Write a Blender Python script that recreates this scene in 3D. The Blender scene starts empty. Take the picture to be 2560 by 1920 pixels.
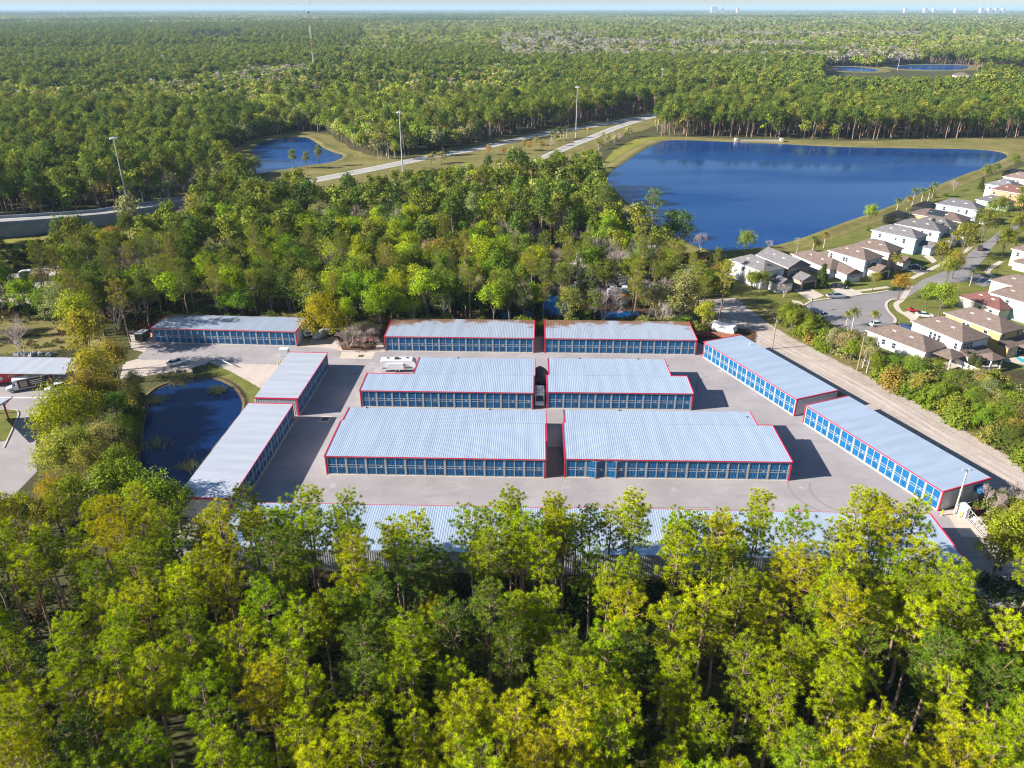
import bpy, math, random
import numpy as np
from mathutils import Vector, Matrix
rng = np.random.default_rng(7)
random.seed(7)
scene = bpy.context.scene
col = scene.collection
R = math.radians

# ------------------------------------------------------------------ camera, sky, sun, exposure
CAM_H = 80.0
FPX = 1924.0                                   # focal length in photo pixels (2560 wide)
TILT = math.atan((960 - 19) / FPX)
cam_d = bpy.data.cameras.new('camera'); cam = bpy.data.objects.new('camera', cam_d); col.objects.link(cam)
cam_d.sensor_width = 36.0; cam_d.lens = FPX / 2560 * 36.0
cam_d.clip_start = 0.5; cam_d.clip_end = 150000
cam.location = (0, 0, CAM_H); cam.rotation_euler = (math.pi / 2 - TILT, 0, 0)
scene.camera = cam

SUN_EL = R(26.0); SUN_AZ = R(180 + 11.3)       # direction TO the sun, counter-clockwise from +X
world = bpy.data.worlds.new('World'); scene.world = world; world.use_nodes = True
wn = world.node_tree; wbg = wn.nodes['Background']
sky = wn.nodes.new('ShaderNodeTexSky'); sky.sky_type = 'NISHITA'; sky.sun_disc = False
sky.sun_elevation = SUN_EL; sky.sun_rotation = (math.pi / 2 - SUN_AZ) % (2 * math.pi)
sky.altitude = 0; sky.air_density = 1.0; sky.dust_density = 0.2; sky.ozone_density = 4.0
wn.links.new(sky.outputs[0], wbg.inputs[0]); wbg.inputs[1].default_value = 0.05
sun_d = bpy.data.lights.new('sun', 'SUN'); sun = bpy.data.objects.new('sun', sun_d); col.objects.link(sun)
sun_d.energy = 5.0; sun_d.angle = R(0.5); sun_d.color = (1.0, 0.94, 0.86)
sdir = Vector((math.cos(SUN_AZ) * math.cos(SUN_EL), math.sin(SUN_AZ) * math.cos(SUN_EL), math.sin(SUN_EL)))
sun.rotation_euler = sdir.to_track_quat('Z', 'Y').to_euler(); sun.location = (-60, -20, 120)
vs = scene.view_settings
vs.view_transform = 'Standard'; vs.look = 'None'; vs.gamma = 1.0; vs.use_curve_mapping = False; vs.exposure = 1.4
scene.cycles.filter_width = 1.15; scene.cycles.max_bounces = 5; scene.cycles.diffuse_bounces = 3; scene.cycles.glossy_bounces = 3
scene.cycles.transmission_bounces = 3; scene.cycles.transparent_max_bounces = 6; scene.cycles.volume_bounces = 0

# ------------------------------------------------------------------ survey: photo points to ground points
CT, ST = math.cos(TILT), math.sin(TILT)
def G(px, py, z=0.0):
    u = (px - 1280) / FPX; v = (py - 960) / FPX
    dy = CT - v * ST; dz = -ST - v * CT
    t = (z - CAM_H) / dz
    return Vector((u * t, dy * t, z))
def proj(p):                                   # Nx3 -> Nx2 photo points (to see what a tree would hide)
    p = np.asarray(p, float); wz = p[:, 2] - CAM_H
    zc = p[:, 1] * CT - wz * ST; yc = -p[:, 1] * ST - wz * CT
    zc = np.maximum(zc, 1e-3)
    return np.stack([1280 + FPX * p[:, 0] / zc, 960 + FPX * yc / zc], 1)
def GP(pts, z=0.0): return [tuple(G(x, y, z)[:2]) for x, y in pts]
def zoom(ox, oy, w): k = w / 2212.0; return lambda x, y: (ox + x * k, oy + y * k)
Z1 = zoom(0, 700, 860); Z4 = zoom(1700, 460, 860); Z5 = zoom(1700, 780, 860)
Q1 = zoom(0, 0, 1280); Q2 = zoom(1280, 0, 1280); Q3 = zoom(0, 400, 1280); Q4 = zoom(1000, 360, 800)
H1 = zoom(1820, 600, 400); H2 = zoom(2160, 400, 400); H3 = zoom(2160, 680, 400)
GT = zoom(2260, 1150, 300); C5 = zoom(0, 860, 320); D1 = zoom(700, 780, 300); RD = zoom(820, 240, 820)
J6 = zoom(1280, 560, 440)
def inpoly(x, y, poly):
    x = np.asarray(x, float); y = np.asarray(y, float); r = np.zeros(x.shape, bool)
    n = len(poly)
    for i in range(n):
        x0, y0 = poly[i][0], poly[i][1]; x1, y1 = poly[(i + 1) % n][0], poly[(i + 1) % n][1]
        if y0 == y1: continue
        c = ((y0 > y) != (y1 > y)) & (x < (x1 - x0) * (y - y0) / (y1 - y0) + x0)
        r ^= c
    return r
def seg_dist(x, y, line):
    d = np.full(np.shape(x), 1e9)
    for (ax, ay), (bx, by) in zip(line, line[1:]):
        vx, vy = bx - ax, by - ay; L = vx * vx + vy * vy + 1e-9
        t = np.clip(((x - ax) * vx + (y - ay) * vy) / L, 0, 1)
        d = np.minimum(d, np.hypot(x - ax - t * vx, y - ay - t * vy))
    return d
def vnoise(x, y, s, seed=0):                   # smooth value noise 0..1
    x = np.asarray(x, float) / s + seed * 17.3; y = np.asarray(y, float) / s + seed * 9.7
    xi = np.floor(x).astype(np.int64); yi = np.floor(y).astype(np.int64); fx = x - xi; fy = y - yi
    fx = fx * fx * (3 - 2 * fx); fy = fy * fy * (3 - 2 * fy)
    def h(a, b):
        n = (a * 374761393 + b * 668265263 + seed * 974711) & 0x7fffffff
        n = ((n ^ (n >> 13)) * 1274126177) & 0x7fffffff
        return ((n ^ (n >> 16)) & 0xffff) / 65535.0
    return (h(xi, yi) * (1 - fx) + h(xi + 1, yi) * fx) * (1 - fy) + (h(xi, yi + 1) * (1 - fx) + h(xi + 1, yi + 1) * fx) * fy

# ------------------------------------------------------------------ materials
def mat_base(name):
    m = bpy.data.materials.new(name); m.use_nodes = True
    return m, m.node_tree, m.node_tree.nodes['Principled BSDF']
def pm(name, c, rough=0.6, metal=0.0, var=0.0, scale=1.0, bump=0.0, bscale=20.0, c2=None, coat=0.0, spec=0.5):
    m, nt, b = mat_base(name)
    b.inputs['Base Color'].default_value = (*c, 1); b.inputs['Roughness'].default_value = rough
    b.inputs['Metallic'].default_value = metal; b.inputs['Coat Weight'].default_value = coat
    b.inputs['Specular IOR Level'].default_value = spec
    if var or c2:
        tc = nt.nodes.new('ShaderNodeTexCoord'); n = nt.nodes.new('ShaderNodeTexNoise')
        n.inputs['Scale'].default_value = scale; n.inputs['Detail'].default_value = 6; n.inputs['Roughness'].default_value = 0.65
        nt.links.new(tc.outputs['Object'], n.inputs['Vector'])
        mx = nt.nodes.new('ShaderNodeMix'); mx.data_type = 'RGBA'
        lo = c2 if c2 else tuple(v * (1 - var) for v in c); hi = c if c2 else tuple(min(1, v * (1 + var)) for v in c)
        mx.inputs[6].default_value = (*lo, 1); mx.inputs[7].default_value = (*hi, 1)
        mr = nt.nodes.new('ShaderNodeMapRange'); mr.inputs[1].default_value = 0.32; mr.inputs[2].default_value = 0.68
        nt.links.new(n.outputs['Fac'], mr.inputs[0]); nt.links.new(mr.outputs[0], mx.inputs[0])
        nt.links.new(mx.outputs[2], b.inputs['Base Color'])
    if bump:
        tc = nt.nodes.new('ShaderNodeTexCoord'); n = nt.nodes.new('ShaderNodeTexNoise')
        n.inputs['Scale'].default_value = bscale; n.inputs['Detail'].default_value = 4
        nt.links.new(tc.outputs['Object'], n.inputs['Vector'])
        bp = nt.nodes.new('ShaderNodeBump'); bp.inputs['Strength'].default_value = bump; bp.inputs['Distance'].default_value = 0.05
        nt.links.new(n.outputs['Fac'], bp.inputs['Height']); nt.links.new(bp.outputs[0], b.inputs['Normal'])
    return m
def ground_mat(name, stops, scales=(0.02, 0.15, 1.2), rough=0.95, edge=False, bump=0.3):
    """earth, grass, sand: colour ramp over layered noise; 'edge' frays the rim of a patch with the rim attribute"""
    m, nt, b = mat_base(name); N = nt.nodes; Lk = nt.links
    b.inputs['Roughness'].default_value = rough; b.inputs['Specular IOR Level'].default_value = 0.15
    g = N.new('ShaderNodeNewGeometry'); acc = None
    for i, s in enumerate(scales):
        n = N.new('ShaderNodeTexNoise'); n.inputs['Scale'].default_value = s; n.inputs['Detail'].default_value = 5; n.inputs['Roughness'].default_value = 0.6
        Lk.new(g.outputs['Position'], n.inputs['Vector'])
        if acc is None: acc = n.outputs['Fac']
        else:
            a = N.new('ShaderNodeMix'); a.inputs[0].default_value = 0.45
            Lk.new(acc, a.inputs[2]); Lk.new(n.outputs['Fac'], a.inputs[3]); acc = a.outputs[0]
    r = N.new('ShaderNodeValToRGB'); e = r.color_ramp.elements
    lo, hi = 0.36, 0.64
    e[0].position = lo; e[0].color = (*stops[0], 1); e[1].position = hi; e[1].color = (*stops[-1], 1)
    for i, s in enumerate(stops[1:-1]):
        x = e.new(lo + (hi - lo) * (i + 1) / (len(stops) - 1)); x.color = (*s, 1)
    Lk.new(acc, r.inputs[0]); Lk.new(r.outputs[0], b.inputs['Base Color'])
    if bump:
        bp = N.new('ShaderNodeBump'); bp.inputs['Strength'].default_value = bump; bp.inputs['Distance'].default_value = 0.3
        Lk.new(n.outputs['Fac'], bp.inputs['Height']); Lk.new(bp.outputs[0], b.inputs['Normal'])
    if edge:
        at = N.new('ShaderNodeAttribute'); at.attribute_name = 'rim'
        n = N.new('ShaderNodeTexNoise'); n.inputs['Scale'].default_value = 0.9; n.inputs['Detail'].default_value = 6; n.inputs['Roughness'].default_value = 0.7
        Lk.new(g.outputs['Position'], n.inputs['Vector'])
        ad = N.new('ShaderNodeMath'); ad.operation = 'ADD'; Lk.new(at.outputs['Fac'], ad.inputs[0]); Lk.new(n.outputs['Fac'], ad.inputs[1])
        mr = N.new('ShaderNodeMapRange'); mr.inputs[1].default_value = 0.85; mr.inputs[2].default_value = 1.0
        Lk.new(ad.outputs[0], mr.inputs[0])
        tr = N.new('ShaderNodeBsdfTransparent'); mx = N.new('ShaderNodeMixShader')
        Lk.new(mr.outputs[0], mx.inputs[0]); Lk.new(tr.outputs[0], mx.inputs[1]); Lk.new(b.outputs[0], mx.inputs[2])
        Lk.new(mx.outputs[0], nt.nodes['Material Output'].inputs['Surface'])
    return m
def foliage_mat(name, trans=0.3, vary=0.5, hue=0.05, colour=None, plant=0.2):
    """leaf colour = the object's own colour, a little different from plant to plant and from leaf to leaf"""
    m = bpy.data.materials.new(name); m.use_nodes = True; nt = m.node_tree; N = nt.nodes; Lk = nt.links
    for n in list(N): N.remove(n)
    out = N.new('ShaderNodeOutputMaterial'); oi = N.new('ShaderNodeObjectInfo'); at = N.new('ShaderNodeAttribute'); at.attribute_name = 'tint'
    hsv = N.new('ShaderNodeHueSaturation')
    a = N.new('ShaderNodeMath'); a.operation = 'MULTIPLY_ADD'; a.inputs[1].default_value = hue; a.inputs[2].default_value = 0.5 - hue / 2
    Lk.new(oi.outputs['Random'], a.inputs[0]); Lk.new(a.outputs[0], hsv.inputs['Hue'])
    v = N.new('ShaderNodeMath'); v.operation = 'MULTIPLY_ADD'; v.inputs[1].default_value = vary; v.inputs[2].default_value = 1 - vary / 2
    Lk.new(at.outputs['Fac'], v.inputs[0])
    f1 = N.new('ShaderNodeMath'); f1.operation = 'MULTIPLY'; f1.inputs[1].default_value = 37.31; Lk.new(oi.outputs['Random'], f1.inputs[0])
    f2 = N.new('ShaderNodeMath'); f2.operation = 'FRACT'; Lk.new(f1.outputs[0], f2.inputs[0])
    f3 = N.new('ShaderNodeMath'); f3.operation = 'MULTIPLY_ADD'; f3.inputs[1].default_value = plant; f3.inputs[2].default_value = 1 - plant / 2; Lk.new(f2.outputs[0], f3.inputs[0])
    f4 = N.new('ShaderNodeMath'); f4.operation = 'MULTIPLY'; Lk.new(v.outputs[0], f4.inputs[0]); Lk.new(f3.outputs[0], f4.inputs[1]); Lk.new(f4.outputs[0], hsv.inputs['Value'])
    if colour is None: Lk.new(oi.outputs['Color'], hsv.inputs['Color'])
    else: hsv.inputs['Color'].default_value = (*colour, 1)
    d = N.new('ShaderNodeBsdfDiffuse'); t = N.new('ShaderNodeBsdfTranslucent'); mx = N.new('ShaderNodeMixShader'); mx.inputs[0].default_value = trans
    Lk.new(hsv.outputs[0], d.inputs[0]); Lk.new(hsv.outputs[0], t.inputs[0])
    Lk.new(d.outputs[0], mx.inputs[1]); Lk.new(t.outputs[0], mx.inputs[2]); Lk.new(mx.outputs[0], out.inputs[0])
    return m
def water_mat(name, c, rough=0.07, ripple=0.06, scale=0.6):
    m, nt, b = mat_base(name); N = nt.nodes; Lk = nt.links
    b.inputs['Base Color'].default_value = (*c, 1); b.inputs['Roughness'].default_value = rough
    b.inputs['IOR'].default_value = 1.33; b.inputs['Specular IOR Level'].default_value = 0.3
    g = N.new('ShaderNodeNewGeometry'); n = N.new('ShaderNodeTexNoise'); n.inputs['Scale'].default_value = scale; n.inputs['Detail'].default_value = 5
    n2 = N.new('ShaderNodeTexNoise'); n2.inputs['Scale'].default_value = 0.012; n2.inputs['Detail'].default_value = 3
    mp = N.new('ShaderNodeMapping'); mp.inputs['Scale'].default_value = (0.5, 1.6, 1); mp.inputs['Rotation'].default_value = (0, 0, R(20))
    Lk.new(g.outputs['Position'], mp.inputs[0])
    Lk.new(g.outputs['Position'], n.inputs['Vector']); Lk.new(mp.outputs[0], n2.inputs['Vector'])
    mr = N.new('ShaderNodeMapRange'); mr.inputs[1].default_value = 0.42; mr.inputs[2].default_value = 0.6; mr.inputs[3].default_value = ripple * 0.25; mr.inputs[4].default_value = ripple
    Lk.new(n2.outputs['Fac'], mr.inputs[0])
    bp = N.new('ShaderNodeBump'); bp.inputs['Distance'].default_value = 0.6
    Lk.new(mr.outputs[0], bp.inputs['Strength']); Lk.new(n.outputs['Fac'], bp.inputs['Height']); Lk.new(bp.outputs[0], b.inputs['Normal'])
    mr2 = N.new('ShaderNodeMapRange'); mr2.inputs[1].default_value = 0.42; mr2.inputs[2].default_value = 0.6; mr2.inputs[3].default_value = rough; mr2.inputs[4].default_value = rough * 3.5
    Lk.new(n2.outputs['Fac'], mr2.inputs[0]); Lk.new(mr2.outputs[0], b.inputs['Roughness'])
    return m
def roof_mat(name, c, litter=False):
    m, nt, b = mat_base(name); N = nt.nodes; Lk = nt.links
    b.inputs['Roughness'].default_value = 0.5; b.inputs['Metallic'].default_value = 0.35
    tc = N.new('ShaderNodeTexCoord'); n = N.new('ShaderNodeTexNoise'); n.inputs['Scale'].default_value = 0.25; n.inputs['Detail'].default_value = 5
    mp = N.new('ShaderNodeMapping'); mp.inputs['Scale'].default_value = (2.6, 0.3, 1)
    Lk.new(tc.outputs['Object'], mp.inputs[0]); Lk.new(mp.outputs[0], n.inputs['Vector'])
    mx = N.new('ShaderNodeMix'); mx.data_type = 'RGBA'; mx.inputs[6].default_value = (*[v * 0.88 for v in c], 1); mx.inputs[7].default_value = (*c, 1)
    mr = N.new('ShaderNodeMapRange'); mr.inputs[1].default_value = 0.35; mr.inputs[2].default_value = 0.62
    Lk.new(n.outputs['Fac'], mr.inputs[0]); Lk.new(mr.outputs[0], mx.inputs[0]); src = mx.outputs[2]
    if litter:                                  # pine straw and rust lying on the rear half of the roof
        sp = N.new('ShaderNodeSeparateXYZ'); Lk.new(tc.outputs['Object'], sp.inputs[0])
        yy = N.new('ShaderNodeMapRange'); yy.inputs[1].default_value = 3.0; yy.inputs[2].default_value = 11.0; yy.inputs[3].default_value = -0.20; yy.inputs[4].default_value = 0.14
        Lk.new(sp.outputs[1], yy.inputs[0])
        n2 = N.new('ShaderNodeTexNoise'); n2.inputs['Scale'].default_value = 0.16; n2.inputs['Detail'].default_value = 7; n2.inputs['Roughness'].default_value = 0.7
        Lk.new(tc.outputs['Object'], n2.inputs['Vector'])
        ad = N.new('ShaderNodeMath'); Lk.new(yy.outputs[0], ad.inputs[0]); Lk.new(n2.outputs['Fac'], ad.inputs[1])
        k = N.new('ShaderNodeMapRange'); k.inputs[1].default_value = 0.52; k.inputs[2].default_value = 0.63
        Lk.new(ad.outputs[0], k.inputs[0])
        m2 = N.new('ShaderNodeMix'); m2.data_type = 'RGBA'; m2.inputs[7].default_value = (0.27, 0.15, 0.09, 1)
        Lk.new(k.outputs[0], m2.inputs[0]); Lk.new(src, m2.inputs[6]); src = m2.outputs[2]
    Lk.new(src, b.inputs['Base Color'])
    return m
def asphalt_mat(name, c, stain=0.6):
    m, nt, b = mat_base(name); N = nt.nodes; Lk = nt.links
    b.inputs['Roughness'].default_value = 0.9; b.inputs['Specular IOR Level'].default_value = 0.2
    g = N.new('ShaderNodeNewGeometry')
    def noise(s, det=5, sc=(1, 1, 1)):
        mp = N.new('ShaderNodeMapping'); mp.inputs['Scale'].default_value = sc; Lk.new(g.outputs['Position'], mp.inputs[0])
        n = N.new('ShaderNodeTexNoise'); n.inputs['Scale'].default_value = s; n.inputs['Detail'].default_value = det; n.inputs['Roughness'].default_value = 0.65
        Lk.new(mp.outputs[0], n.inputs['Vector']); return n.outputs['Fac']
    def mixc(fac, lo, hi, a, bcol):
        mr = N.new('ShaderNodeMapRange'); mr.inputs[1].default_value = lo; mr.inputs[2].default_value = hi; Lk.new(fac, mr.inputs[0])
        mx = N.new('ShaderNodeMix'); mx.data_type = 'RGBA'; Lk.new(mr.outputs[0], mx.inputs[0])
        if isinstance(a, tuple): mx.inputs[6].default_value = (*a, 1)
        else: Lk.new(a, mx.inputs[6])
        mx.inputs[7].default_value = (*bcol, 1); return mx.outputs[2]
    s = mixc(noise(0.12), 0.35, 0.65, tuple(v * 0.80 for v in c), tuple(v * 1.12 for v in c))
    s = mixc(noise(0.35, 6, (0.35, 1.5, 1)), 0.54, 0.70, s, tuple(v * (1 - 0.38 * stain) for v in c))
    s = mixc(noise(0.22, 7), 0.61, 0.70, s, (c[0] * 1.45, c[1] * 1.42, c[2] * 1.36))
    s = mixc(noise(0.9, 5), 0.70, 0.76, s, tuple(v * (1 - 0.5 * stain) for v in c))
    s = mixc(noise(14, 2), 0.3, 0.9, s, tuple(v * 0.85 for v in c))
    Lk.new(s, b.inputs['Base Color'])
    return m

M = {}
M['ground'] = ground_mat('forest_floor', [(0.030, 0.026, 0.014), (0.06, 0.05, 0.026), (0.075, 0.085, 0.022), (0.15, 0.11, 0.07)])
M['litter'] = ground_mat('pine_litter', [(0.03, 0.02, 0.012), (0.085, 0.045, 0.026), (0.16, 0.085, 0.05)], edge=True)
M['grass'] = ground_mat('mown_grass', [(0.13, 0.16, 0.02), (0.20, 0.20, 0.03), (0.30, 0.24, 0.07)], edge=True, scales=(0.05, 0.3, 2.5))
M['lawn'] = ground_mat('lawn_grass', [(0.07, 0.09, 0.018), (0.13, 0.14, 0.028), (0.24, 0.20, 0.07)], edge=True, scales=(0.08, 0.4, 3))
M['straw_grass'] = ground_mat('dry_bank_grass', [(0.075, 0.08, 0.02), (0.17, 0.15, 0.045), (0.29, 0.23, 0.10)], edge=True, scales=(0.05, 0.3, 2.5))
M['reed_edge'] = ground_mat('reedy_bank', [(0.05, 0.05, 0.015), (0.12, 0.09, 0.045), (0.24, 0.17, 0.10)], edge=True, scales=(0.2, 0.8, 3))
M['sand'] = ground_mat('pale_sand', [(0.33, 0.265, 0.22), (0.46, 0.39, 0.345), (0.55, 0.48, 0.435)], edge=True, scales=(0.08, 0.5, 3))
M['dirt'] = ground_mat('dirt_track', [(0.27, 0.215, 0.175), (0.40, 0.335, 0.295), (0.50, 0.435, 0.395)], edge=True, scales=(0.1, 0.5, 3))
M['mulch'] = ground_mat('mulch', [(0.10, 0.03, 0.02), (0.2, 0.07, 0.04)], edge=True)
M['asphalt'] = asphalt_mat('old_asphalt', (0.325, 0.298, 0.302))
M['street'] = asphalt_mat('street_asphalt', (0.24, 0.225, 0.225), 0.25)
M['highway'] = asphalt_mat('highway_surface', (0.36, 0.34, 0.31), 0.2)
M['dark_pave'] = asphalt_mat('dark_pavement', (0.17, 0.15, 0.145), 1.0)
M['tyre'] = ground_mat('tyre_rubber', [(0.22, 0.19, 0.19), (0.27, 0.235, 0.23)], edge=True, bump=0)
M['concrete'] = pm('concrete', (0.47, 0.41, 0.34), 0.9, var=0.12, scale=0.8)
M['concrete_grey'] = pm('grey_concrete', (0.25, 0.28, 0.32), 0.9, var=0.15, scale=0.2)
M['paint'] = pm('road_paint', (0.8, 0.8, 0.78), 0.8)
M['roof'] = roof_mat('galvanised_roof', (0.45, 0.54, 0.66))
M['roof_litter'] = roof_mat('galvanised_roof_littered', (0.44, 0.50, 0.60), True)
M['roof_white'] = roof_mat('white_roof', (0.52, 0.55, 0.61))
M['wall_panel'] = pm('wall_panel', (0.50, 0.50, 0.52), 0.55, 0.15, var=0.06, scale=0.6)
M['red'] = pm('red_trim', (0.50, 0.018, 0.055), 0.45, var=0.08, scale=1.0)
M['blue'] = pm('blue_door', (0.002, 0.10, 0.25), 0.42, var=0.14, scale=0.7)
M['steel'] = pm('painted_steel_frame', (0.29, 0.30, 0.31), 0.5, var=0.1, scale=1.5)
M['white'] = pm('white_paint', (0.62, 0.62, 0.63), 0.45)
M['black'] = pm('black', (0.012, 0.012, 0.014), 0.5)
M['dark_metal'] = pm('dark_metal', (0.05, 0.05, 0.055), 0.5, 0.4)
M['galv'] = pm('galvanised', (0.55, 0.57, 0.60), 0.45, 0.5)
M['yellow'] = pm('yellow_paint', (0.75, 0.52, 0.02), 0.5)
M['orange'] = pm('orange_sign', (0.9, 0.28, 0.01), 0.5)
M['glass'] = pm('window_glass', (0.03, 0.04, 0.05), 0.08)
M['rubber'] = pm('rubber', (0.02, 0.02, 0.02), 0.8)
M['rim'] = pm('alloy', (0.55, 0.55, 0.57), 0.35, 0.7)
M['lamp_red'] = pm('tail_lamp', (0.45, 0.01, 0.01), 0.3)
M['lamp_clear'] = pm('head_lamp', (0.75, 0.75, 0.72), 0.2)
M['wood_pole'] = pm('weathered_pole', (0.27, 0.20, 0.14), 0.85, var=0.3, scale=2)
M['bark'] = pm('pine_bark', (0.26, 0.17, 0.125), 0.9, var=0.35, scale=3)
M['bark_dark'] = pm('dark_bark', (0.12, 0.095, 0.075), 0.9, var=0.3, scale=3)
M['bark_pale'] = pm('pale_bark', (0.46, 0.40, 0.36), 0.9, var=0.2, scale=3)
M['twig'] = pm('pale_twigs', (0.40, 0.32, 0.29), 0.9, var=0.2, scale=2)
M['needles'] = foliage_mat('pine_needles', 0.20, 0.8, 0.02)
M['leaves'] = foliage_mat('leaves', 0.27, 0.7, 0.03)
M['frond'] = foliage_mat('palm_fronds', 0.25, 0.6, 0.03)
M['lake'] = water_mat('lake_water', (0.002, 0.040, 0.16), 0.09, 0.09, 0.5)
M['far_water'] = water_mat('far_pond_water', (0.006, 0.07, 0.26), 0.06, 0.04, 0.5)
M['pond'] = water_mat('pond_water', (0.004, 0.018, 0.075), 0.05, 0.03, 1.0)
M['pool'] = pm('pool_water', (0.03, 0.42, 0.48), 0.05)

# ------------------------------------------------------------------ mesh helpers
class MB:
    def __init__(s): s.v = []; s.f = []
    def poly(s, pts, faces):
        o = len(s.v); s.v += [tuple(p) for p in pts]; s.f += [tuple(i + o for i in f) for f in faces]; return s
    def box(s, x0, x1, y0, y1, z0, z1):
        return s.poly([(x0, y0, z0), (x1, y0, z0), (x1, y1, z0), (x0, y1, z0), (x0, y0, z1), (x1, y0, z1), (x1, y1, z1), (x0, y1, z1)],
                      [(0, 3, 2, 1), (4, 5, 6, 7), (0, 1, 5, 4), (1, 2, 6, 5), (2, 3, 7, 6), (3, 0, 4, 7)])
    def prism(s, pts, z0, z1):
        n = len(pts)
        return s.poly([(x, y, z0) for x, y in pts] + [(x, y, z1) for x, y in pts],
                      [tuple(range(n))[::-1], tuple(range(n, 2 * n))] + [(i, (i + 1) % n, n + (i + 1) % n, n + i) for i in range(n)])
    def extr(s, prof, y0, y1):                   # side profile in x,z extruded along y
        n = len(prof)
        return s.poly([(x, y0, z) for x, z in prof] + [(x, y1, z) for x, z in prof],
                      [tuple(range(n)), tuple(range(n, 2 * n))[::-1]] + [(i, n + i, n + (i + 1) % n, (i + 1) % n) for i in range(n)])
    def tube(s, p, q, r0, r1=None, n=6, cap=True):
        p = Vector(p); q = Vector(q); r1 = r0 if r1 is None else r1
        d = (q - p).normalized(); a = d.orthogonal().normalized(); b = d.cross(a)
        P = []
        for c, r in ((p, r0), (q, r1)):
            for i in range(n):
                t = 2 * math.pi * i / n; P.append(c + a * math.cos(t) * r + b * math.sin(t) * r)
        F = [(i, (i + 1) % n, n + (i + 1) % n, n + i) for i in range(n)]
        if cap: F += [tuple(range(n))[::-1], tuple(range(n, 2 * n))]
        return s.poly(P, F)
    def bar(s, p, q, w, h=None):
        return s.tube(p, q, w * 0.7071, n=4)
    def build(s, name, mat, parent=None, loc=(0, 0, 0), rz=0.0, smooth=False):
        me = bpy.data.meshes.new(name); me.from_pydata(s.v, [], s.f); me.validate(); me.update()
        me.materials.append(M[mat] if isinstance(mat, str) else mat)
        if smooth: me.polygons.foreach_set('use_smooth', [True] * len(me.polygons))
        return link(name, me, parent, loc, rz)
def link(name, me, parent=None, loc=(0, 0, 0), rz=0.0):
    o = bpy.data.objects.new(name, me); col.objects.link(o); o.location = loc; o.rotation_euler = (0, 0, rz)
    if parent is not None: o.parent = parent
    return o
def thing(name, label, cat, loc=(0, 0, 0), rz=0.0, group=None):
    o = bpy.data.objects.new(name, None); col.objects.link(o); o.location = loc; o.rotation_euler = (0, 0, rz); o.empty_display_size = 0.5
    return tag(o, label, cat, group)
def tag(o, label=None, cat=None, group=None, kind=None):
    if label: o['label'] = label
    if cat: o['category'] = cat
    if group: o['group'] = group
    if kind: o['kind'] = kind
    return o
def np_mesh(name, V, T, mat, tint=None, extra=None):
    """V Nx3, T Kx3 or Kx4 index array"""
    V = np.asarray(V, np.float32); T = np.asarray(T, np.int32); k = T.shape[1]
    me = bpy.data.meshes.new(name); me.vertices.add(len(V)); me.vertices.foreach_set('co', V.ravel())
    me.loops.add(T.size); me.loops.foreach_set('vertex_index', T.ravel())
    me.polygons.add(len(T)); me.polygons.foreach_set('loop_start', np.arange(0, T.size, k, dtype=np.int32))
    me.polygons.foreach_set('loop_total', np.full(len(T), k, np.int32))
    me.update(calc_edges=True); me.materials.append(M[mat])
    if tint is not None:
        a = me.attributes.new('tint', 'FLOAT', 'POINT'); a.data.foreach_set('value', np.asarray(tint, np.float32))
    return me

# ------------------------------------------------------------------ ground, water, paving
def fill(pts):
    from mathutils.geometry import tessellate_polygon
    return tessellate_polygon([[Vector((x, y, 0)) for x, y in pts]])
def rough_line(pts, step, amp, seed, closed=True):
    out = []; n = len(pts)
    for i in range(n if closed else n - 1):
        a = np.array(pts[i]); b = np.array(pts[(i + 1) % n]); L = np.linalg.norm(b - a); k = max(1, int(L / step))
        for j in range(k):
            p = a + (b - a) * j / k
            if amp: p = p + (np.array([vnoise(p[0], p[1], step * 3, seed), vnoise(p[0], p[1], step * 3, seed + 5)]) - 0.5) * 2 * amp
            out.append((float(p[0]), float(p[1])))
    if not closed: out.append(tuple(pts[-1]))
    return out
def smooth_loop(pts, it=2, closed=True):
    for _ in range(it):
        q = []; n = len(pts)
        rngi = range(n) if closed else range(n - 1)
        if not closed: q.append(pts[0])
        for i in rngi:
            a = np.array(pts[i]); b = np.array(pts[(i + 1) % n]); q += [tuple(a * 0.75 + b * 0.25), tuple(a * 0.25 + b * 0.75)]
        if not closed: q.append(pts[-1])
        pts = q
    return pts
def area2(p): return sum(p[i][0] * p[(i + 1) % len(p)][1] - p[(i + 1) % len(p)][0] * p[i][1] for i in range(len(p)))
def offset(pts, d):                             # d > 0 grows a counter-clockwise loop
    n = len(pts); out = []
    for i in range(n):
        a = np.array(pts[i - 1]); b = np.array(pts[i]); c = np.array(pts[(i + 1) % n])
        t = (b - a) / (np.linalg.norm(b - a) + 1e-9) + (c - b) / (np.linalg.norm(c - b) + 1e-9); t /= np.linalg.norm(t) + 1e-9
        out.append((float(b[0] + t[1] * d), float(b[1] - t[0] * d)))
    return out
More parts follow.
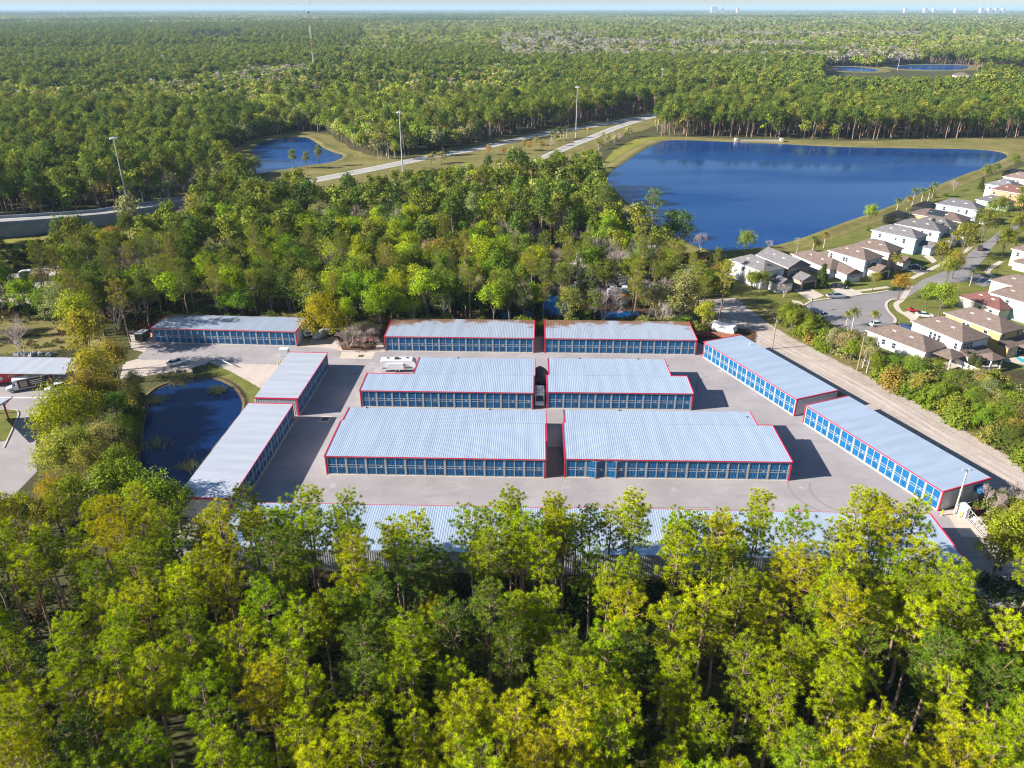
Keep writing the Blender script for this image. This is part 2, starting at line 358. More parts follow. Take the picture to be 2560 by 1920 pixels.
def patch(name, pts, z, mat, rim=1.5, amp=0.0, step=4.0, smooth=0, seed=1, label=None, kind='structure'):
    if smooth: pts = smooth_loop(pts, smooth)
    if area2(pts) < 0: pts = pts[::-1]
    if amp: pts = rough_line(pts, step, amp, seed)
    V = [(x, y, z) for x, y in pts]; F = fill(pts); rimv = [1.0] * len(V)
    if rim:
        o = offset(pts, rim); n = len(pts); V += [(x, y, z - 0.001) for x, y in o]; rimv += [0.0] * n
        F = [tuple(f) for f in F] + [(i, n + i, n + (i + 1) % n, (i + 1) % n) for i in range(n)]
    me = bpy.data.meshes.new(name); me.from_pydata(V, [], [tuple(f) for f in F]); me.update(); me.materials.append(M[mat])
    import bmesh
    bm = bmesh.new(); bm.from_mesh(me); bmesh.ops.recalc_face_normals(bm, faces=bm.faces)
    if sum(f.normal.z for f in bm.faces) < 0: bmesh.ops.reverse_faces(bm, faces=bm.faces)
    bm.to_mesh(me); bm.free()
    a = me.attributes.new('rim', 'FLOAT', 'POINT'); a.data.foreach_set('value', rimv)
    o = link(name, me); o['kind'] = kind
    return o
def ribbon(name, line, w, z, mat, rim=0.0, zs=None, kind='structure', thick=0.0):
    n = len(line); L = []; Rr = []; LO = []; RO = []
    for i in range(n):
        a = np.array(line[max(0, i - 1)]); b = np.array(line[min(n - 1, i + 1)]); t = (b - a) / np.linalg.norm(b - a); nn = np.array([-t[1], t[0]])
        ww = w[i] if hasattr(w, '__len__') else w
        p = np.array(line[i]); zz = zs[i] if zs is not None else z
        L.append((*(p + nn * ww / 2), zz)); Rr.append((*(p - nn * ww / 2), zz)); LO.append((*(p + nn * (ww / 2 + rim)), zz - 0.001)); RO.append((*(p - nn * (ww / 2 + rim)), zz - 0.001))
    V = L + Rr; F = [(i, n + i, n + i + 1, i + 1) for i in range(n - 1)]; rv = [1.0] * (2 * n)
    if rim:
        V += LO + RO; rv += [0.0] * (2 * n)
        F += [(2 * n + i, i, i + 1, 2 * n + i + 1) for i in range(n - 1)] + [(n + i, 3 * n + i, 3 * n + i + 1, n + i + 1) for i in range(n - 1)]
    me = bpy.data.meshes.new(name); me.from_pydata(V, [], F); me.update(); me.materials.append(M[mat])
    a = me.attributes.new('rim', 'FLOAT', 'POINT'); a.data.foreach_set('value', rv)
    o = link(name, me); o['kind'] = kind; return o

# one sheet to the horizon
gm = MB(); E_ = 60000
gm.poly([(-E_, -3000, 0), (E_, -3000, 0), (E_, E_, 0), (-E_, E_, 0)], [(0, 1, 2, 3)])
tag(gm.build('ground', 'ground'), kind='structure')

def basin(name, water_px, zw, mat, bank_w, bank_h, bank_mat, bank_name, smooth=2, amp=0.8, step=5, seed=3, out_w=None):
    """water sheet with a sloping rim of grass round it"""
    pts = GP(water_px)
    if area2(pts) < 0: pts = pts[::-1]
    pts = smooth_loop(pts, smooth); pts = rough_line(pts, step, amp, seed)
    W = [(x, y, zw) for x, y in offset(pts, 0.6)]
    me = bpy.data.meshes.new(name); me.from_pydata(W, [], [tuple(f) for f in fill([(a, b) for a, b, _ in W])]); me.update(); me.materials.append(M[mat])
    import bmesh
    bm = bmesh.new(); bm.from_mesh(me)
    if sum(f.normal.z for f in bm.faces) < 0: bmesh.ops.reverse_faces(bm, faces=bm.faces)
    bm.to_mesh(me); bm.free()
    o = link(name, me); o['kind'] = 'structure'
    rings = [(-0.3, zw - 0.05, 1), (0.8, zw + bank_h * 0.6, 1), (bank_w * 0.4, bank_h + zw, 1), (bank_w * 0.85, 0.10, 1), (bank_w, 0.05, 1), (bank_w + min(3, bank_w * .7), 0.02, 0)]
    n = len(pts); V = []; rv = []
    for d, z, r in rings: V += [(x, y, z) for x, y in offset(pts, d)]; rv += [float(r)] * n
    F = []
    for k in range(len(rings) - 1):
        F += [(k * n + i, (k + 1) * n + i, (k + 1) * n + (i + 1) % n, k * n + (i + 1) % n) for i in range(n)]
    me = bpy.data.meshes.new(bank_name); me.from_pydata(V, [], F); me.update(); me.materials.append(M[bank_mat])
    a = me.attributes.new('rim', 'FLOAT', 'POINT'); a.data.foreach_set('value', rv)
    o = link(bank_name, me); o['kind'] = 'structure'
    return pts

LAKE_PX = [Q2(*p) for p in [(420, 740), (480, 705), (560, 655), (620, 620), (660, 605), (800, 607), (1000, 615), (1110, 620), (1300, 630), (1500, 638), (1700, 640), (1850, 643), (2000, 646), (2080, 652), (2130, 662), (2140, 682), (1980, 747), (1850, 797), (1600, 907)]] + \
          [Z4(*p) for p in [(1090, 228), (900, 300), (700, 378), (480, 422)]] + [(1800, 630), (1740, 615), (1690, 590), (1640, 560), (1580, 520), (1540, 480), (1512, 452)]
LAKE = basin('lake', LAKE_PX, 0.02, 'lake', 7, 0.5, 'straw_grass', 'lake_bank', smooth=1, amp=1.2, step=8)
POND2_PX = [Q1(*p) for p in [(1095, 742), (1102, 690), (1085, 645), (1130, 615), (1200, 598), (1310, 591), (1350, 602), (1385, 630), (1430, 655), (1500, 672), (1440, 702), (1330, 716), (1200, 738), (1120, 752)]]
POND2 = basin('far_pond', POND2_PX, 0.02, 'lake', 7, 0.5, 'straw_grass', 'far_pond_bank', smooth=1, amp=0.8)
POND1_PX = [Z1(*p) for p in [(945, 790), (985, 715), (1100, 668), (1220, 648), (1360, 632), (1460, 665), (1525, 705), (1562, 770), (1560, 840), (1515, 905), (1470, 965), (1400, 1045), (1330, 1135), (1250, 1235), (1190, 1315), (1150, 1420), (950, 1420), (900, 1300), (905, 1150), (925, 1000), (935, 880)]]
POND1 = basin('retention_pond', POND1_PX, 0.02, 'pond', 1.3, 0.3, 'reed_edge', 'pond_bank', smooth=1, amp=0.4, step=2)
P3A = [(2068, 168), (2110, 166), (2160, 168), (2205, 175), (2180, 181), (2100, 178)]
P3B = [(2215, 166), (2300, 161), (2410, 162), (2425, 168), (2400, 176), (2300, 176), (2240, 172)]
POND3 = basin('distant_pond', P3A, 0.02, 'far_water', 14, 0.4, 'straw_grass', 'distant_pond_bank', smooth=1, amp=2, step=12)
POND4 = basin('distant_pond', P3B, 0.02, 'far_water', 14, 0.4, 'straw_grass', 'distant_pond_bank', smooth=1, amp=2, step=12)

# yard paving and its neighbours
YARD = GP([Z1(1000, 400), Z1(885, 495), Z1(905, 515), Z1(1330, 512), Z1(1450, 535), Z1(1790, 543)]) + [(-54.2, 171.5), (-55.2, 149), (-56.4, 112), (-57, 98.5), (-47, 98.2), (5.5, 96.6), (69.0, 94.6), (71, 88), (89, 88)] + \
       GP([GT(1400, 1420), GT(1090, 1045), GT(620, 955)]) + [(85.6, 117.0), (72.4, 149.2), (72.0, 152.5), (58.6, 183.6), (47.5, 191.5), (-32.5, 194)] + [(-32.7, 183.1)] + GP([(964, 879), (938, 880), (853, 878), (836, 873), (817, 870), (781, 868), (746, 867)]) + [(-56.3, 186.2)]
patch('yard_pavement', YARD, 0.016, 'asphalt', rim=0)
patch('dark_lane', [(6.6, 123.4), (9.8, 123.3), (10.3, 134.6), (6.9, 134.7)], 0.020, 'dark_pave', rim=0)  # darker, blotchier paving tone on the near stretch of the lane
patch('concrete_apron', GP([D1(1145, 735), D1(1760, 728), D1(1690, 862), D1(1095, 862)]), 0.022, 'concrete', rim=0)
patch('gate_apron', GP([GT(825, 1045), GT(1095, 1045), GT(1400, 1420), GT(1060, 1420)]), 0.022, 'concrete', rim=0)
patch('concrete_apron', GP([GT(1095, 1035), GT(1500, 1040), GT(1540, 1200), GT(1480, 1420), GT(1410, 1420)]), 0.018, 'concrete', rim=0.3)
patch('concrete_apron', GP([GT(640, 955), GT(930, 890), GT(1080, 990), GT(1095, 1040), GT(825, 1042)]), 0.02, 'sand', rim=0.4)
patch('mulch_bed', GP([GT(1250, 880), GT(1480, 930), GT(1500, 1035), GT(1200, 1030)]), 0.024, 'mulch', rim=0.4)
patch('gravel_drive', GP([Z1(820, 535), Z1(905, 512), Z1(1330, 515), Z1(1300, 535), Z1(1180, 565), Z1(900, 612), Z1(790, 630)]), 0.012, 'sand', rim=1.5, amp=0.4, step=2)
patch('sand_lot', GP([Z1(1345, 515), Z1(1450, 537), Z1(1800, 545), Z1(1700, 700), Z1(1640, 690), Z1(1560, 625), Z1(1480, 575)]), 0.012, 'sand', rim=1.2, amp=0.3, step=2)
patch('grass_strip', GP([Z1(1340, 545), Z1(1470, 590), Z1(1580, 650), Z1(1690, 720), Z1(1640, 800), Z1(1575, 800), Z1(1565, 740), Z1(1500, 680), Z1(1380, 620)]), 0.04, 'lawn', rim=0.8, amp=0.3, step=2)
patch('sand_lot', GP([D1(340, 640), D1(480, 480), D1(1000, 480), D1(1300, 480), D1(1780, 520), D1(1950, 735), D1(1760, 725), D1(1140, 722), D1(1000, 690), D1(860, 668)]), 0.013, 'sand', rim=1.0, amp=0.3, step=2)
patch('sand_lot', GP([Z1(830, 330), Z1(985, 335), Z1(1000, 402), Z1(930, 460), Z1(860, 440)]), 0.013, 'sand', rim=1.0, amp=0.3, step=2)
patch('pine_straw', GP([D1(1100, 470), D1(1750, 480), D1(1700, 690), D1(1200, 690)]), 0.02, 'litter', rim=1.0, amp=0.3, step=2)
patch('pine_straw', [(40, 193.5), (62, 186), (66, 196), (40, 204)], 0.02, 'litter', rim=3.0, amp=0.5, step=2)
patch('pine_straw', GP([(1480, 740), (1600, 740), (1620, 790), (1440, 790)]), 0.02, 'litter', rim=2.0, amp=0.5, step=2)

# dirt track behind the right-hand units with its grass verge
TRACK = smooth_loop(GP([Z4(230, 740), Z4(400, 880), Z4(560, 990), Z4(740, 1085), Z5(965, 380), Z5(1230, 520), Z5(1480, 675), Z5(1770, 850), Z5(2030, 1010), Z5(2190, 1100), Z5(2400, 1190)]), 2, closed=False)
ribbon('verge', TRACK, 19, 0.006, 'straw_grass', rim=3)
ribbon('track_shoulder', TRACK, 8.5, 0.010, 'dirt', rim=3.5)
ribbon('dirt_track', TRACK, 4.6, 0.014, 'dirt', rim=1.8)
for s in (-0.95, 0.95):
    n = len(TRACK); ln = []
    for i in range(n):
        a = np.array(TRACK[max(0, i - 1)]); b = np.array(TRACK[min(n - 1, i + 1)]); t = (b - a) / np.linalg.norm(b - a)
        ln.append(tuple(np.array(TRACK[i]) + np.array([-t[1], t[0]]) * s))
    ribbon('wheel_rut', ln, 0.3, 0.019, 'sand', rim=0.6)

# tyre marks worn into the yard
for k, (x0, y0, r, a0, a1) in enumerate(((62, 118, 7, 150, 235), (60, 119, 8.6, 150, 230), (-38, 118, 8, -60, 20), (-40, 176, 7, 250, 330), (52, 160, 9, 120, 200), (30, 112, 30, 80, 108), (-10, 111.5, 40, 82, 112), (20, 176, 40, 80, 100), (54, 140, 8, 140, 215))):
    ribbon('tyre_mark', [(x0 + r * math.cos(R(a0 + (a1 - a0) * i / 16)), y0 + (r if r < 20 else 1.5) * math.sin(R(a0 + (a1 - a0) * i / 16))) for i in range(17)], .22, .0185 + .0004 * k, 'tyre', rim=.12)
# left lot with the vehicle shelters
LOT = GP([(-260, 890), C5(1500, 250), C5(1500, 700), C5(900, 950), C5(700, 1400), C5(560, 1660), Z1(215, 1235), Z1(60, 1400), Z1(-300, 1420), Z1(-400, 900)])
patch('lot_pavement', LOT, 0.014, 'asphalt', rim=0.6)
patch('lot_line', GP([C5(-1200, 912), C5(800, 920), C5(800, 936), C5(-1200, 928)]), 0.019, 'paint', rim=0)

# left open land, woodland clearing
patch('sand_clearing', GP([(-60, 720), (60, 690), (125, 665), (140, 690), (130, 725), (60, 750), (-60, 760)]), 0.01, 'sand', rim=7, amp=3)
patch('grass_clearing', GP([(-200, 800), (150, 800), (220, 860), (-200, 880)]), 0.008, 'straw_grass', rim=8, amp=3)
patch('grass_clearing', GP([(-200, 620), (120, 600), (330, 545), (400, 560), (300, 610), (100, 650), (-200, 680)]), 0.008, 'grass', rim=10, amp=3)
patch('sand_clearing', GP([J6(60, 470), J6(450, 450), J6(950, 480), J6(1400, 700), J6(1650, 760), J6(1700, 950), J6(1200, 960), J6(700, 860), J6(350, 620), J6(60, 600)]), 0.01, 'sand', rim=7, amp=3)
patch('sand_clearing', GP([J6(1230, 110), J6(1650, 190), J6(1720, 300), J6(1650, 400), J6(1380, 420), J6(1330, 250)]), 0.012, 'sand', rim=5, amp=2)
patch('grass_clearing', GP([J6(60, 380), J6(600, 300), J6(560, 470), J6(100, 480)]), 0.012, 'straw_grass', rim=5, amp=2)
patch('pine_straw', GP([(1180, 590), (1400, 590), (1380, 640), (1180, 640)]), 0.010, 'litter', rim=6, amp=2)
patch('sand_clearing', GP([(540, 690), (700, 660), (1000, 640), (1020, 665), (800, 690), (560, 720)]), 0.008, 'sand', rim=8, amp=3)
for pp in ([(400, 92), (440, 82), (520, 78), (532, 90), (470, 98)], [(440, 93), (520, 86), (530, 95), (450, 101)]):
    patch('cleared_land', GP([(x * 1.1573, y * 1.1573) for x, y in pp]), 0.3, 'sand', rim=20, amp=8, step=30)
patch('cleared_land', GP([(580, 48), (690, 44), (700, 47), (590, 52)]), 0.3, 'sand', rim=40, amp=20, step=90)
patch('cleared_land', GP([(2260, 84), (2330, 83), (2335, 91), (2270, 91)]), 0.3, 'sand', rim=30, amp=10, step=40)
patch('grass_clearing', GP([(120, 200), (160, 192), (250, 196), (260, 206), (140, 210)]), 0.3, 'straw_grass', rim=20, amp=8, step=30)

# road corridor: far carriageway, near ramp, median grass
ROADZ = []
RPX = [(-200, 566), (-60, 557), (60, 550), (160, 543), (255, 535), (382, 515), (492, 498), (648, 475), (760, 455), (856, 437), (961, 416), (1079, 391), (1191, 372), (1283, 351), (1395, 328), (1524, 308), (1628, 288), (1720, 270), (1820, 248)]
RZ = [5.6, 5.4, 5.0, 4.3, 3.2, 1.7, 0.7, 0.25] + [0.05] * 11
ROAD = [tuple(G(x, y, z)[:2]) for (x, y), z in zip(RPX, RZ)]
RAMP = smooth_loop(GP([(1330, 410), (1417, 367), (1487, 341), (1543, 317), (1628, 292), (1700, 276)]), 1, closed=False)
patch('road_verge', [tuple(G(x, y)[:2]) for x, y in [(300, 560), (480, 510), (640, 480), (850, 440), (960, 405), (1100, 378), (1280, 342), (1400, 316), (1520, 300), (1660, 276), (1660, 305), (1560, 335), (1490, 365), (1500, 430), (1420, 440), (1150, 450), (960, 455), (800, 490), (560, 530), (380, 580)]], 0.004, 'straw_grass', rim=5, amp=2)
patch('pond_meadow', GP([Q1(*p) for p in [(930, 695), (1010, 645), (1150, 592), (1300, 572), (1400, 585), (1480, 635), (1560, 670), (1700, 690), (1700, 780), (1480, 800), (1200, 800), (1050, 790), (940, 760)]]), 0.006, 'straw_grass', rim=6, amp=2)
patch('lake_meadow', GP([Q2(*p) for p in [(640, 590), (1000, 603), (1500, 612), (1800, 606), (2000, 600), (2300, 605), (2300, 700), (2100, 690), (2060, 660), (1700, 645), (1000, 625), (660, 612)]]), 0.006, 'straw_grass', rim=5, amp=2)
patch('lake_meadow', GP([Q2(*p) for p in [(380, 740), (460, 650), (560, 600), (660, 592), (600, 640), (500, 705), (420, 760)]]), 0.007, 'grass', rim=5, amp=2)
ribbon('highway', ROAD, 10.5, 0.05, 'highway', zs=RZ, rim=0)
ribbon('highway_ramp', RAMP, 8.0, 0.04, 'highway', rim=0)
def off_line(line, d):
    out = []; n = len(line)
    for i in range(n):
        a = np.array(line[max(0, i - 1)]); b = np.array(line[min(n - 1, i + 1)]); t = (b - a) / np.linalg.norm(b - a)
        out.append(tuple(np.array(line[i]) + np.array([-t[1], t[0]]) * d))
    return out
for d in (-4.2, 4.2): ribbon('road_marking', off_line(ROAD, d), 0.3, 0.06, 'paint', zs=[z + 0.012 for z in RZ])
for d in (-3.0, 3.0): ribbon('road_marking', off_line(RAMP, d), 0.3, 0.055, 'paint')
# viaduct wall and parapets at the left end
via = thing('viaduct', 'grey concrete viaduct wall with parapet carrying the road at the left edge', 'viaduct')
for d, nm in ((-5.5, 'retaining_wall'), (5.5, 'parapet')):
    ln = off_line(ROAD, d)[:8]; m = MB()
    for i in range(7):
        (ax, ay), (bx, by) = ln[i], ln[i + 1]; za, zb = RZ[i], RZ[i + 1]
        t = np.array([bx - ax, by - ay]); t /= np.linalg.norm(t); nn = np.array([-t[1], t[0]]) * 0.2
        lo = -0.2 if d < 0 else None
        z0a = -0.2 if d < 0 else za - 0.5; z0b = -0.2 if d < 0 else zb - 0.5
        m.poly([(ax - nn[0], ay - nn[1], z0a), (bx - nn[0], by - nn[1], z0b), (bx + nn[0], by + nn[1], z0b), (ax + nn[0], ay + nn[1], z0a),
                (ax - nn[0], ay - nn[1], za + 1.1), (bx - nn[0], by - nn[1], zb + 1.1), (bx + nn[0], by + nn[1], zb + 1.1), (ax + nn[0], ay + nn[1], za + 1.1)],
               [(0, 3, 2, 1), (4, 5, 6, 7), (0, 1, 5, 4), (1, 2, 6, 5), (2, 3, 7, 6), (3, 0, 4, 7)])
    m.build(nm, 'concrete_grey', via)
m = MB(); ln = off_line(ROAD, -5.85)[:8]
for i in range(6):
    (ax, ay), (bx, by) = ln[i], ln[i + 1]
    m.bar((ax, ay, RZ[i] - 0.15), (bx, by, RZ[i + 1] - 0.15), 0.25)
m.build('coping_beam', 'concrete_grey', via)
for i in range(5):
    (ax, ay), (bx, by) = ln[i], ln[i + 1]
    MB().box(-0.35, 0.35, -0.12, 0.12, 0, (RZ[i] + RZ[i + 1]) / 2 - 0.2).build('pilaster', 'concrete_grey', via, ((ax + bx) / 2, (ay + by) / 2, 0), math.atan2(by - ay, bx - ax))

# ------------------------------------------------------------------ storage rows
WH = 4.2                                         # eave height
def ribbed_roof(x0, x1, y0, y1, z0, z1, s=0.40, h=0.024):
    n = max(2, int((x1 - x0) / s)); s = (x1 - x0) / n; xs = []; hs = []
    for i in range(n):
        a = x0 + i * s
        xs += [a, a + s * 0.50, a + s * 0.60, a + s * 0.84, a + s * 0.94]; hs += [0, 0, h, h, 0]
    xs.append(x1); hs.append(0); k = len(xs)
    V = [(x, y0, z0 + d) for x, d in zip(xs, hs)] + [(x, y1, z1 + d) for x, d in zip(xs, hs)]
    F = [(i, i + 1, k + i + 1, k + i) for i in range(k - 1)]
    V += [(x0, y0, z0 - 0.12), (x1, y0, z0 - 0.12), (x1, y1, z1 - 0.12), (x0, y1, z1 - 0.12)]
    F.append((2 * k + 3, 2 * k + 2, 2 * k + 1, 2 * k))
    m = MB(); m.poly(V, F); return m
def ribbed_wall(p, q, z0, z1a, z1b, out, s=0.36, d=0.05):
    p = np.array(p, float); q = np.array(q, float); L = np.linalg.norm(q - p); t = (q - p) / L; o = np.array(out, float)
    n = max(2, int(L / s)); s = L / n; us = []; ds = []
    for i in range(n):
        a = i * s; us += [a, a + s * 0.42, a + s * 0.52, a + s * 0.82, a + s * 0.92]; ds += [0, 0, d, d, 0]
    us.append(L); ds.append(0); k = len(us); V = []
    for u, e in zip(us, ds): w = p + t * u + o * e; V.append((w[0], w[1], z0))
    for u, e in zip(us, ds): w = p + t * u + o * e; V.append((w[0], w[1], z1a + (z1b - z1a) * u / L))
    m = MB(); m.poly(V, [(i, i + 1, k + i + 1, k + i) for i in range(k - 1)]); return m
_leaf = {}
def leaf_meshes(w):
    key = round(w, 2)
    if key in _leaf: return _leaf[key]
    xs = [0.09]; ys = [0.0]; n = 6; s = (w - 0.18) / n
    prof = []
    for i in range(n):
        a = 0.09 + i * s; prof += [(a, 0.05), (a + s * 0.45, 0.05), (a + s * 0.55, 0.015), (a + s * 0.9, 0.015)]
    prof.append((w - 0.09, 0.05)); k = len(prof)
    m = MB(); m.poly([(x, y, 0.2) for x, y in prof] + [(x, y, 3.78) for x, y in prof], [(i, i + 1, k + i + 1, k + i) for i in range(k - 1)])
    pan = m.build('door_leaf', 'blue').data
    f = MB()
    f.box(0.0, 0.085, -0.03, 0.07, 0.12, 3.86); f.box(w - 0.085, w, -0.03, 0.07, 0.12, 3.86)
    for z0, z1 in ((0.12, 0.22), (1.66, 1.75), (2.15, 2.24), (3.78, 3.86)): f.box(0.085, w - 0.085, -0.028, 0.068, z0, z1)
    fr = f.build('leaf_frame', 'steel').data
    pl = MB().box(w * 0.46, w * 0.66, -0.045, -0.005, 1.90, 1.99).build('number_plate', 'white').data
    hd = MB().box(w * 0.28, w * 0.62, -0.08, 0.0, 0.92, 0.99).box(w * 0.48, w * 0.54, -0.09, 0.0, 0.78, 0.92).build('latch_handle', 'dark_metal').data
    for me in (pan, fr, pl, hd):
        for o in [o for o in bpy.data.objects if o.data is me]: bpy.data.objects.remove(o)
    _leaf[key] = (pan, fr, pl, hd); return _leaf[key]
_post = MB().box(-0.13, 0.13, -0.06, 0.10, 0.0, 3.98).build('door_post', 'steel'); POST = _post.data; bpy.data.objects.remove(_post)
_wl = MB().box(-0.16, 0.16, -0.22, 0.0, 0, 0.22).tube((0, 0, 0.1), (0, 0.18, 0.1), 0.04).build('flood_light', 'dark_metal'); WLIGHT = _wl.data; bpy.data.objects.remove(_wl)
def storage(label, x, y, ang, L, d1, n, back=None, roofm='roof', doors=True, ajar=(), z_back=4.32, red_back=True, backwall=True, rib=0.024, lights=()):
    T = thing('storage_building', label, 'building', (x, y, 0), R(ang), 'metal storage buildings')
    zb = z_back
    ribbed_roof(-0.12, L + 0.12, -0.22, d1, WH, zb, h=rib).build('roof', roofm, T)
    tops = [(0, L, d1)]
    if back:
        b0, b1, d2 = back
        ribbed_roof(b0 - 0.12, b1 + 0.12, d1 + 0.02, d1 + d2 + 0.15, zb + 0.0, WH).build('roof', roofm, T)
        MB().box(b0, b1, d1 - 0.12, d1 + 0.16, zb + 0.03, zb + 0.09).build('ridge_flashing', roofm, T)
    # walls
    ribbed_wall((0, d1), (0, 0), 0, zb - 0.13, WH - 0.13, (-1, 0)).build('side_wall', 'wall_panel', T)
    ribbed_wall((L, 0), (L, d1), 0, WH - 0.13, zb - 0.13, (1, 0)).build('side_wall', 'wall_panel', T)
    if back:
        ribbed_wall((b0, d1 + d2), (b0, d1), 0, WH - 0.13, zb - 0.13, (-1, 0)).build('side_wall', 'wall_panel', T)
        ribbed_wall((b1, d1), (b1, d1 + d2), 0, zb - 0.13, WH - 0.13, (1, 0)).build('side_wall', 'wall_panel', T)
        ribbed_wall((b1, d1 + d2), (b0, d1 + d2), 0, WH - 0.13, WH - 0.13, (0, 1)).build('back_wall', 'wall_panel', T)
        if b0 > 1: ribbed_wall((b0, d1), (0, d1), 0, zb - 0.13, zb - 0.13, (0, 1)).build('back_wall', 'wall_panel', T)
        if b1 < L - 1: ribbed_wall((L, d1), (b1, d1), 0, zb - 0.13, zb - 0.13, (0, 1)).build('back_wall', 'wall_panel', T)
    else:
        ribbed_wall((L, d1), (0, d1), 0, zb - 0.13, zb - 0.13, (0, 1)).build('back_wall', 'wall_panel', T)
    # red trim: eave, rakes, corner posts
    def rake(xx, ya, yb, za, zz, nm='rake_trim'):
        m = MB(); m.poly([(xx - 0.10, ya, za - 0.20), (xx + 0.12, ya, za - 0.20), (xx + 0.12, yb, zz - 0.20), (xx - 0.10, yb, zz - 0.20),
                          (xx - 0.10, ya, za + 0.09), (xx + 0.12, ya, za + 0.09), (xx + 0.12, yb, zz + 0.09), (xx - 0.10, yb, zz + 0.09)],
                         [(0, 3, 2, 1), (4, 5, 6, 7), (0, 1, 5, 4), (1, 2, 6, 5), (2, 3, 7, 6), (3, 0, 4, 7)])
        m.build(nm, 'red', T)
    MB().box(-0.14, L + 0.14, -0.32, -0.22, WH - 0.15, WH + 0.04).build('eave_trim', 'red', T)
    rake(-0.12, -0.3, d1, WH, zb); rake(L + 0.12, -0.3, d1, WH, zb)
    if back:
        rake(b0 - 0.12, d1, d1 + d2 + 0.15, zb, WH); rake(b1 + 0.12, d1, d1 + d2 + 0.15, zb, WH)
        if b0 > 1: MB().box(-0.14, b0 - 0.3, d1 - 0.02, d1 + 0.2, zb - 0.18, zb + 0.10).build('eave_trim', 'red', T)
        if b1 < L - 1: MB().box(b1 + 0.3, L + 0.14, d1 - 0.02, d1 + 0.2, zb - 0.18, zb + 0.10).build('eave_trim', 'red', T)
    for xx in (-0.05, L + 0.05): MB().box(xx - 0.10, xx + 0.10, -0.16, 0.16, 0, WH - 0.2).build('corner_trim', 'red', T)
    if not doors:
        ribbed_wall((0, 0), (L, 0), 0, WH - 0.15, WH - 0.15, (0, -1)).build('front_wall', 'wall_panel', T)
        return T
    MB().box(0.1, L - 0.1, -0.10, 0.30, 3.88, WH - 0.1).build('header', 'white', T)
    MB().box(0.1, L - 0.1, -0.25, 0.30, 0.0, 0.10).build('sill', 'concrete', T)
    MB().box(0.1, L - 0.1, 0.35, 0.5, 0.1, 3.9).build('inner_wall', 'dark_metal', T)
    u = (L - 2 * 0.1) / n; w = (u - 0.28) / 2
    pan, fr, pl, hd = leaf_meshes(w)
    for i in range(n + 1):
        if 0 < i < n: link('door_post', POST, T, (0.1 + i * u, 0, 0))
        else: link('door_post', POST, T, (0.1 + i * u + (0.16 if i == 0 else -0.16), 0, 0))
    for i in range(n):
        xa = 0.1 + i * u + 0.14
        for side in (0, 1):
            if side == 0:
                o = link('door_leaf', pan, T, (xa, 0, 0)); o.rotation_euler.z = R(-ajar[i]) if i in dict.fromkeys(ajar if isinstance(ajar, dict) else ()) else 0
            else:
                a = ajar.get(i, 0) if isinstance(ajar, dict) else 0
                o = link('door_leaf', pan, T, (xa + w, 0, 0))
                if a: o.location = (xa + 2 * w - w * math.cos(R(a)), -w * math.sin(R(a)), 0); o.rotation_euler.z = R(a)
            link('leaf_frame', fr, o)
            if side == 1: link('number_plate', pl, o); link('latch_handle', hd, o)
    for xx, yy in lights: link('flood_light', WLIGHT, T, (xx, yy, WH + 0.05))
    return T
GA = -1.8
def at(px, py): g = G(px, py); return g.x, g.y
storage('largest front storage building, left of the dark lane, eleven blue double doors', -35.2, 124.4, GA, 41.4, 13.2, 11, back=(0.35, 41.6, 6.0), z_back=4.40, lights=((4, 19.3), (30, 19.3)))
FR_ = storage('front storage building right of the dark lane, two of its blue doors ajar', 10.0, 123.35, GA + 0.3, 42.0, 13.3, 11, back=(0.4, 39.0, 6.0), z_back=4.40, ajar={1: 13, 2: 9}, lights=((12, 19.3), (38, 17), (40.8, 13.6)))
storage('stepped middle storage building with a white camper parked in its rear left corner', -33.5, 152.0, GA, 38.1, 8.0, 11, back=(10.7, 38.4, 9.8), z_back=4.45, lights=((20, 17.9),))
storage('stepped middle storage building right of the parked van and black covered boat', 7.8, 151.2, GA + 0.4, 31.8, 8.0, 9, back=(0.5, 28.2, 9.8), z_back=4.45, lights=((8, 17.9), (22, 17.9), (28.5, 14)))
storage('rear storage building with rusty pine straw on its roof, beside the bare pale trees', -32.7, 183.1, GA, 38.3, 12.1, 11, roofm='roof_litter')
storage('rear right storage building standing against the blue tarpaulin wood', 8.45, 181.8, GA, 38.5, 12.3, 11, roofm='roof_litter')
storage('long storage building alone at the far left, tree shade across its doors', -95.0, 188.7, -3.7, 38.6, 9.6, 11, roofm='roof_litter')
storage('short white roofed storage building beside the grass strip, doors in shade', -46.5, 147.9, 87.3, 24.3, 9.3, 7, roofm='roof_white', z_back=4.2, rib=0.012)
storage('white roofed storage building along the retention pond, doors in shade', -48.5, 110.2, 87.3, 35.0, 9.4, 10, roofm='roof_white', z_back=4.2, rib=0.012)
storage('far slanted storage building with bright blue sunlit doors, by the first power pole', 48.75, 179.3, -68.1, 34.1, 11.2, 10, z_back=4.25, rib=0.016)
R2_ = storage('near slanted storage building with bright blue sunlit doors, next to the gate', 62.5, 144.7, -68.3, 34.7, 11.4, 10, z_back=4.25, rib=0.016)
storage('near left storage building half hidden behind the tall pines', 5.6, 107.2, 178.2, 52.2, 11.8, 13, doors=False, z_back=4.1)
storage('near right storage building half hidden behind the tall pines, by the gate', 69.6, 105.4, 178.2, 61.2, 11.9, 16, doors=False, z_back=4.1)
# red upright on the lane side of the front left building
MB().box(41.5, 41.85, 6.2, 13.0, 3.2, 4.45).build('lane_fascia', 'red', bpy.data.objects['storage_building'])
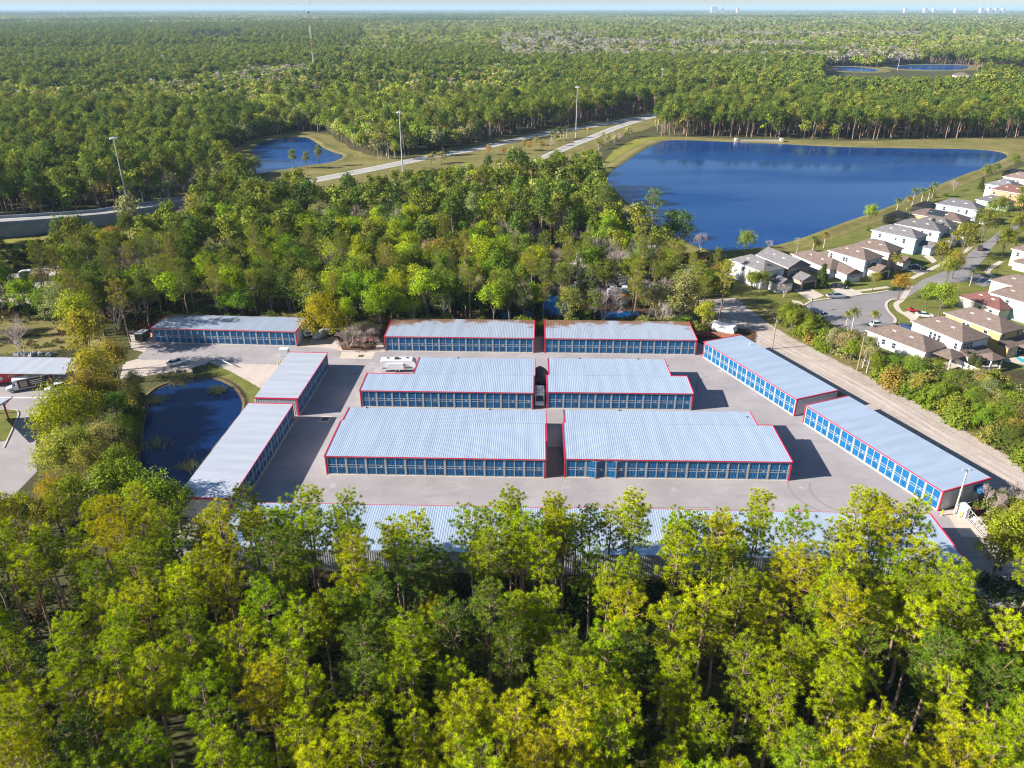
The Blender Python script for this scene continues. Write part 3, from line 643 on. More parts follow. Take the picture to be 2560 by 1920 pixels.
# blue awning on the gable end of the near slanted building
aw = MB(); aw.poly([(34.8, 7.6, 3.6), (34.8, 9.6, 3.6), (36.2, 9.6, 2.9), (36.2, 7.6, 2.9), (36.2, 7.6, 2.6), (36.2, 9.6, 2.6), (34.8, 7.6, 2.6), (34.8, 9.6, 2.6)],
                   [(0, 3, 2, 1), (3, 4, 5, 2), (0, 6, 4, 3), (1, 2, 5, 7)])
aw.build('awning', 'blue', R2_)
MB().box(34.8, 34.9, 7.9, 9.2, 0.0, 2.2).build('side_door', 'white', R2_)
MB().tube((0, 9.0, 4.2), (0, 9.0, 4.9), 0.07).build('vent_pipe', 'white', bpy.data.objects['storage_building.009'], (6, 0, 0))

# ------------------------------------------------------------------ houses
def hexc(r, g, b): return tuple(0.60 * ((v / 255 + 0.055) / 1.055) ** 2.4 if v > 10 else v / 255 / 12.92 for v in (r, g, b))
_cm = {}
def cmat(c, rough=0.85, kind='wall'):
    k = (tuple(round(v, 3) for v in c), kind)
    if k not in _cm:
        if kind == 'shingle': _cm[k] = pm('shingles', tuple(v * .78 for v in c), 0.95, var=0.22, scale=0.9, bump=0.5, bscale=9)
        elif kind == 'car': _cm[k] = pm('car_paint', c, 0.3, 0.2, coat=0.6)
        else: _cm[k] = pm('stucco', c, rough, var=0.05, scale=1.2)
    return _cm[k]
_win = {}
def win_mesh(w, h):
    k = (round(w, 2), round(h, 2))
    if k not in _win:
        t = 0.09; m = MB()
        m.box(-w / 2 - t, -w / 2, -0.07, 0.02, -h / 2 - t, h / 2 + t).box(w / 2, w / 2 + t, -0.07, 0.02, -h / 2 - t, h / 2 + t)
        m.box(-w / 2, w / 2, -0.07, 0.02, h / 2, h / 2 + t).box(-w / 2, w / 2, -0.09, 0.02, -h / 2 - t, -h / 2).box(-w / 2, w / 2, -0.05, 0.02, -0.03, 0.03)
        a = m.build('window', 'white'); b = MB().box(-w / 2, w / 2, -0.03, 0.02, -h / 2, h / 2).build('pane', 'glass')
        _win[k] = (a.data, b.data); bpy.data.objects.remove(a); bpy.data.objects.remove(b)
    return _win[k]
def add_window(T, p, rz, w, h):
    a, b = win_mesh(w, h); o = link('window', a, T, p, rz); link('pane', b, o); return o
def hip(m, x0, x1, y0, y1, z, rise, ov=0.45, gable=False, t=0.16):
    x0 -= ov; x1 += ov; y0 -= ov; y1 += ov; W = min(x1 - x0, y1 - y0) / 2
    if x1 - x0 >= y1 - y0:
        a = 0.0 if gable else W; r0 = (x0 + a, (y0 + y1) / 2, z + rise); r1 = (x1 - a, (y0 + y1) / 2, z + rise)
        c = [(x0, y0, z), (x1, y0, z), (x1, y1, z), (x0, y1, z)]; lo = [(x, y, z - t) for x, y, _ in c]
        m.poly(c + [r0, r1] + lo, [(0, 1, 5, 4), (2, 3, 4, 5), (1, 2, 5), (3, 0, 4), (6, 9, 8, 7), (0, 6, 7, 1), (1, 7, 8, 2), (2, 8, 9, 3), (3, 9, 6, 0)])
    else:
        a = 0.0 if gable else W; r0 = ((x0 + x1) / 2, y0 + a, z + rise); r1 = ((x0 + x1) / 2, y1 - a, z + rise)
        c = [(x0, y0, z), (x1, y0, z), (x1, y1, z), (x0, y1, z)]; lo = [(x, y, z - t) for x, y, _ in c]
        m.poly(c + [r0, r1] + lo, [(0, 1, 4), (1, 2, 5, 4), (2, 3, 5), (3, 0, 4, 5), (6, 9, 8, 7), (0, 6, 7, 1), (1, 7, 8, 2), (2, 8, 9, 3), (3, 9, 6, 0)])
    return m
GREY = hexc(150, 146, 148); BROWN = hexc(150, 130, 120); RED_R = hexc(150, 100, 92)
FOOT = []
def house(label, corner_px, ang, L, W, storeys, wall, roof, wy=(), wx=(), rise=None, gable=False, garage=None, porch=None, wings=(), lower=None, door=None, name='house', vents=2):
    h = 5.9 if storeys == 2 else 3.2
    g = G(*corner_px, h); T = thing(name, label, 'house', (g.x, g.y, 0), R(ang), 'houses by the lake')
    ca, sa = math.cos(R(ang)), math.sin(R(ang)); FOOT.append([(g.x + a * ca - b * sa, g.y + a * sa + b * ca) for a, b in ((-.8, -.8), (L + 6.5, -.8), (L + 6.5, W + .8), (-.8, W + .8))])
    wm = cmat(wall); rm = cmat(roof, kind='shingle'); rise = rise or (min(L, W) * 0.27)
    MB().box(0, L, 0, W, 0, h - 0.1).build('wall', wm, T)
    r = hip(MB(), 0, L, 0, W, h, rise, gable=gable).build('roof', rm, T)
    for i in range(vents):
        MB().box(-0.55, 0.55, -0.35, 0.35, -0.35, 0.25).build('roof_vent', 'wall_panel' if i else 'concrete', r, (L * (0.35 + 0.3 * i), W * 0.30, h + rise * 0.55))
    MB().box(-0.5, L + 0.5, -0.52, -0.47, h - 0.2, h + 0.02).build('gutter', 'white', T)
    if gable:
        m = MB(); m.poly([(L - 0.02, 0, h - 0.12), (L - 0.02, W, h - 0.12), (L - 0.02, W / 2, h + rise - 0.35)], [(0, 1, 2)]); m.poly([(0.02, 0, h - 0.12), (0.02, W / 2, h + rise - 0.35), (0.02, W, h - 0.12)], [(0, 1, 2)])
        m.build('gable', wm, T)
    for (x, z, w, hh) in wy: add_window(T, (x, 0, z), 0, w, hh)
    for (y, z, w, hh) in wx: add_window(T, (L, y, z), R(90), w, hh)
    if lower:                                        # single-storey skirt roof along the near end
        y0, y1, dep, hh = lower
        MB().box(L + 0.004, L + dep, y0, y1, 0, hh - 0.1).build('wing_wall', wm, T)
        m = MB(); m.poly([(L, y0 - 0.3, hh + dep * 0.35), (L + dep + 0.4, y0 - 0.3, hh), (L + dep + 0.4, y1 + 0.3, hh), (L, y1 + 0.3, hh + dep * 0.35), (L, y0 - 0.3, hh - 0.1), (L + dep + 0.4, y0 - 0.3, hh - 0.15), (L + dep + 0.4, y1 + 0.3, hh - 0.15), (L, y1 + 0.3, hh - 0.1)],
                         [(0, 1, 2, 3), (1, 5, 6, 2), (0, 4, 5, 1), (3, 2, 6, 7)]); m.build('wing_roof', rm, T)
        k = int((y1 - y0) / 2.2)
        for i in range(k): add_window(T, (L + dep, y0 + (i + 0.5) * (y1 - y0) / k, 1.5), R(90), 1.1, 1.6)
    if porch:                                        # posts and a small hipped roof
        y0, y1, dep, hh, x_off = porch; xo = L + x_off
        hip(MB(), xo, xo + dep, y0, y1, hh, min(dep, y1 - y0) * 0.3, ov=0.3).build('porch_roof', rm, T)
        for yy in (y0 + 0.2, y1 - 0.2): MB().box(xo + dep - 0.45, xo + dep - 0.1, yy - 0.18, yy + 0.18, 0, hh - 0.15).build('porch_post', 'white', T)
        MB().box(xo, xo + dep, y0, y1, 0, 0.12).build('porch_floor', 'concrete', T)
        MB().box(xo + 0.01, xo + 0.06, y0 + 0.5, y1 - 0.5, 0.12, 2.3).build('porch_doors', 'glass', T)
    if garage:                                       # projecting garage with its own gable and panelled door
        y0, y1, dep, hh, opened = garage
        MB().box(L + 0.004, L + dep, y0, y1, 0, hh - 0.1).build('garage_wall', wm, T)
        hip(MB(), L - 1.0, L + dep, y0, y1, hh, (y1 - y0) * 0.28, ov=0.35, gable=True).build('garage_roof', rm, T) if dep > (y1 - y0) else hip(MB(), L - (y1 - y0), L + dep, y0, y1, hh, (y1 - y0) * 0.26, ov=0.35, gable=True).build('garage_roof', rm, T)
        ym = (y0 + y1) / 2
        m = MB(); m.poly([(L + dep - 0.02, y0, hh - 0.12), (L + dep - 0.02, y1, hh - 0.12), (L + dep - 0.02, ym, hh + (y1 - y0) * 0.2)], [(0, 1, 2)]); m.build('garage_gable', wm, T)
        gd = MB()
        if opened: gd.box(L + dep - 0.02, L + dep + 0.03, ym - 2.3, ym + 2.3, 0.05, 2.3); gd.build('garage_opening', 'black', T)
        else:
            for i in range(4): gd.box(L + dep, L + dep + 0.06, ym - 2.3, ym + 2.3, 0.08 + i * 0.56, 0.60 + i * 0.56)
            d = gd.build('garage_door', 'white', T)
            for i in range(4): MB().box(L + dep + 0.061, L + dep + 0.07, ym - 2.0 + i * 1.05, ym - 1.2 + i * 1.05, 1.85, 2.15).build('pane', 'glass', d)
    for (x0, x1, y0, y1, hh) in wings:               # extra blocks
        MB().box(x0, x1, y0, y1, 0, hh - 0.1).build('wing_wall', wm, T)
        hip(MB(), x0, x1, y0, y1, hh, min(x1 - x0, y1 - y0) * 0.27, ov=0.4).build('wing_roof', rm, T)
    return T
WHITE = (0.54, 0.54, 0.54); CREAM = hexc(228, 218, 195); TAN = hexc(200, 182, 160)
# south row, nearest first
house('single storey house with brown roof behind the hedge, nearest the dirt track', H3(60, 805), -60, 16.5, 8.6, 1, WHITE, BROWN, wy=((5, 1.7, 1.0, 1.4), (8, 1.7, 1.0, 1.4)), porch=(2, 7.5, 4.5, 2.9, 1.2))
house('white two storey house with brown hip roof and square rear porch', H3(680, 680), -68, 15.0, 9.2, 2, WHITE, BROWN, wy=((6.0, 4.4, 0.8, 1.5), (7.3, 4.4, 0.8, 1.5), (8.6, 4.4, 0.8, 1.5), (13.6, 4.2, 0.8, 1.5)), wx=((1.2, 4.6, 0.9, 1.3), (2.3, 4.6, 0.9, 1.3), (3.4, 4.6, 0.9, 1.3)), lower=(0.1, 8.0, 2.6, 2.9), porch=(3.6, 7.6, 3.6, 2.9, 2.8))
house('yellow two storey house with brown roof beside the white one', H3(1140, 565), -65, 15.8, 8.8, 2, hexc(232, 196, 130), BROWN, wy=((5.6, 4.3, 0.9, 1.6), (6.8, 4.3, 0.9, 1.6), (11.8, 4.3, 1.0, 1.7)), wx=((1.2, 4.6, 1.0, 1.2), (6.8, 4.6, 0.8, 1.2)), lower=(0.1, 8.6, 2.8, 2.9), porch=(3.8, 8.2, 3.8, 2.9, 3.0))
house('low white house with reddish brown hip roof', H3(1330, 330), -68, 13.0, 9.0, 1, CREAM, RED_R, wy=((7, 1.7, 1.0, 1.4), (10.5, 1.7, 1.0, 1.4)), wx=((6.5, 1.7, 0.9, 1.2),))
house('pale teal two storey house with brown roof at the right edge, behind the red roof', H3(1755, 285), -58, 13.0, 9.0, 2, hexc(190, 225, 225), BROWN, wy=((5, 4.4, 0.9, 1.4),), lower=(0.2, 8, 3, 2.9))
house('cream two storey house at the right edge, nearest the street crossing', H3(1765, 110), -60, 14.0, 9.0, 2, CREAM, BROWN, wy=((5, 4.4, 0.9, 1.4), (9, 4.4, 0.9, 1.4)))
# north row along the lake, from the wood to the right
house('white two storey house with grey roof nearest the wood, half hidden by trees', H1(45, 265), -64, 15.0, 8.6, 2, WHITE, GREY, wy=((6, 4.3, 0.8, 1.3), (9, 4.3, 0.8, 1.3)), wx=((6, 4.4, 0.9, 1.2),), garage=(2.5, 8.0, 5.0, 3.0, False))
house('tan two storey house with grey gabled roof and open garage', H1(410, 205), -68, 15.3, 8.4, 2, hexc(196, 176, 158), GREY, wy=((12.4, 4.0, 0.9, 1.5),), wx=((2.4, 4.6, 0.7, 0.9), (3.5, 4.6, 0.7, 0.9)), gable=True, garage=(1.0, 7.2, 5.6, 3.1, True))
house('long single storey house with brown roof and white panelled garage door', H1(890, 190), -70, 19.0, 8.2, 1, hexc(205, 205, 205), BROWN, wy=((5, 1.7, 0.9, 1.2), (9, 1.7, 0.9, 1.2)), garage=(2.2, 8.0, 5.5, 3.0, False))
house('white two storey house with brown roof behind the round street tree', H1(1400, 140), -58, 14.0, 9.0, 2, WHITE, BROWN, wy=((1.2, 4.4, 0.9, 1.5), (6.2, 4.4, 0.8, 1.4), (7.2, 4.4, 0.8, 1.4), (8, 1.6, 0.9, 1.3)), wx=((2, 4.5, 0.9, 1.2), (6.6, 4.5, 0.9, 1.2)), wings=((-5.0, -0.02, 0.5, 7.5, 3.6),), garage=(1.6, 7.6, 4.5, 3.0, True))
house('pinkish two storey house with brown roof next to the blue house', (2132, 612), -50, 13.0, 9.0, 2, hexc(226, 208, 198), BROWN, wy=((6, 4.4, 0.9, 1.4), (7.4, 4.4, 0.9, 1.4)), wx=((3, 4.5, 0.9, 1.2),), garage=(3.0, 8.6, 4.0, 3.0, False))
house('light blue two storey house with grey roof, nearest the tall palm', H2(115, 965), -50, 16.2, 8.6, 2, hexc(180, 208, 232), GREY, wy=((3.2, 4.4, 0.9, 1.5), (9.2, 4.4, 0.6, 1.1), (12.2, 4.3, 0.9, 1.6)), wx=((2, 4.5, 0.9, 1.2),), garage=(3.2, 8.4, 4.6, 3.0, False))
house('white house with dark grey roof behind the light blue house', H2(440, 880), -47, 16.0, 8.6, 2, WHITE, hexc(132, 128, 130), wy=((10, 4.4, 0.9, 1.3), (13, 4.4, 0.9, 1.3)), garage=(3.0, 8.4, 4.0, 3.0, False))
house('white house with dark grey roof and bare white side wall', H2(700, 850), -47, 13.0, 8.4, 2, WHITE, hexc(135, 130, 132), wy=(), garage=(3.0, 8.0, 4.5, 3.0, False))
SOL = house('tan single storey house with solar panels on its brown roof', H2(640, 735), -48, 20.0, 10.0, 1, hexc(222, 190, 140), hexc(140, 120, 112), wy=((15, 1.7, 0.9, 1.2),), rise=2.2)
house('pale blue two storey house with grey roof behind the solar panels', H2(1005, 600), -48, 16.0, 8.6, 2, hexc(196, 212, 232), hexc(138, 136, 142), wy=((3.4, 4.4, 0.9, 1.5), (9.2, 4.4, 0.7, 1.2), (12.2, 4.4, 0.9, 1.6)), garage=(2.0, 8.0, 5.0, 3.0, False))
house('mint green house with grey roof far along the lake', H2(1560, 545), -48, 13.0, 8.0, 1, hexc(208, 235, 205), hexc(130, 128, 132), wy=((6, 1.7, 0.9, 1.2),))
house('orange tan two storey house with red brown roof far along the lake', H2(1760, 400), -52, 15.0, 9.0, 2, hexc(228, 178, 140), hexc(150, 104, 95), wy=((1.6, 4.4, 0.9, 1.3), (8.5, 4.4, 0.9, 1.3)))
house('white house with grey roof just left of the red brown roof', H2(1690, 330), -52, 12.0, 10.0, 2, WHITE, hexc(150, 150, 156), wy=((2.0, 4.4, 0.9, 1.3),))
house('beige two storey house farthest along the lake at the right edge', H2(1930, 225), -55, 14.0, 9.5, 2, hexc(226, 208, 190), hexc(158, 138, 128), wy=((5, 4.4, 0.9, 1.3), (7, 4.4, 0.9, 1.3)))
house('white walled house corner at the right edge across the street', H2(2060, 1225), -55, 13.0, 9.0, 2, CREAM, BROWN, wy=((2, 4.4, 0.9, 1.3), (4, 1.6, 0.9, 1.3)), wings=((3, 9, -4.0, -0.02, 3.0),))
# solar panels
for i in range(6):
    for j in range(2):
        m = MB(); y0 = 0.9 + j * 1.75; f = lambda y: 3.24 + (y + 0.45) * 2.2 / 5.45
        m.poly([(6 + i * 1.1, y0, f(y0) + 0.12), (7.02 + i * 1.1, y0, f(y0) + 0.12), (7.02 + i * 1.1, y0 + 1.65, f(y0 + 1.65) + 0.12), (6 + i * 1.1, y0 + 1.65, f(y0 + 1.65) + 0.12),
                (6 + i * 1.1, y0, f(y0) + 0.04), (7.02 + i * 1.1, y0, f(y0) + 0.04), (7.02 + i * 1.1, y0 + 1.65, f(y0 + 1.65) + 0.04), (6 + i * 1.1, y0 + 1.65, f(y0 + 1.65) + 0.04)],
               [(0, 1, 2, 3), (7, 6, 5, 4), (0, 4, 5, 1), (1, 5, 6, 2), (2, 6, 7, 3), (3, 7, 4, 0)])
        m.build('solar_panel', 'glass', SOL)
# far houses beyond the wood behind the lake
for px, py, c, rc, lb in ((2385, 188, (0.6, 0.5, 0.42), BROWN, 'far tan roofed house beyond the lakeside pines, leftmost of the far group'), (2445, 186, (0.6, 0.52, 0.42), BROWN, 'far tan roofed house beyond the lakeside pines, second of the far group'),
                          (2496, 197, WHITE, RED_R, 'far white house with reddish roof beyond the lakeside pines'), (2515, 186, WHITE, GREY, 'far white house with grey roof behind the reddish roof')):
    house(lb, (px, py), -20, 17, 12, 1, c, rc, vents=0)
# streets of the neighbourhood
STREET = GP([H3(-700, 560), H1(1050, 900), H1(1150, 845), H1(1600, 800), H1(1900, 755), H1(2212, 700), H3(350, 262), H3(700, 190), H3(800, 110), H2(1250, 1480), H2(1300, 1420), H2(1500, 1250), H2(1700, 1120), H2(1850, 1000), H2(2000, 930), H2(2150, 830), H2(2230, 860), H2(2100, 960), H2(1950, 1050), H2(1780, 1200), H2(1680, 1350), H2(1540, 1500), H2(1560, 1560), H2(1760, 1659), H3(1800, 170), H3(1640, 205), H3(1440, 130), H3(1100, 165), H3(780, 235), H3(600, 350), H3(470, 370), H3(330, 400), H3(305, 460), H3(345, 540), H3(430, 620), H3(450, 660), H3(400, 710), H3(200, 820), H3(-200, 860)])
patch('street', STREET, 0.016, 'street', rim=0)
patch('neighbourhood_lawn', GP([H1(-200, 700), H1(300, 150), H2(0, 900), H2(700, 560), H2(1400, 350), H2(2400, 50), H2(2500, 1600), H3(2400, 1300), H3(1700, 1300), H3(900, 1250), H3(-300, 850), H1(900, 1000)]), 0.005, 'lawn', rim=3, amp=1)
m_k = ribbon('kerb', smooth_loop(GP([H3(460, 380), H3(380, 380), H3(310, 420), H3(300, 480), H3(345, 560), H3(440, 650), H3(420, 715)]), 2, closed=False), 0.8, 0.14, 'concrete')
ribbon('kerb', smooth_loop(GP([H1(1060, 900), H1(1160, 838), H1(1600, 792), H1(1900, 745), H3(100, 300), H3(340, 258)]), 1, closed=False), 0.7, 0.14, 'concrete')
ribbon('sidewalk', smooth_loop(GP([H3(640, 190), H3(520, 400), H3(430, 440), H3(480, 540), H3(600, 600), H3(700, 680)]), 2, closed=False), 1.6, 0.03, 'concrete')
ribbon('sidewalk', smooth_loop(GP([H1(1700, 715), H1(2000, 680), H1(2212, 650)]), 1, closed=False), 1.6, 0.03, 'concrete')
ribbon('sidewalk', smooth_loop(GP([H2(650, 1640), H2(900, 1520), H2(1150, 1400), H2(1350, 1300), H2(1500, 1180)]), 1, closed=False), 1.6, 0.03, 'concrete')
ribbon('sidewalk', smooth_loop(GP([H2(1900, 1400), H2(1740, 1500), H2(1690, 1560), H2(1800, 1620)]), 1, closed=False), 1.6, 0.03, 'concrete')
for i, q in enumerate(([H1(900, 680), H1(1090, 640), H1(1330, 770), H1(1140, 840), H1(1010, 760)], [H1(1380, 640), H1(1530, 600), H1(1900, 750), H1(1620, 800)], [H1(880, 830), H1(1000, 850), H1(1060, 900), H1(940, 960)],
                       [H3(500, 560), H3(620, 540), H3(760, 620), H3(700, 690)], [H2(490, 1490), H2(620, 1460), H2(880, 1540), H2(760, 1580)], [H2(820, 1330), H2(920, 1310), H2(1010, 1400), H2(950, 1430)])):
    patch('driveway', GP(q), 0.026, 'concrete', rim=0)
for p in ((H3(1560, 130), H3(1660, 65)), (H3(1665, 150), H3(1765, 85))):
    a, b = G(*p[0]), G(*p[1]); ribbon('road_marking', [(a.x, a.y), (b.x, b.y)], 0.5, 0.022, 'paint')
patch('patio', GP([H3(1480, 1260), H3(1860, 1250), H3(1850, 1310), H3(1600, 1400)]), 0.02, 'concrete', rim=0)
patch('patio', GP([H3(1900, 1120), H3(2300, 1080), H3(2300, 1300), H3(1960, 1240)]), 0.02, 'concrete', rim=0)
pl = patch('swimming_pool', GP([H3(2100, 1185), H3(2300, 1140), H3(2330, 1260), H3(2180, 1250)]), 0.05, 'pool', rim=0)

# ------------------------------------------------------------------ vehicles
_whl = {}
def wheel(T, x, y, r=0.34, w=0.24):
    k = (r, w)
    if k not in _whl:
        a = MB().tube((0, -w / 2, 0), (0, w / 2, 0), r, n=14).build('wheel', 'rubber'); b = MB().tube((0, -w / 2 - 0.01, 0), (0, w / 2 + 0.01, 0), r * 0.62, n=10).build('rim', 'rim')
        _whl[k] = (a.data, b.data); bpy.data.objects.remove(a); bpy.data.objects.remove(b)
    a, b = _whl[k]; o = link('wheel', a, T, (x, y, r)); link('rim', b, o)
def loft(m, secs):
    """secs: list of (x, half_width_bottom, half_width_top, z0, z1) cross sections joined into one hull"""
    V = []
    for x, wb, wt, z0, z1 in secs: V += [(x, -wb, z0), (x, -wb, z0 + (z1 - z0) * 0.6), (x, -wt, z1), (x, wt, z1), (x, wb, z0 + (z1 - z0) * 0.6), (x, wb, z0)]
    F = []; n = len(secs)
    for i in range(n - 1):
        for j in range(6): F.append((i * 6 + j, i * 6 + (j + 1) % 6, (i + 1) * 6 + (j + 1) % 6, (i + 1) * 6 + j))
    F += [tuple(range(6))[::-1], tuple(range((n - 1) * 6, n * 6))]
    m.poly(V, F); return m
def car(label, px, ang, c, kind='sedan', name=None):
    g = G(*px); T = thing(name or {'sedan': 'parked_car', 'suv': 'parked_car', 'pickup': 'pickup_truck'}[kind], label, 'truck' if kind == 'pickup' else 'car', (g.x, g.y, 0.03), R(ang), 'vehicles at the houses and yard')
    p = cmat(c, kind='car'); W = 0.92; z0 = 0.28
    if kind == 'sedan':
        loft(MB(), [(-2.35, .72, .66, .42, .82), (-2.2, .88, .80, z0, .92), (-1.4, W, .84, z0, .98), (0.9, W, .84, z0, .95), (2.0, .90, .78, z0, .80), (2.35, .72, .62, .38, .66)]).build('body', p, T)
        gl = [(-1.75, .78, .74, .94, .97), (-0.95, .78, .60, .93, 1.38), (0.25, .78, .60, .93, 1.42), (1.15, .78, .72, .92, .96)]; rf = (-0.95, 0.25, 0.58, 1.385)
        wx = (-1.42, 1.42); r = .33
    elif kind == 'suv':
        loft(MB(), [(-2.3, .82, .78, .42, 1.0), (-2.2, W, .86, z0, 1.08), (0.9, W, .86, z0, 1.06), (2.1, .90, .80, z0, .98), (2.35, .76, .68, .42, .85)]).build('body', p, T)
        gl = [(-2.15, .82, .76, 1.05, 1.10), (-1.9, .82, .66, 1.04, 1.66), (0.3, .82, .66, 1.04, 1.68), (1.05, .82, .76, 1.03, 1.08)]; rf = (-1.9, 0.3, 0.66, 1.67)
        wx = (-1.4, 1.42); r = .37
    else:
        loft(MB(), [(-2.85, .90, .88, .55, 1.05), (-1.0, .95, .90, .45, 1.08), (1.2, .95, .90, .45, 1.10), (2.6, .92, .86, .45, 1.04), (2.85, .80, .76, .5, .92)]).build('body', p, T)
        gl = [(-1.15, .82, .76, 1.08, 1.14), (-0.9, .82, .68, 1.08, 1.72), (0.6, .82, .68, 1.08, 1.75), (1.35, .82, .76, 1.08, 1.14)]; rf = (-0.9, 0.6, 0.66, 1.74)
        MB().box(-2.72, -1.12, -.74, .74, 1.02, 1.075).build('cargo_bed', 'black', T)
        wx = (-1.8, 1.85); r = .40
    loft(MB(), gl).build('windows', 'glass', T)
    MB().box(rf[0], rf[1], -rf[2], rf[2], rf[3] - 0.02, rf[3] + 0.04).build('roof_panel', p, T)
    for xx in wx:
        for yy in (-.82, .82): wheel(T, xx, yy, r)
    for yy in (-.6, .6):
        MB().box(2.22 + (.5 if kind == 'pickup' else 0), 2.36 + (.5 if kind == 'pickup' else 0), yy - .16, yy + .16, .60, .74).build('headlight', 'lamp_clear', T)
        MB().box(-2.37 - (.5 if kind == 'pickup' else 0), -2.22 - (.5 if kind == 'pickup' else 0), yy - .14, yy + .14, .66, .84).build('tail_light', 'lamp_red', T)
    return T
car('white sedan parked on the gravel drive above the retention pond', Z1(1136, 543), 36, (0.7, 0.72, 0.74))
car('silver grey pickup truck at the kerb of the cul-de-sac', H1(1490, 800), 3, (0.42, 0.44, 0.48), 'pickup')
car('black sedan on the driveway beside the low brown roofed house', H1(1530, 660), -30, (0.015, 0.015, 0.018))
car('dark blue car behind the hedge on the cul-de-sac', H1(1200, 1010), -25, (0.02, 0.035, 0.10))
car('silver blue car in the shade at the end of the cul-de-sac', H1(1020, 975), -20, (0.20, 0.26, 0.34))
car('black car on the driveway left of the blue recycling bin', H2(710, 1500), -20, (0.012, 0.012, 0.014))
car('white sedan on the driveway behind the red buggy', H3(830, 620), -12, (0.75, 0.75, 0.75))
car('white car with yellow shrub beside it, by the low brown roof', H3(180, 745), 10, (0.7, 0.72, 0.74))
car('dark blue car tucked between the low brown roof and the white house', H3(605, 790), -35, (0.03, 0.06, 0.2))
car('dark car parked on the tree shaded street', H2(1600, 1240), 60, (0.05, 0.055, 0.06), 'suv')
car('white utility vehicle in front of the shelter, half behind the green tree', C5(985, 800), 218, (0.75, 0.76, 0.78), 'suv')
car('red car among the scrap at the left edge of the wood', (25, 728), 100, (0.5, 0.02, 0.03), 'suv')
# red buggy
g = G(*H3(670, 545)); T = thing('golf_buggy', 'small red open buggy on the grass beside the white sedan', 'buggy', (g.x, g.y, 0.02), R(-12))
loft(MB(), [(-1.3, .6, .5, .3, .75), (-.6, .6, .5, .3, .8), (.5, .6, .45, .3, .7), (1.3, .5, .35, .35, .6)]).build('body', cmat((0.6, 0.01, 0.03), kind='car'), T)
MB().box(-.5, .1, -.5, .5, .75, .9).box(-.6, -.45, -.5, .5, .85, 1.3).build('seat', 'black', T)
for xx in (-.9, .9):
    for yy in (-.6, .6): wheel(T, xx, yy, .27)
# shuttle bus
g = G(*C5(520, 760)); T = thing('shuttle_bus', 'white shuttle bus with dark printed sides parked under the shelter', 'bus', (g.x, g.y, 0.02), R(180 + 32), None)
m = MB(); m.extr([(-5.2, .55), (2.2, .55), (2.2, 2.2), (3.0, 2.35), (3.05, 2.75), (2.6, 2.98), (-5.2, 3.0)], -1.15, 1.15); m.build('body', 'white', T)
loft(MB(), [(2.2, 1.0, .95, .5, 2.1), (2.7, 1.0, .8, .5, 2.0), (3.35, .98, .85, .5, 1.35), (4.4, .9, .8, .5, 1.15), (4.6, .8, .75, .55, 1.0)]).build('cab', 'white', T)
loft(MB(), [(2.62, .9, .82, 1.3, 2.08), (3.30, .9, .86, 1.3, 1.42)]).build('windscreen', 'glass', T)
for s in (-1, 1):
    sp = MB().box(-5.1, 2.1, *sorted((s * 1.152, s * 1.17)), .75, 2.8).build('side_print', 'black', T)
    MB().box(.2, 1.7, *sorted((s * 1.172, s * 1.18)), 1.0, 2.5).build('print_picture', pm('picture', (.5, .4, .34), .6, c2=(.14, .1, .09), scale=2.5), sp)
    for k, (xa, xb) in enumerate(((-3.2, -.4), (-2.8, -.3), (-3.4, -.6))): MB().box(xa, xb, *sorted((s * 1.172, s * 1.18)), 2.15 - k * .45, 2.33 - k * .45).build('print_line', 'white', sp)
    wheel(T, 3.5, s * .95, .42, .26); wheel(T, -3.2, s * .95, .42, .26)
MB().box(-.4, .6, -.5, .5, 3.0, 3.3).build('roof_unit', 'white', T)
# red trailer with lettering
g = G(*C5(95, 665)); T = thing('box_trailer', 'red box trailer with white lettering under the left end of the shelter', 'trailer', (g.x, g.y, 0.02), R(180 + 28))
MB().box(-4.2, 3.0, -1.15, 1.15, .5, 2.6).build('body', pm('red_body', (.62, .02, .03), .4), T)
for xx in (-2.0, -1.1):
    for yy in (-1.1, 1.1): wheel(T, xx, yy, .36)
def lettering(txt, T, loc, rot, size, mat, name='lettering'):
    cu = bpy.data.curves.new(name, 'FONT'); cu.body = txt; cu.size = size; cu.extrude = 0.012; cu.align_x = 'CENTER'
    o = bpy.data.objects.new(name, cu); col.objects.link(o); dg = bpy.context.evaluated_depsgraph_get()
    me = bpy.data.meshes.new_from_object(o.evaluated_get(dg)); bpy.data.objects.remove(o); me.materials.clear(); me.materials.append(M[mat])
    r = link(name, me, T, loc); r.rotation_euler = rot; return r
lettering('FREE', T, (-2.0, 1.165, 1.35), (R(90), 0, R(180)), 1.0, 'white')
MB().tube((.6, 1.15, 1.6), (.6, 1.17, 1.6), .5, n=14).build('round_emblem', 'white', T)
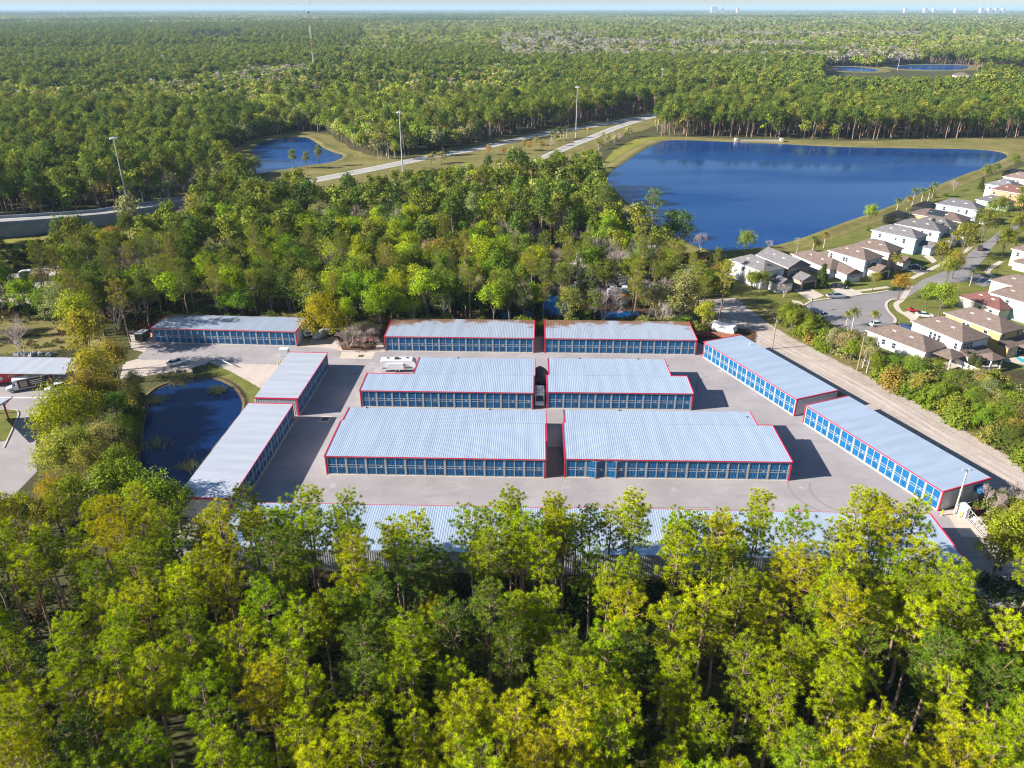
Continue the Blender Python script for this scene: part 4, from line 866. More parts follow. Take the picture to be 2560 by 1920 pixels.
# travel trailers and campers
def camper(label, px, ang, L=7.0, W=2.4, H=2.9, slide=True, name='travel_trailer'):
    g = G(*px); T = thing(name, label, 'camper', (g.x, g.y, 0.02), R(ang))
    m = MB(); m.extr([(-L / 2, .55), (L / 2 - .7, .55), (L / 2, 1.2), (L / 2 - .15, 2.3), (L / 2 - .9, H), (-L / 2 + .2, H), (-L / 2, H - .3)], -W / 2, W / 2); m.build('body', 'white', T)
    MB().box(-L / 2 + .4, L / 2 - 1.0, -W / 2 - .012, W / 2 + .012, 1.0, 1.25).build('stripe', 'dark_metal', T)
    for s in (-1, 1):
        for xx in (-L * .22, L * .12): MB().box(xx - .5, xx + .5, *sorted((s * (W / 2), s * (W / 2 + .02))), 1.5, 2.2).build('window', 'glass', T)
        for xx in (-.45, .45): wheel(T, xx - .3, s * (W / 2 - .15), .34)
    MB().box(L / 2 - .05, L / 2 + .02, -.7, .7, 1.5, 2.0).build('front_window', 'glass', T)
    MB().box(-.9, .1, -.45, .45, H, H + .3).build('air_conditioner', 'white' if not slide else 'dark_metal', T)
    for xx in (-L * .3, L * .25): MB().box(xx - .3, xx + .3, .2, .7, H, H + .14).build('roof_vent', 'dark_metal', T)
    MB().tube((L / 2, 0, .5), (L / 2 + 1.1, 0, .45), .07).tube((L / 2 + 1.0, 0, 0), (L / 2 + 1.0, 0, .7), .05).build('hitch', 'dark_metal', T)
    if slide: MB().box(-L * .3, L * .15, -W / 2 - .5, -W / 2 - .004, .9, 2.4).build('slide_out', 'white', T)
    return T
camper('white camper backed in beside the far left storage building', (768, 838), -68, 6.2, 2.4, 2.8, False)
camper('long white camper with roof vents behind the stepped storage building', (998, 925), 2, 8.6, 2.5, 3.0)
camper('white camper half hidden among the pines in the scrap yard', J6(880, 470), -80, 6.0, 2.4, 2.8, False)
# van in the lane
g = G(1349, 1003); T = thing('parked_van', 'white van parked in the lane behind the black covered boat', 'van', (g.x, g.y, 0.02), R(-91.5))
m = MB(); m.extr([(-3.0, .4), (3.0, .4), (3.05, 1.0), (2.55, 1.25), (1.75, 2.35), (1.4, 2.5), (-2.9, 2.5), (-3.0, 2.2)], -1.0, 1.0); m.build('body', 'white', T)
m = MB(); m.poly([(2.56, -.85, 1.27), (2.56, .85, 1.27), (1.80, .8, 2.32), (1.80, -.8, 2.32)], [(0, 1, 2, 3)]); o = m.build('windscreen', 'glass', T); o.location.x = .015
for s in (-1, 1): MB().box(-2.6, 1.5, *sorted((s * 1.0, s * 1.012)), 1.45, 2.1).build('side_windows', 'glass', T)
MB().box(-1.2, -.2, -.5, .5, 2.5, 2.72).box(.3, .9, -.4, .4, 2.5, 2.62).build('roof_unit', 'galv', T)
MB().box(-2.5, 1.2, -.8, -.7, 2.5, 2.6).box(-2.5, 1.2, .7, .8, 2.5, 2.6).build('roof_rack', 'dark_metal', T)
for xx in (-2.0, 2.0):
    for yy in (-.9, .9): wheel(T, xx, yy, .36)
# boats
def boat(label, px, ang, L, W, mat, cover=True):
    g = G(*px); T = thing('boat_on_trailer', label, 'boat', (g.x, g.y, 0.02), R(ang))
    S = []
    for x, w, zz in ((-.5, .80, .75), (-.3, .97, .65), (0, 1.0, .6), (.22, .86, .62), (.38, .55, .72), (.5, .06, .95)): S.append((x * L, w * W / 2 * .7, w * W / 2, zz, 1.55 + (.15 if x > .3 else 0)))
    loft(MB(), S).build('hull', 'white' if not cover else mat, T)
    C = []
    for x, w, zt in ((-.5, .80, 1.75), (-.3, .95, 2.1), (0, .98, 2.3), (.22, .84, 2.05), (.40, .5, 1.85), (.5, .06, 1.72)): C.append((x * L, w * W / 2, w * W / 2 * .35, 1.56, zt))
    loft(MB(), C).build('cover' if cover else 'deck', mat, T, smooth=False)
    m = MB(); m.bar((-L * .45, -W * .36, .45), (L * .3, -W * .36, .45), .1); m.bar((-L * .45, W * .36, .45), (L * .3, W * .36, .45), .1); m.bar((L * .3, -W * .36, .45), (L * .62, 0, .42), .1); m.bar((L * .3, W * .36, .45), (L * .62, 0, .42), .1); m.tube((L * .6, 0, 0), (L * .6, 0, .6), .05)
    m.build('trailer_frame', 'galv', T)
    for s in (-1, 1): wheel(T, -L * .12, s * W * .46, .32)
    MB().box(-L * .5 - .5, -L * .5, -.25, .25, .7, 1.6).build('outboard_motor', 'black', T)
    return T
M['blue_tarp'] = pm('blue_tarpaulin', (0.02, 0.22, 0.55), .55, var=.3, scale=1.0, bump=.5, bscale=1.5)
M['silver_cover'] = pm('silver_cover', (0.38, 0.40, 0.46), .5, var=.15, scale=1)
M['black_cover'] = pm('black_cover', (0.012, 0.013, 0.018), .6, var=.2, scale=1)
boat('silver covered boat on a trailer beside the backed in camper', (802, 845), -118, 6.0, 2.4, 'silver_cover')
boat('black covered boat filling the lane between the stepped buildings', (1351, 950), 91, 8.6, 3.6, 'black_cover')
boat('white boat hull lying in the woodland clearing', J6(195, 430), 10, 4.5, 1.8, 'white', False)
# black trailer at the far left
g = G(*Z1(925, 385)); T = thing('utility_trailer', 'black enclosed trailer on the sand left of the far storage building', 'trailer', (g.x, g.y, 0.02), R(80))
MB().box(-1.9, 1.6, -1.1, 1.1, .45, 2.4).build('body', 'black', T); MB().box(-1.85, 1.55, -1.05, 1.05, 2.4, 2.46).build('roof_panel', 'galv', T)
MB().tube((1.6, 0, .5), (2.6, 0, .45), .06).build('hitch', 'galv', T)
for s in (-1, 1): wheel(T, -.2, s * 1.1, .34)
# white wedge trailer by the wood on the right
g = G(1808, 832); T = thing('cargo_trailer', 'white cargo trailer in the corner behind the far slanted building', 'trailer', (g.x, g.y, 0.02), R(-38))
m = MB(); m.extr([(-3.4, .5), (3.0, .5), (3.4, 1.2), (3.0, 2.5), (-3.4, 2.6)], -1.2, 1.2); m.build('body', 'white', T)
for xx in (-.5, .5):
    for s in (-1, 1): wheel(T, xx, s * 1.15, .36)
MB().tube((3.3, 0, .5), (4.4, 0, .45), .07).build('hitch', 'dark_metal', T)

# ------------------------------------------------------------------ shelters on the left lot
def shelter(label, quad_px, z, posts, deep=0.35):
    P = [G(x, y, z) for x, y in quad_px]; c = sum(P, Vector()) / 4
    T = thing('vehicle_shelter', label, 'shelter', (c.x, c.y, 0))
    q = [(p.x - c.x, p.y - c.y) for p in P]
    if area2(q) < 0: q = q[::-1]
    MB().prism(q, z - deep, z).build('roof', M['roof_white'], T)
    o = offset(q, 0.08); MB().prism(o, z - deep * .9, z - deep * .35).build('fascia', 'wall_panel', T)
    for px in posts:
        g = G(*px); m = MB(); m.box(-.14, .14, -.14, .14, 0, z - deep); m.build('post', pm('maroon_steel', (.30, .05, .06), .5), T, (g.x - c.x, g.y - c.y, 0))
    return T
shelter('long flat roofed vehicle shelter with maroon posts over the bus', [C5(-1600, 200), C5(1240, 240), C5(1130, 502), C5(-1600, 480)], 4.6, [C5(330, 720), C5(905, 745), C5(-250, 700), C5(-800, 690)])
sh = shelter('second flat shelter with maroon posts cut by the left edge', [C5(-900, 1010), C5(-60, 935), C5(150, 948), C5(-560, 1400)], 5.2, [C5(150, 1300), C5(-500, 1250)])
b = MB(); g = G(*C5(150, 1300)); b.bar((g.x, g.y, 3.4), (g.x + 1.6, g.y + 1.2, 4.9), .2); o = b.build('brace', pm('maroon_steel', (.30, .05, .06), .5), sh); o.location = -sh.location
patch('planting_island', GP([C5(-600, 1150), C5(240, 1130), C5(325, 1180), C5(300, 1290), C5(130, 1659), C5(-600, 1800)]), 0.10, 'lawn', rim=0)
ribbon('kerb', smooth_loop(GP([C5(-300, 1150), C5(240, 1128), C5(330, 1180), C5(300, 1290), C5(130, 1659), C5(60, 1800)]), 2, closed=False), 0.3, 0.15, 'concrete')

# ------------------------------------------------------------------ gate corner
def bollard(px, label, grp='yellow bollards'):
    g = G(*px); T = thing('bollard', label, 'bollard', (g.x, g.y, 0.02), 0, grp)
    MB().tube((0, 0, 0), (0, 0, 1.15), .12, n=10).tube((0, 0, 1.15), (0, 0, 1.25), .12, .05, n=10).build('post', 'yellow', T); MB().tube((0, 0, 0), (0, 0, .08), .2, n=10).build('base', 'concrete', T)
bollard(GT(690, 1025), 'yellow bollard alone at the corner of the near slanted building')
bollard(GT(1020, 1058), 'yellow bollard left of the gate motor cabinet'); bollard(GT(1140, 1058), 'yellow bollard right of the gate motor cabinet')
bollard(Z1(1788, 545), 'left one of two yellow bollards by the sand lot'); bollard(Z1(1806, 543), 'right one of two yellow bollards by the sand lot')
g = G(*GT(925, 990)); T = thing('lamp_post', 'tall concrete lamp post with two flood heads beside the gate', 'lamp post', (g.x, g.y, 0))
MB().tube((0, 0, 0), (0, 0, 9.0), .19, .11, n=10).build('post', 'concrete', T); MB().box(-.12, .12, -.2, .2, 4.6, 5.0).box(-.1, .1, -.25, .0, 4.0, 4.2).build('junction_box', 'galv', T)
for s in (-1, 1):
    a = MB().tube((0, 0, 8.9), (s * .55, 0, 9.15), .05).build('lamp_arm', 'galv', T); MB().box(s * .55 - .3, s * .55 + .3, -.2, .2, 9.08, 9.26).build('lamp_head', 'galv', T)
g = G(*GT(985, 960)); T = thing('utility_cabinet', 'small white electric cabinet at the foot of the gate lamp post', 'cabinet', (g.x, g.y, 0), R(20))
MB().box(-.4, .4, -.3, .3, .35, 1.45).build('box', 'white', T); MB().box(-.45, .45, -.35, .35, 1.45, 1.55).build('lid', 'galv', T); MB().box(-.3, .3, -.25, .25, 0, .35).build('plinth', 'concrete', T)
g = G(*GT(1085, 1025)); T = thing('gate_cabinet', 'tall white gate motor cabinet with sloping top between the bollards', 'cabinet', (g.x, g.y, 0), R(-68))
m = MB(); m.extr([(-.75, 0), (.75, 0), (.75, 2.0), (-.75, 2.45)], -.45, .45); m.build('box', 'white', T); MB().box(-.6, .6, -.47, -.452, .3, 1.7).build('cabinet_door', 'wall_panel', T)
a, b = G(*GT(1120, 1020)), G(*GT(1480, 1420)); T = thing('sliding_gate', 'long white pipe sliding gate with a small sign at the entrance', 'gate', (a.x, a.y, 0), math.atan2(b.y - a.y, b.x - a.x)); Lg = (b - a).length
m = MB(); m.tube((0, 0, .2), (Lg, 0, .2), .035).tube((0, 0, 1.9), (Lg, 0, 1.9), .035)
m.build('rail', 'white', T)
for i in range(8): MB().tube((Lg * i / 7, 0, .2), (Lg * i / 7, 0, 1.9), .03).build('upright', 'galv', T)
for i in range(7): MB().tube((Lg * i / 7, 0, .2), (Lg * (i + 1) / 7, 0, 1.9), .02).build('brace', 'white', T)
MB().box(Lg * .36, Lg * .5, -.07, -.05, .7, 1.5).build('sign_plate', 'white', T)
MB().bar((0, .0, .02), (Lg, .0, .02), .08).build('track', 'dark_metal', T)
T = thing('pipe_rack', 'white pipe frame standing behind the gate motor cabinet', 'frame', (G(*GT(1110, 985)).x, G(*GT(1110, 985)).y, 0), R(22))
MB().tube((0, 0, 2.2), (2.6, 0, 2.2), .05).tube((1.9, 0, 0), (1.9, 0, 2.3), .05).tube((0, 0, 0), (0, 0, 2.2), .05).build('pipe', 'white', T)
# swing barrier by the pond
a, b = G(*Z1(1350, 500)), G(*Z1(1690, 655)); T = thing('pipe_barrier', 'long white swing pipe barrier between the drive and the sand lot', 'barrier', (a.x, a.y, 0), math.atan2(b.y - a.y, b.x - a.x)); Lg = (b - a).length
MB().tube((0, 0, 1.2), (Lg * .45, 0, .9), .05).build('boom', 'white', T); MB().tube((0, 0, 0), (0, 0, 1.4), .09).build('post', 'white', T); MB().tube((0.1, 0, .5), (Lg * .42, 0, .86), .05).build('brace', 'white', T)
MB().tube((Lg * .45, 0, 0), (Lg * .45, 0, 1.0), .07).build('rest_post', 'white', T)
ribbon('cable_trench', [(a.x + (b.x - a.x) * .4, a.y + (b.y - a.y) * .4), (b.x, b.y)], .3, .03, 'concrete')
# headwall in the pond
g = G(*Z1(1195, 590)); T = thing('drain_headwall', 'white concrete drain headwall at the pond edge below the sedan', 'headwall', (g.x, g.y, 0), R(-8))
MB().box(-1.8, 1.8, -.15, .15, 0, 1.0).build('wall', 'concrete', T)
for s in (-1, 1): MB().box(-.12, .12, -1.1, .0, 0, .7).build('wing_wall', 'concrete', T, (s * 1.7, 0, 0), R(s * 25))
MB().tube((0, -.2, .35), (0, .1, .35), .3, n=12).build('pipe_mouth', 'black', T)
# drains, kerb box
for px, w, lb in (((813, 1048), 2.4, 'square storm drain with pale concrete collar in the left aisle'), ((903, 890), 0, 'rusty drain grate in the pale concrete apron')):
    g = G(*px); T = thing('storm_drain', lb, 'drain', (g.x, g.y, .022), R(-2))
    if w:
        m = MB(); m.box(-1.2, 1.2, -1.5, -.8, 0, .03).box(-1.2, 1.2, .8, 1.5, 0, .03).box(-1.2, -.7, -.8, .8, 0, .03).box(.7, 1.2, -.8, .8, 0, .03); m.build('collar', 'concrete', T)
    for k in range(6): MB().box(-.68 + k * .23, -.53 + k * .23, -.75, .75, -.0, .025).build('grate_bar', pm('rusty_iron', (.12, .05, .035), .9), T)
g = G(*D1(90, 800)); T = thing('ice_chest', 'grey metal box behind the short white roofed storage building', 'box', (g.x, g.y, 0), R(-3))
MB().box(-1.1, 1.1, -.8, .8, .1, 1.9).build('body', 'galv', T); MB().box(-1.15, 1.15, -.85, .85, 1.9, 2.0).build('lid', 'white', T)
# low planter wall behind the bare trees, shaped as a sheet roof on posts
g = G(*D1(1560, 560)); T = thing('shed', 'low red brown planter wall behind the two bare pale trees', 'shed', (g.x, g.y, 0), R(-3))
rm_ = pm('rusty_sheet', (.36, .14, .08), .8, var=.3, scale=1.2)
m = MB(); m.poly([(-2.6, -1.0, .9), (2.6, -1.0, .9), (2.6, .8, 1.4), (-2.6, .8, 1.4), (-2.6, -1.0, .82), (2.6, -1.0, .82), (2.6, .8, 1.32), (-2.6, .8, 1.32)], [(0, 1, 2, 3), (7, 6, 5, 4), (0, 4, 5, 1), (1, 5, 6, 2), (2, 6, 7, 3), (3, 7, 4, 0)]); m.build('roof', rm_, T)
for xx in (-2.4, 2.4):
    for yy, hh in ((-.8, .85), (.7, 1.3)): MB().box(xx - .07, xx + .07, yy - .07, yy + .07, 0, hh).build('post', 'wood_pole', T)
g = G(*D1(1700, 420)); T = thing('shed', 'brown flat roofed shed at the wood edge right of the bare pale trees', 'shed', (g.x, g.y, 0), R(-3))
MB().box(-2.4, 2.4, -1.6, 1.6, 0, 2.3).build('wall', pm('brown_boards', (.16, .09, .06), .9, var=.2, scale=2), T); MB().box(-2.7, 2.7, -1.9, 1.9, 2.3, 2.42).build('roof', pm('litter_roof', (.34, .22, .13), .95, var=.3, scale=1.5), T)
g = G(*D1(1400, 665)); T = thing('bench', 'small wooden bench in front of the bare pale trees', 'bench', (g.x, g.y, 0), R(-3))
MB().box(-.8, .8, -.2, .2, .42, .48).build('seat', 'wood_pole', T); MB().box(-.8, .8, .2, .25, .6, .9).build('backrest', 'wood_pole', T)
for xx in (-.7, .7): MB().box(xx - .05, xx + .05, -.18, .25, 0, .9).build('leg', 'dark_metal', T)
# low fence between the rear buildings
T = thing('pipe_fence', 'low red rail fence closing the gap between the rear storage buildings', 'fence', (5.7, 189.5, 0), R(-1.8))
MB().bar((0, 0, 1.1), (2.9, 0, 1.1), .12).build('rail', 'red', T)
for xx in (.1, 2.8): MB().box(xx - .06, xx + .06, -.06, .06, 0, 1.1).build('post', 'red', T)
T = thing('board_fence', 'weathered red brown board fence behind the right rear storage building', 'fence', (47.6, 194.5, 0), R(-14))
for i in range(34): MB().box(i * .42, i * .42 + .37, -.02 + .012 * (i % 3), .02 + .012 * (i % 3), 0.02, 1.3 + .06 * ((i * 7) % 3)).build('board', rm_, T)
MB().box(0, 14.2, .03, .09, .9, 1.02).build('rail', 'wood_pole', T)

# ------------------------------------------------------------------ junk in the woodland clearing
def tarp_pile(label, px, ang, L, W, H, mat, cat='tarpaulin', name='tarpaulin_pile'):
    g = G(*px); n = 14; k = 10; V = []; F = []
    for i in range(n):
        for j in range(k):
            u = i / (n - 1) * 2 - 1; v = j / (k - 1) * 2 - 1; e = max(0, 1 - max(abs(u), abs(v)) ** 3)
            z = H * (e ** .5) * (.65 + .5 * float(vnoise(i * 1.0, j * 1.0, 1.6, 9))); V.append((u * L / 2, v * W / 2, max(0.01, z)))
    for i in range(n - 1):
        for j in range(k - 1): F.append((i * k + j, (i + 1) * k + j, (i + 1) * k + j + 1, i * k + j + 1))
    m = MB(); m.poly(V, F); o = m.build(name, mat, None, (g.x, g.y, 0.02), R(ang)); tag(o, label, cat); return o
tarp_pile('large bright blue tarpaulin heaped in the wood behind the rear buildings', J6(540, 1060), 75, 11, 8, 3.2, 'blue_tarp')
tarp_pile('long low blue tarpaulin under the pines behind the right rear building', J6(1375, 1150), 8, 11, 3, 1.2, 'blue_tarp')
tarp_pile('pale rubble heap in the middle of the woodland clearing', J6(260, 560), 20, 16, 8, 1.4, M['sand'], 'rubble', 'rubble_heap')
tarp_pile('small pale rubble heap beside the round white tank', J6(380, 500), -10, 7, 4, 1.2, 'concrete', 'rubble', 'rubble_heap')
tarp_pile('faded blue sheet under the trees left of the blue tarpaulin', J6(60, 1150), 8, 9, 4, 1.0, 'blue_tarp')
g = G(*J6(415, 420)); T = thing('storage_tank', 'white horizontal storage tank in the woodland clearing', 'tank', (g.x, g.y, 0), R(12))
MB().tube((-2.2, 0, 1.4), (2.2, 0, 1.4), 1.2, n=16).tube((2.2, 0, 1.4), (2.7, 0, 1.4), 1.2, .6, n=16).tube((-2.2, 0, 1.4), (-2.7, 0, 1.4), 1.2, .6, n=16).build('shell', 'white', T)
for xx in (-1.4, 1.4): MB().box(xx - .2, xx + .2, -1.0, 1.0, 0, .5).build('saddle', 'concrete', T)
g = G(*J6(1410, 1000)); T = thing('barrel_tank', 'cream tank with an orange lid among the pine trunks', 'tank', (g.x, g.y, 0), 0)
MB().tube((0, 0, 0), (0, 0, 2.4), 1.25, n=16).build('drum', pm('cream_plastic', (.7, .6, .42), .5), T); MB().tube((0, 0, 2.4), (0, 0, 2.6), 1.3, 1.0, n=16).build('lid', 'orange', T)
def junk(label, px, ang, L, W, H, mat, cat, name):
    g = G(*px); T = thing(name, label, cat, (g.x, g.y, 0), R(ang)); loft(MB(), [(-L / 2, W * .45, W * .4, .3, H * .8), (-L * .3, W / 2, W * .42, .3, H), (L * .25, W / 2, W * .42, .3, H), (L / 2, W * .42, W * .36, .3, H * .55)]).build('body', mat, T)
    for xx in (-L * .28, L * .28):
        for s in (-1, 1): wheel(T, xx, s * W * .46, .36)
    MB().box(-L * .2, L * .2, -W * .5 - .01, W * .5 + .01, H * .6, H * .85).build('windows', 'glass', T)
junk('grey derelict van in the clearing, left one of a pair', J6(90, 320), 15, 4.6, 1.9, 1.9, 'galv', 'van', 'derelict_van')
junk('grey derelict van in the clearing, right one of a pair', J6(190, 320), 15, 4.8, 1.9, 1.7, 'galv', 'van', 'derelict_van')
junk('pale derelict van under the dark pines above the clearing', J6(250, 170), 30, 5.0, 2.0, 2.2, 'white', 'van', 'derelict_van')
for i, (x, y, a_) in enumerate(((1300, 900, 5), (1420, 850, 80), (1500, 830, 20), (1640, 880, 60), (1250, 850, 100), (930, 800, 10), (1660, 960, 40))):
    nm = ['leftmost but one', 'middle', 'right of the middle', 'near the fallen trunk', 'leftmost', 'smallest, apart on the left', 'rightmost'][i]
    junk('white scrap vehicle among the pine trunks, ' + nm, J6(x, y), a_, 5.2 + (i % 3), 2.2, 2.4, 'white' if i % 3 else 'galv', 'vehicle', 'scrap_vehicle')
junk('teal scrap car among the trees at the left of the wood', Z1(330, 160), 40, 4.6, 1.8, 1.6, pm('teal_paint', (.06, .2, .2), .5), 'car', 'scrap_car')
junk('white scrap van in the sandy clearing on the far left', (70, 690), 20, 4.8, 2, 2, 'white', 'van', 'scrap_van')
for i, x in enumerate((300, 420, 560, 700, 860)):
    g = G(*C5(x, 190 - (i % 2) * 12)); T = tarp_pile('pale boulder on the grass behind the long shelter, number %s from the left' % ('one', 'two', 'three', 'four', 'five')[i], C5(x, 190 - (i % 2) * 12), i * 40, 1.6 + .3 * (i % 3), 1.2, .8, 'concrete_grey', 'boulder', 'boulder')

# ------------------------------------------------------------------ poles, masts, tower, signs
def utility_pole(px, h, label, ang):
    g = G(*px); T = thing('utility_pole', label, 'pole', (g.x, g.y, 0), R(ang), 'wooden power poles')
    MB().tube((0, 0, 0), (0, 0, h), .17, .11, n=8).build('post', 'wood_pole', T)
    MB().bar((-.9, 0, h - .5), (.9, 0, h - .5), .11).build('cross_arm', 'wood_pole', T)
    for xx in (-.8, 0, .8): MB().tube((xx, 0, h - .44), (xx, 0, h - .2), .05).build('insulator', 'white', T)
    MB().tube((.32, 0, h - 2.2), (.32, 0, h - 1.2), .22, n=10).build('transformer', 'galv', T)
    return T
u1 = utility_pole(Z4(592, 1060), 9.0, 'wooden power pole beside the far slanted building', 22); u2 = utility_pole(Z4(1138, 1200), 10.0, 'wooden power pole at the hedge, farther right', 22)
def wire(T, p, q, sag, name='cable'):
    m = MB(); prev = None
    for i in range(9):
        t = i / 8; c = Vector(p).lerp(Vector(q), t); c.z -= sag * 4 * t * (1 - t)
        if prev is not None: m.tube(prev, c, .018, n=3, cap=False)
        prev = c
    o = m.build(name, 'black', None); tag(o, T, 'cable'); return o
pa, pb = u1.location, u2.location; d_ = (pb - pa)
for k, zz in enumerate((8.8, 7.2)): wire(('upper', 'lower')[k] + ' cable strung between the two wooden power poles', (pa.x, pa.y, zz), (pb.x, pb.y, zz + .9), .5)
for k, zz in enumerate((9.7, 8.1)): wire(('upper', 'lower')[k] + ' cable running on from the hedge power pole over the scrub', (pb.x, pb.y, zz), (pb.x + 24, pb.y - 46, zz - .4), 1.0)
def mast(px, h, label):
    g = G(*px); T = thing('high_mast_light', label, 'light mast', (g.x, g.y, 0), 0, 'tall road light masts')
    MB().tube((0, 0, 0), (0, 0, h), .34, .16, n=10).build('post', 'galv', T)
    MB().tube((0, 0, h - .5), (0, 0, h - .2), .9, n=14).build('ring', 'galv', T)
    for i in range(6):
        t = i * math.pi / 3; MB().box(-.32, .32, -.32, .32, h - .85, h - .35).build('lamp_head', 'white', T, (math.cos(t) * 1.35, math.sin(t) * 1.35, 0), t)
for p, h, lb in ((((323, 527)), 31.2, 'high mast light leaning over the viaduct end at the left'), (Q1(1740, 740), 31, 'high mast light just right of the far pond'), (Q2(275, 595), 33, 'high mast light in the median by the ramp'),
                 (Q2(640, 430), 28, 'high mast light at the wood edge above the ramp'), (Q2(1083, 350), 25, 'high mast light far behind the lakeside wood'), (Q2(1665, 305), 24, 'high mast light between the distant ponds'),
                 (Q1(720, 335), 26, 'distant high mast light left of the radio tower'), (Q1(118, 350), 30, 'distant high mast light near the left edge')): mast(p, h, lb)
g = G(787, 191); T = thing('radio_tower', 'tall slender red and white lattice radio tower cut by the top edge', 'tower', (g.x, g.y, 0), .3)
TH_ = 100; w = .9; seg = 20
for s in range(seg):
    z0 = s * TH_ / seg; z1 = (s + 1) * TH_ / seg; m = MB(); C3 = [(w * math.cos(a), w * math.sin(a)) for a in (0, 2.094, 4.189)]
    for i in range(3):
        a = C3[i]; b = C3[(i + 1) % 3]; m.tube((*a, z0), (*a, z1), .15, n=5); m.tube((*a, z0), (*b, z1), .08, n=4); m.tube((*a, z1), (*b, z1), .08, n=4)
    m.build('lattice_section', 'galv' if (s // 3) % 2 else pm('tower_red', (.30, .10, .09), .6), T)
m = MB()
for i in range(3):
    a = i * 2.094
    for z in (45, 90): m.tube((0, 0, z), (math.cos(a) * 60, math.sin(a) * 60, 0), .05, n=3)
m.build('guy_wires', 'dark_metal', T)
MB().box(-1.6, 1.6, -1.6, 1.6, 74, 76).build('antenna_ring', 'white', T)
for px, lb in ((RD(1885, 190), 'orange diamond road sign beside the far carriageway'), (RD(1748, 250), 'orange diamond road sign in the grass gore of the ramp'), (Q1(1190, 870), 'orange diamond road sign near the palms by the wood')):
    g = G(*px); T = thing('road_sign', lb, 'road sign', (g.x, g.y, 0), R(-10))
    MB().tube((0, 0, 0), (0, 0, 3), .08).build('post', 'galv', T); m = MB(); m.poly([(-1.0, -.1, 3.2), (0, -.1, 2.2), (1.0, -.1, 3.2), (0, -.1, 4.2), (-1.0, -.14, 3.2), (0, -.14, 2.2), (1.0, -.14, 3.2), (0, -.14, 4.2)], [(0, 3, 2, 1), (4, 5, 6, 7), (0, 1, 5, 4), (1, 2, 6, 5), (2, 3, 7, 6), (3, 0, 4, 7)]); m.build('panel', 'orange', T)
# lake outfall structure
g = G(*Q2(1065, 612)); T = thing('lake_weir', 'pale concrete outfall structure on the far shore of the lake', 'weir', (g.x, g.y, 0), R(-1))
MB().box(-16, 16, -1.5, 0, -.1, .9).build('sill_wall', 'concrete', T)
for s in (-1, 1): MB().box(s * 15 - .8, s * 15 + .8, -1.8, 2, 0, 2.2).build('pier', 'concrete', T)
MB().box(-15, 15, -1.0, -.7, 1.5, 1.7).build('rail', 'galv', T)
# neighbourhood bits: bins, lamps, cages, fence
g = G(*H2(1220, 1430)); T = thing('recycling_bin', 'bright blue wheeled bin at the kerb under the street tree', 'bin', (g.x, g.y, 0.03), .3)
m = MB(); m.poly([(-.45, -.45, 0), (.45, -.45, 0), (.45, .45, 0), (-.45, .45, 0), (-.6, -.6, 1.3), (.6, -.6, 1.3), (.6, .6, 1.3), (-.6, .6, 1.3)], [(0, 3, 2, 1), (4, 5, 6, 7), (0, 1, 5, 4), (1, 2, 6, 5), (2, 3, 7, 6), (3, 0, 4, 7)]); m.build('body', pm('bin_blue', (.01, .06, .5), .5), T); MB().box(-.63, .63, -.63, .63, 1.3, 1.4).build('lid', pm('bin_lid', (.01, .05, .4), .5), T)
for px, lb in ((H1(1142, 985), 'black street lamp at the end of the cul-de-sac'), (H2(1690, 1560), 'black street lamp at the street bend'), (H2(1815, 1620), 'short black street lamp by the crossing'), (H1(980, 720), 'black post beside the open garage drive')):
    g = G(*px); T = thing('street_lamp', lb, 'street lamp', (g.x, g.y, 0)); MB().tube((0, 0, 0), (0, 0, 3.4), .07, .05, n=6).build('post', 'black', T); MB().tube((0, 0, 3.4), (0, 0, 3.9), .16, .22, n=8).build('lantern', 'black', T)
def cage(label, px, ang, L, W, H):
    g = G(*px); T = thing('pool_cage', label, 'screen enclosure', (g.x, g.y, 0), R(ang))
    sm, nt, b = mat_base('insect_screen'); b.inputs['Base Color'].default_value = (.015, .015, .018, 1); b.inputs['Alpha'].default_value = .62
    m = MB(); m.box(0, L, 0, W, 0, H - .6); m.build('screen', sm, T)
    m = MB(); m.poly([(0, 0, H - .6), (L, 0, H - .6), (L, W, H - .6), (0, W, H - .6), (L * .2, W * .3, H + .5), (L * .8, W * .3, H + .5), (L * .8, W * .7, H + .5), (L * .2, W * .7, H + .5)], [(0, 1, 5, 4), (1, 2, 6, 5), (2, 3, 7, 6), (3, 0, 4, 7), (4, 5, 6, 7)]); m.build('screen_roof', sm, T)
    for i in range(5):
        for yy in (0, W): MB().box(-.05, .05, -.05, .05, 0, H - .6).build('frame_post', 'dark_metal', T, (L * i / 4, yy, 0))
cage('dark screened pool cage on the lawn, nearest of the three', H2(250, 860), -48, 8, 12, 3.4); cage('dark screened pool cage behind the solar panel house', H2(640, 720), -48, 8, 13, 3.4); cage('dark screened pool cage farthest along the lake', H2(1900, 240), -48, 8, 12, 3.4)
T = thing('vinyl_fence', 'white vinyl panel fence behind the hedge below the houses', 'fence'); ln = GP([H3(1170, 1200), H3(1350, 1330), H3(1500, 1400), H3(1720, 1500), H3(1900, 1600), Z5(1960, 720), Z5(2120, 800), Z5(2300, 900)])
for (ax, ay), (bx, by) in zip(ln, ln[1:]):
    L_ = math.hypot(bx - ax, by - ay); k = max(1, int(L_ / 2.4))
    for i in range(k): MB().box(.08, L_ / k - .08, -.03, .03, .05, 1.75).build('fence_panel', 'white', T, (ax + (bx - ax) * i / k, ay + (by - ay) * i / k, 0), math.atan2(by - ay, bx - ax)); MB().box(-.07, .07, -.07, .07, 0, 1.9).build('fence_post', 'white', T, (ax + (bx - ax) * i / k, ay + (by - ay) * i / k, 0))
g = G(*H3(2000, 1150)); T = thing('pool_slide', 'bright blue inflatable slide beside the swimming pool', 'slide', (g.x, g.y, 0), .4)
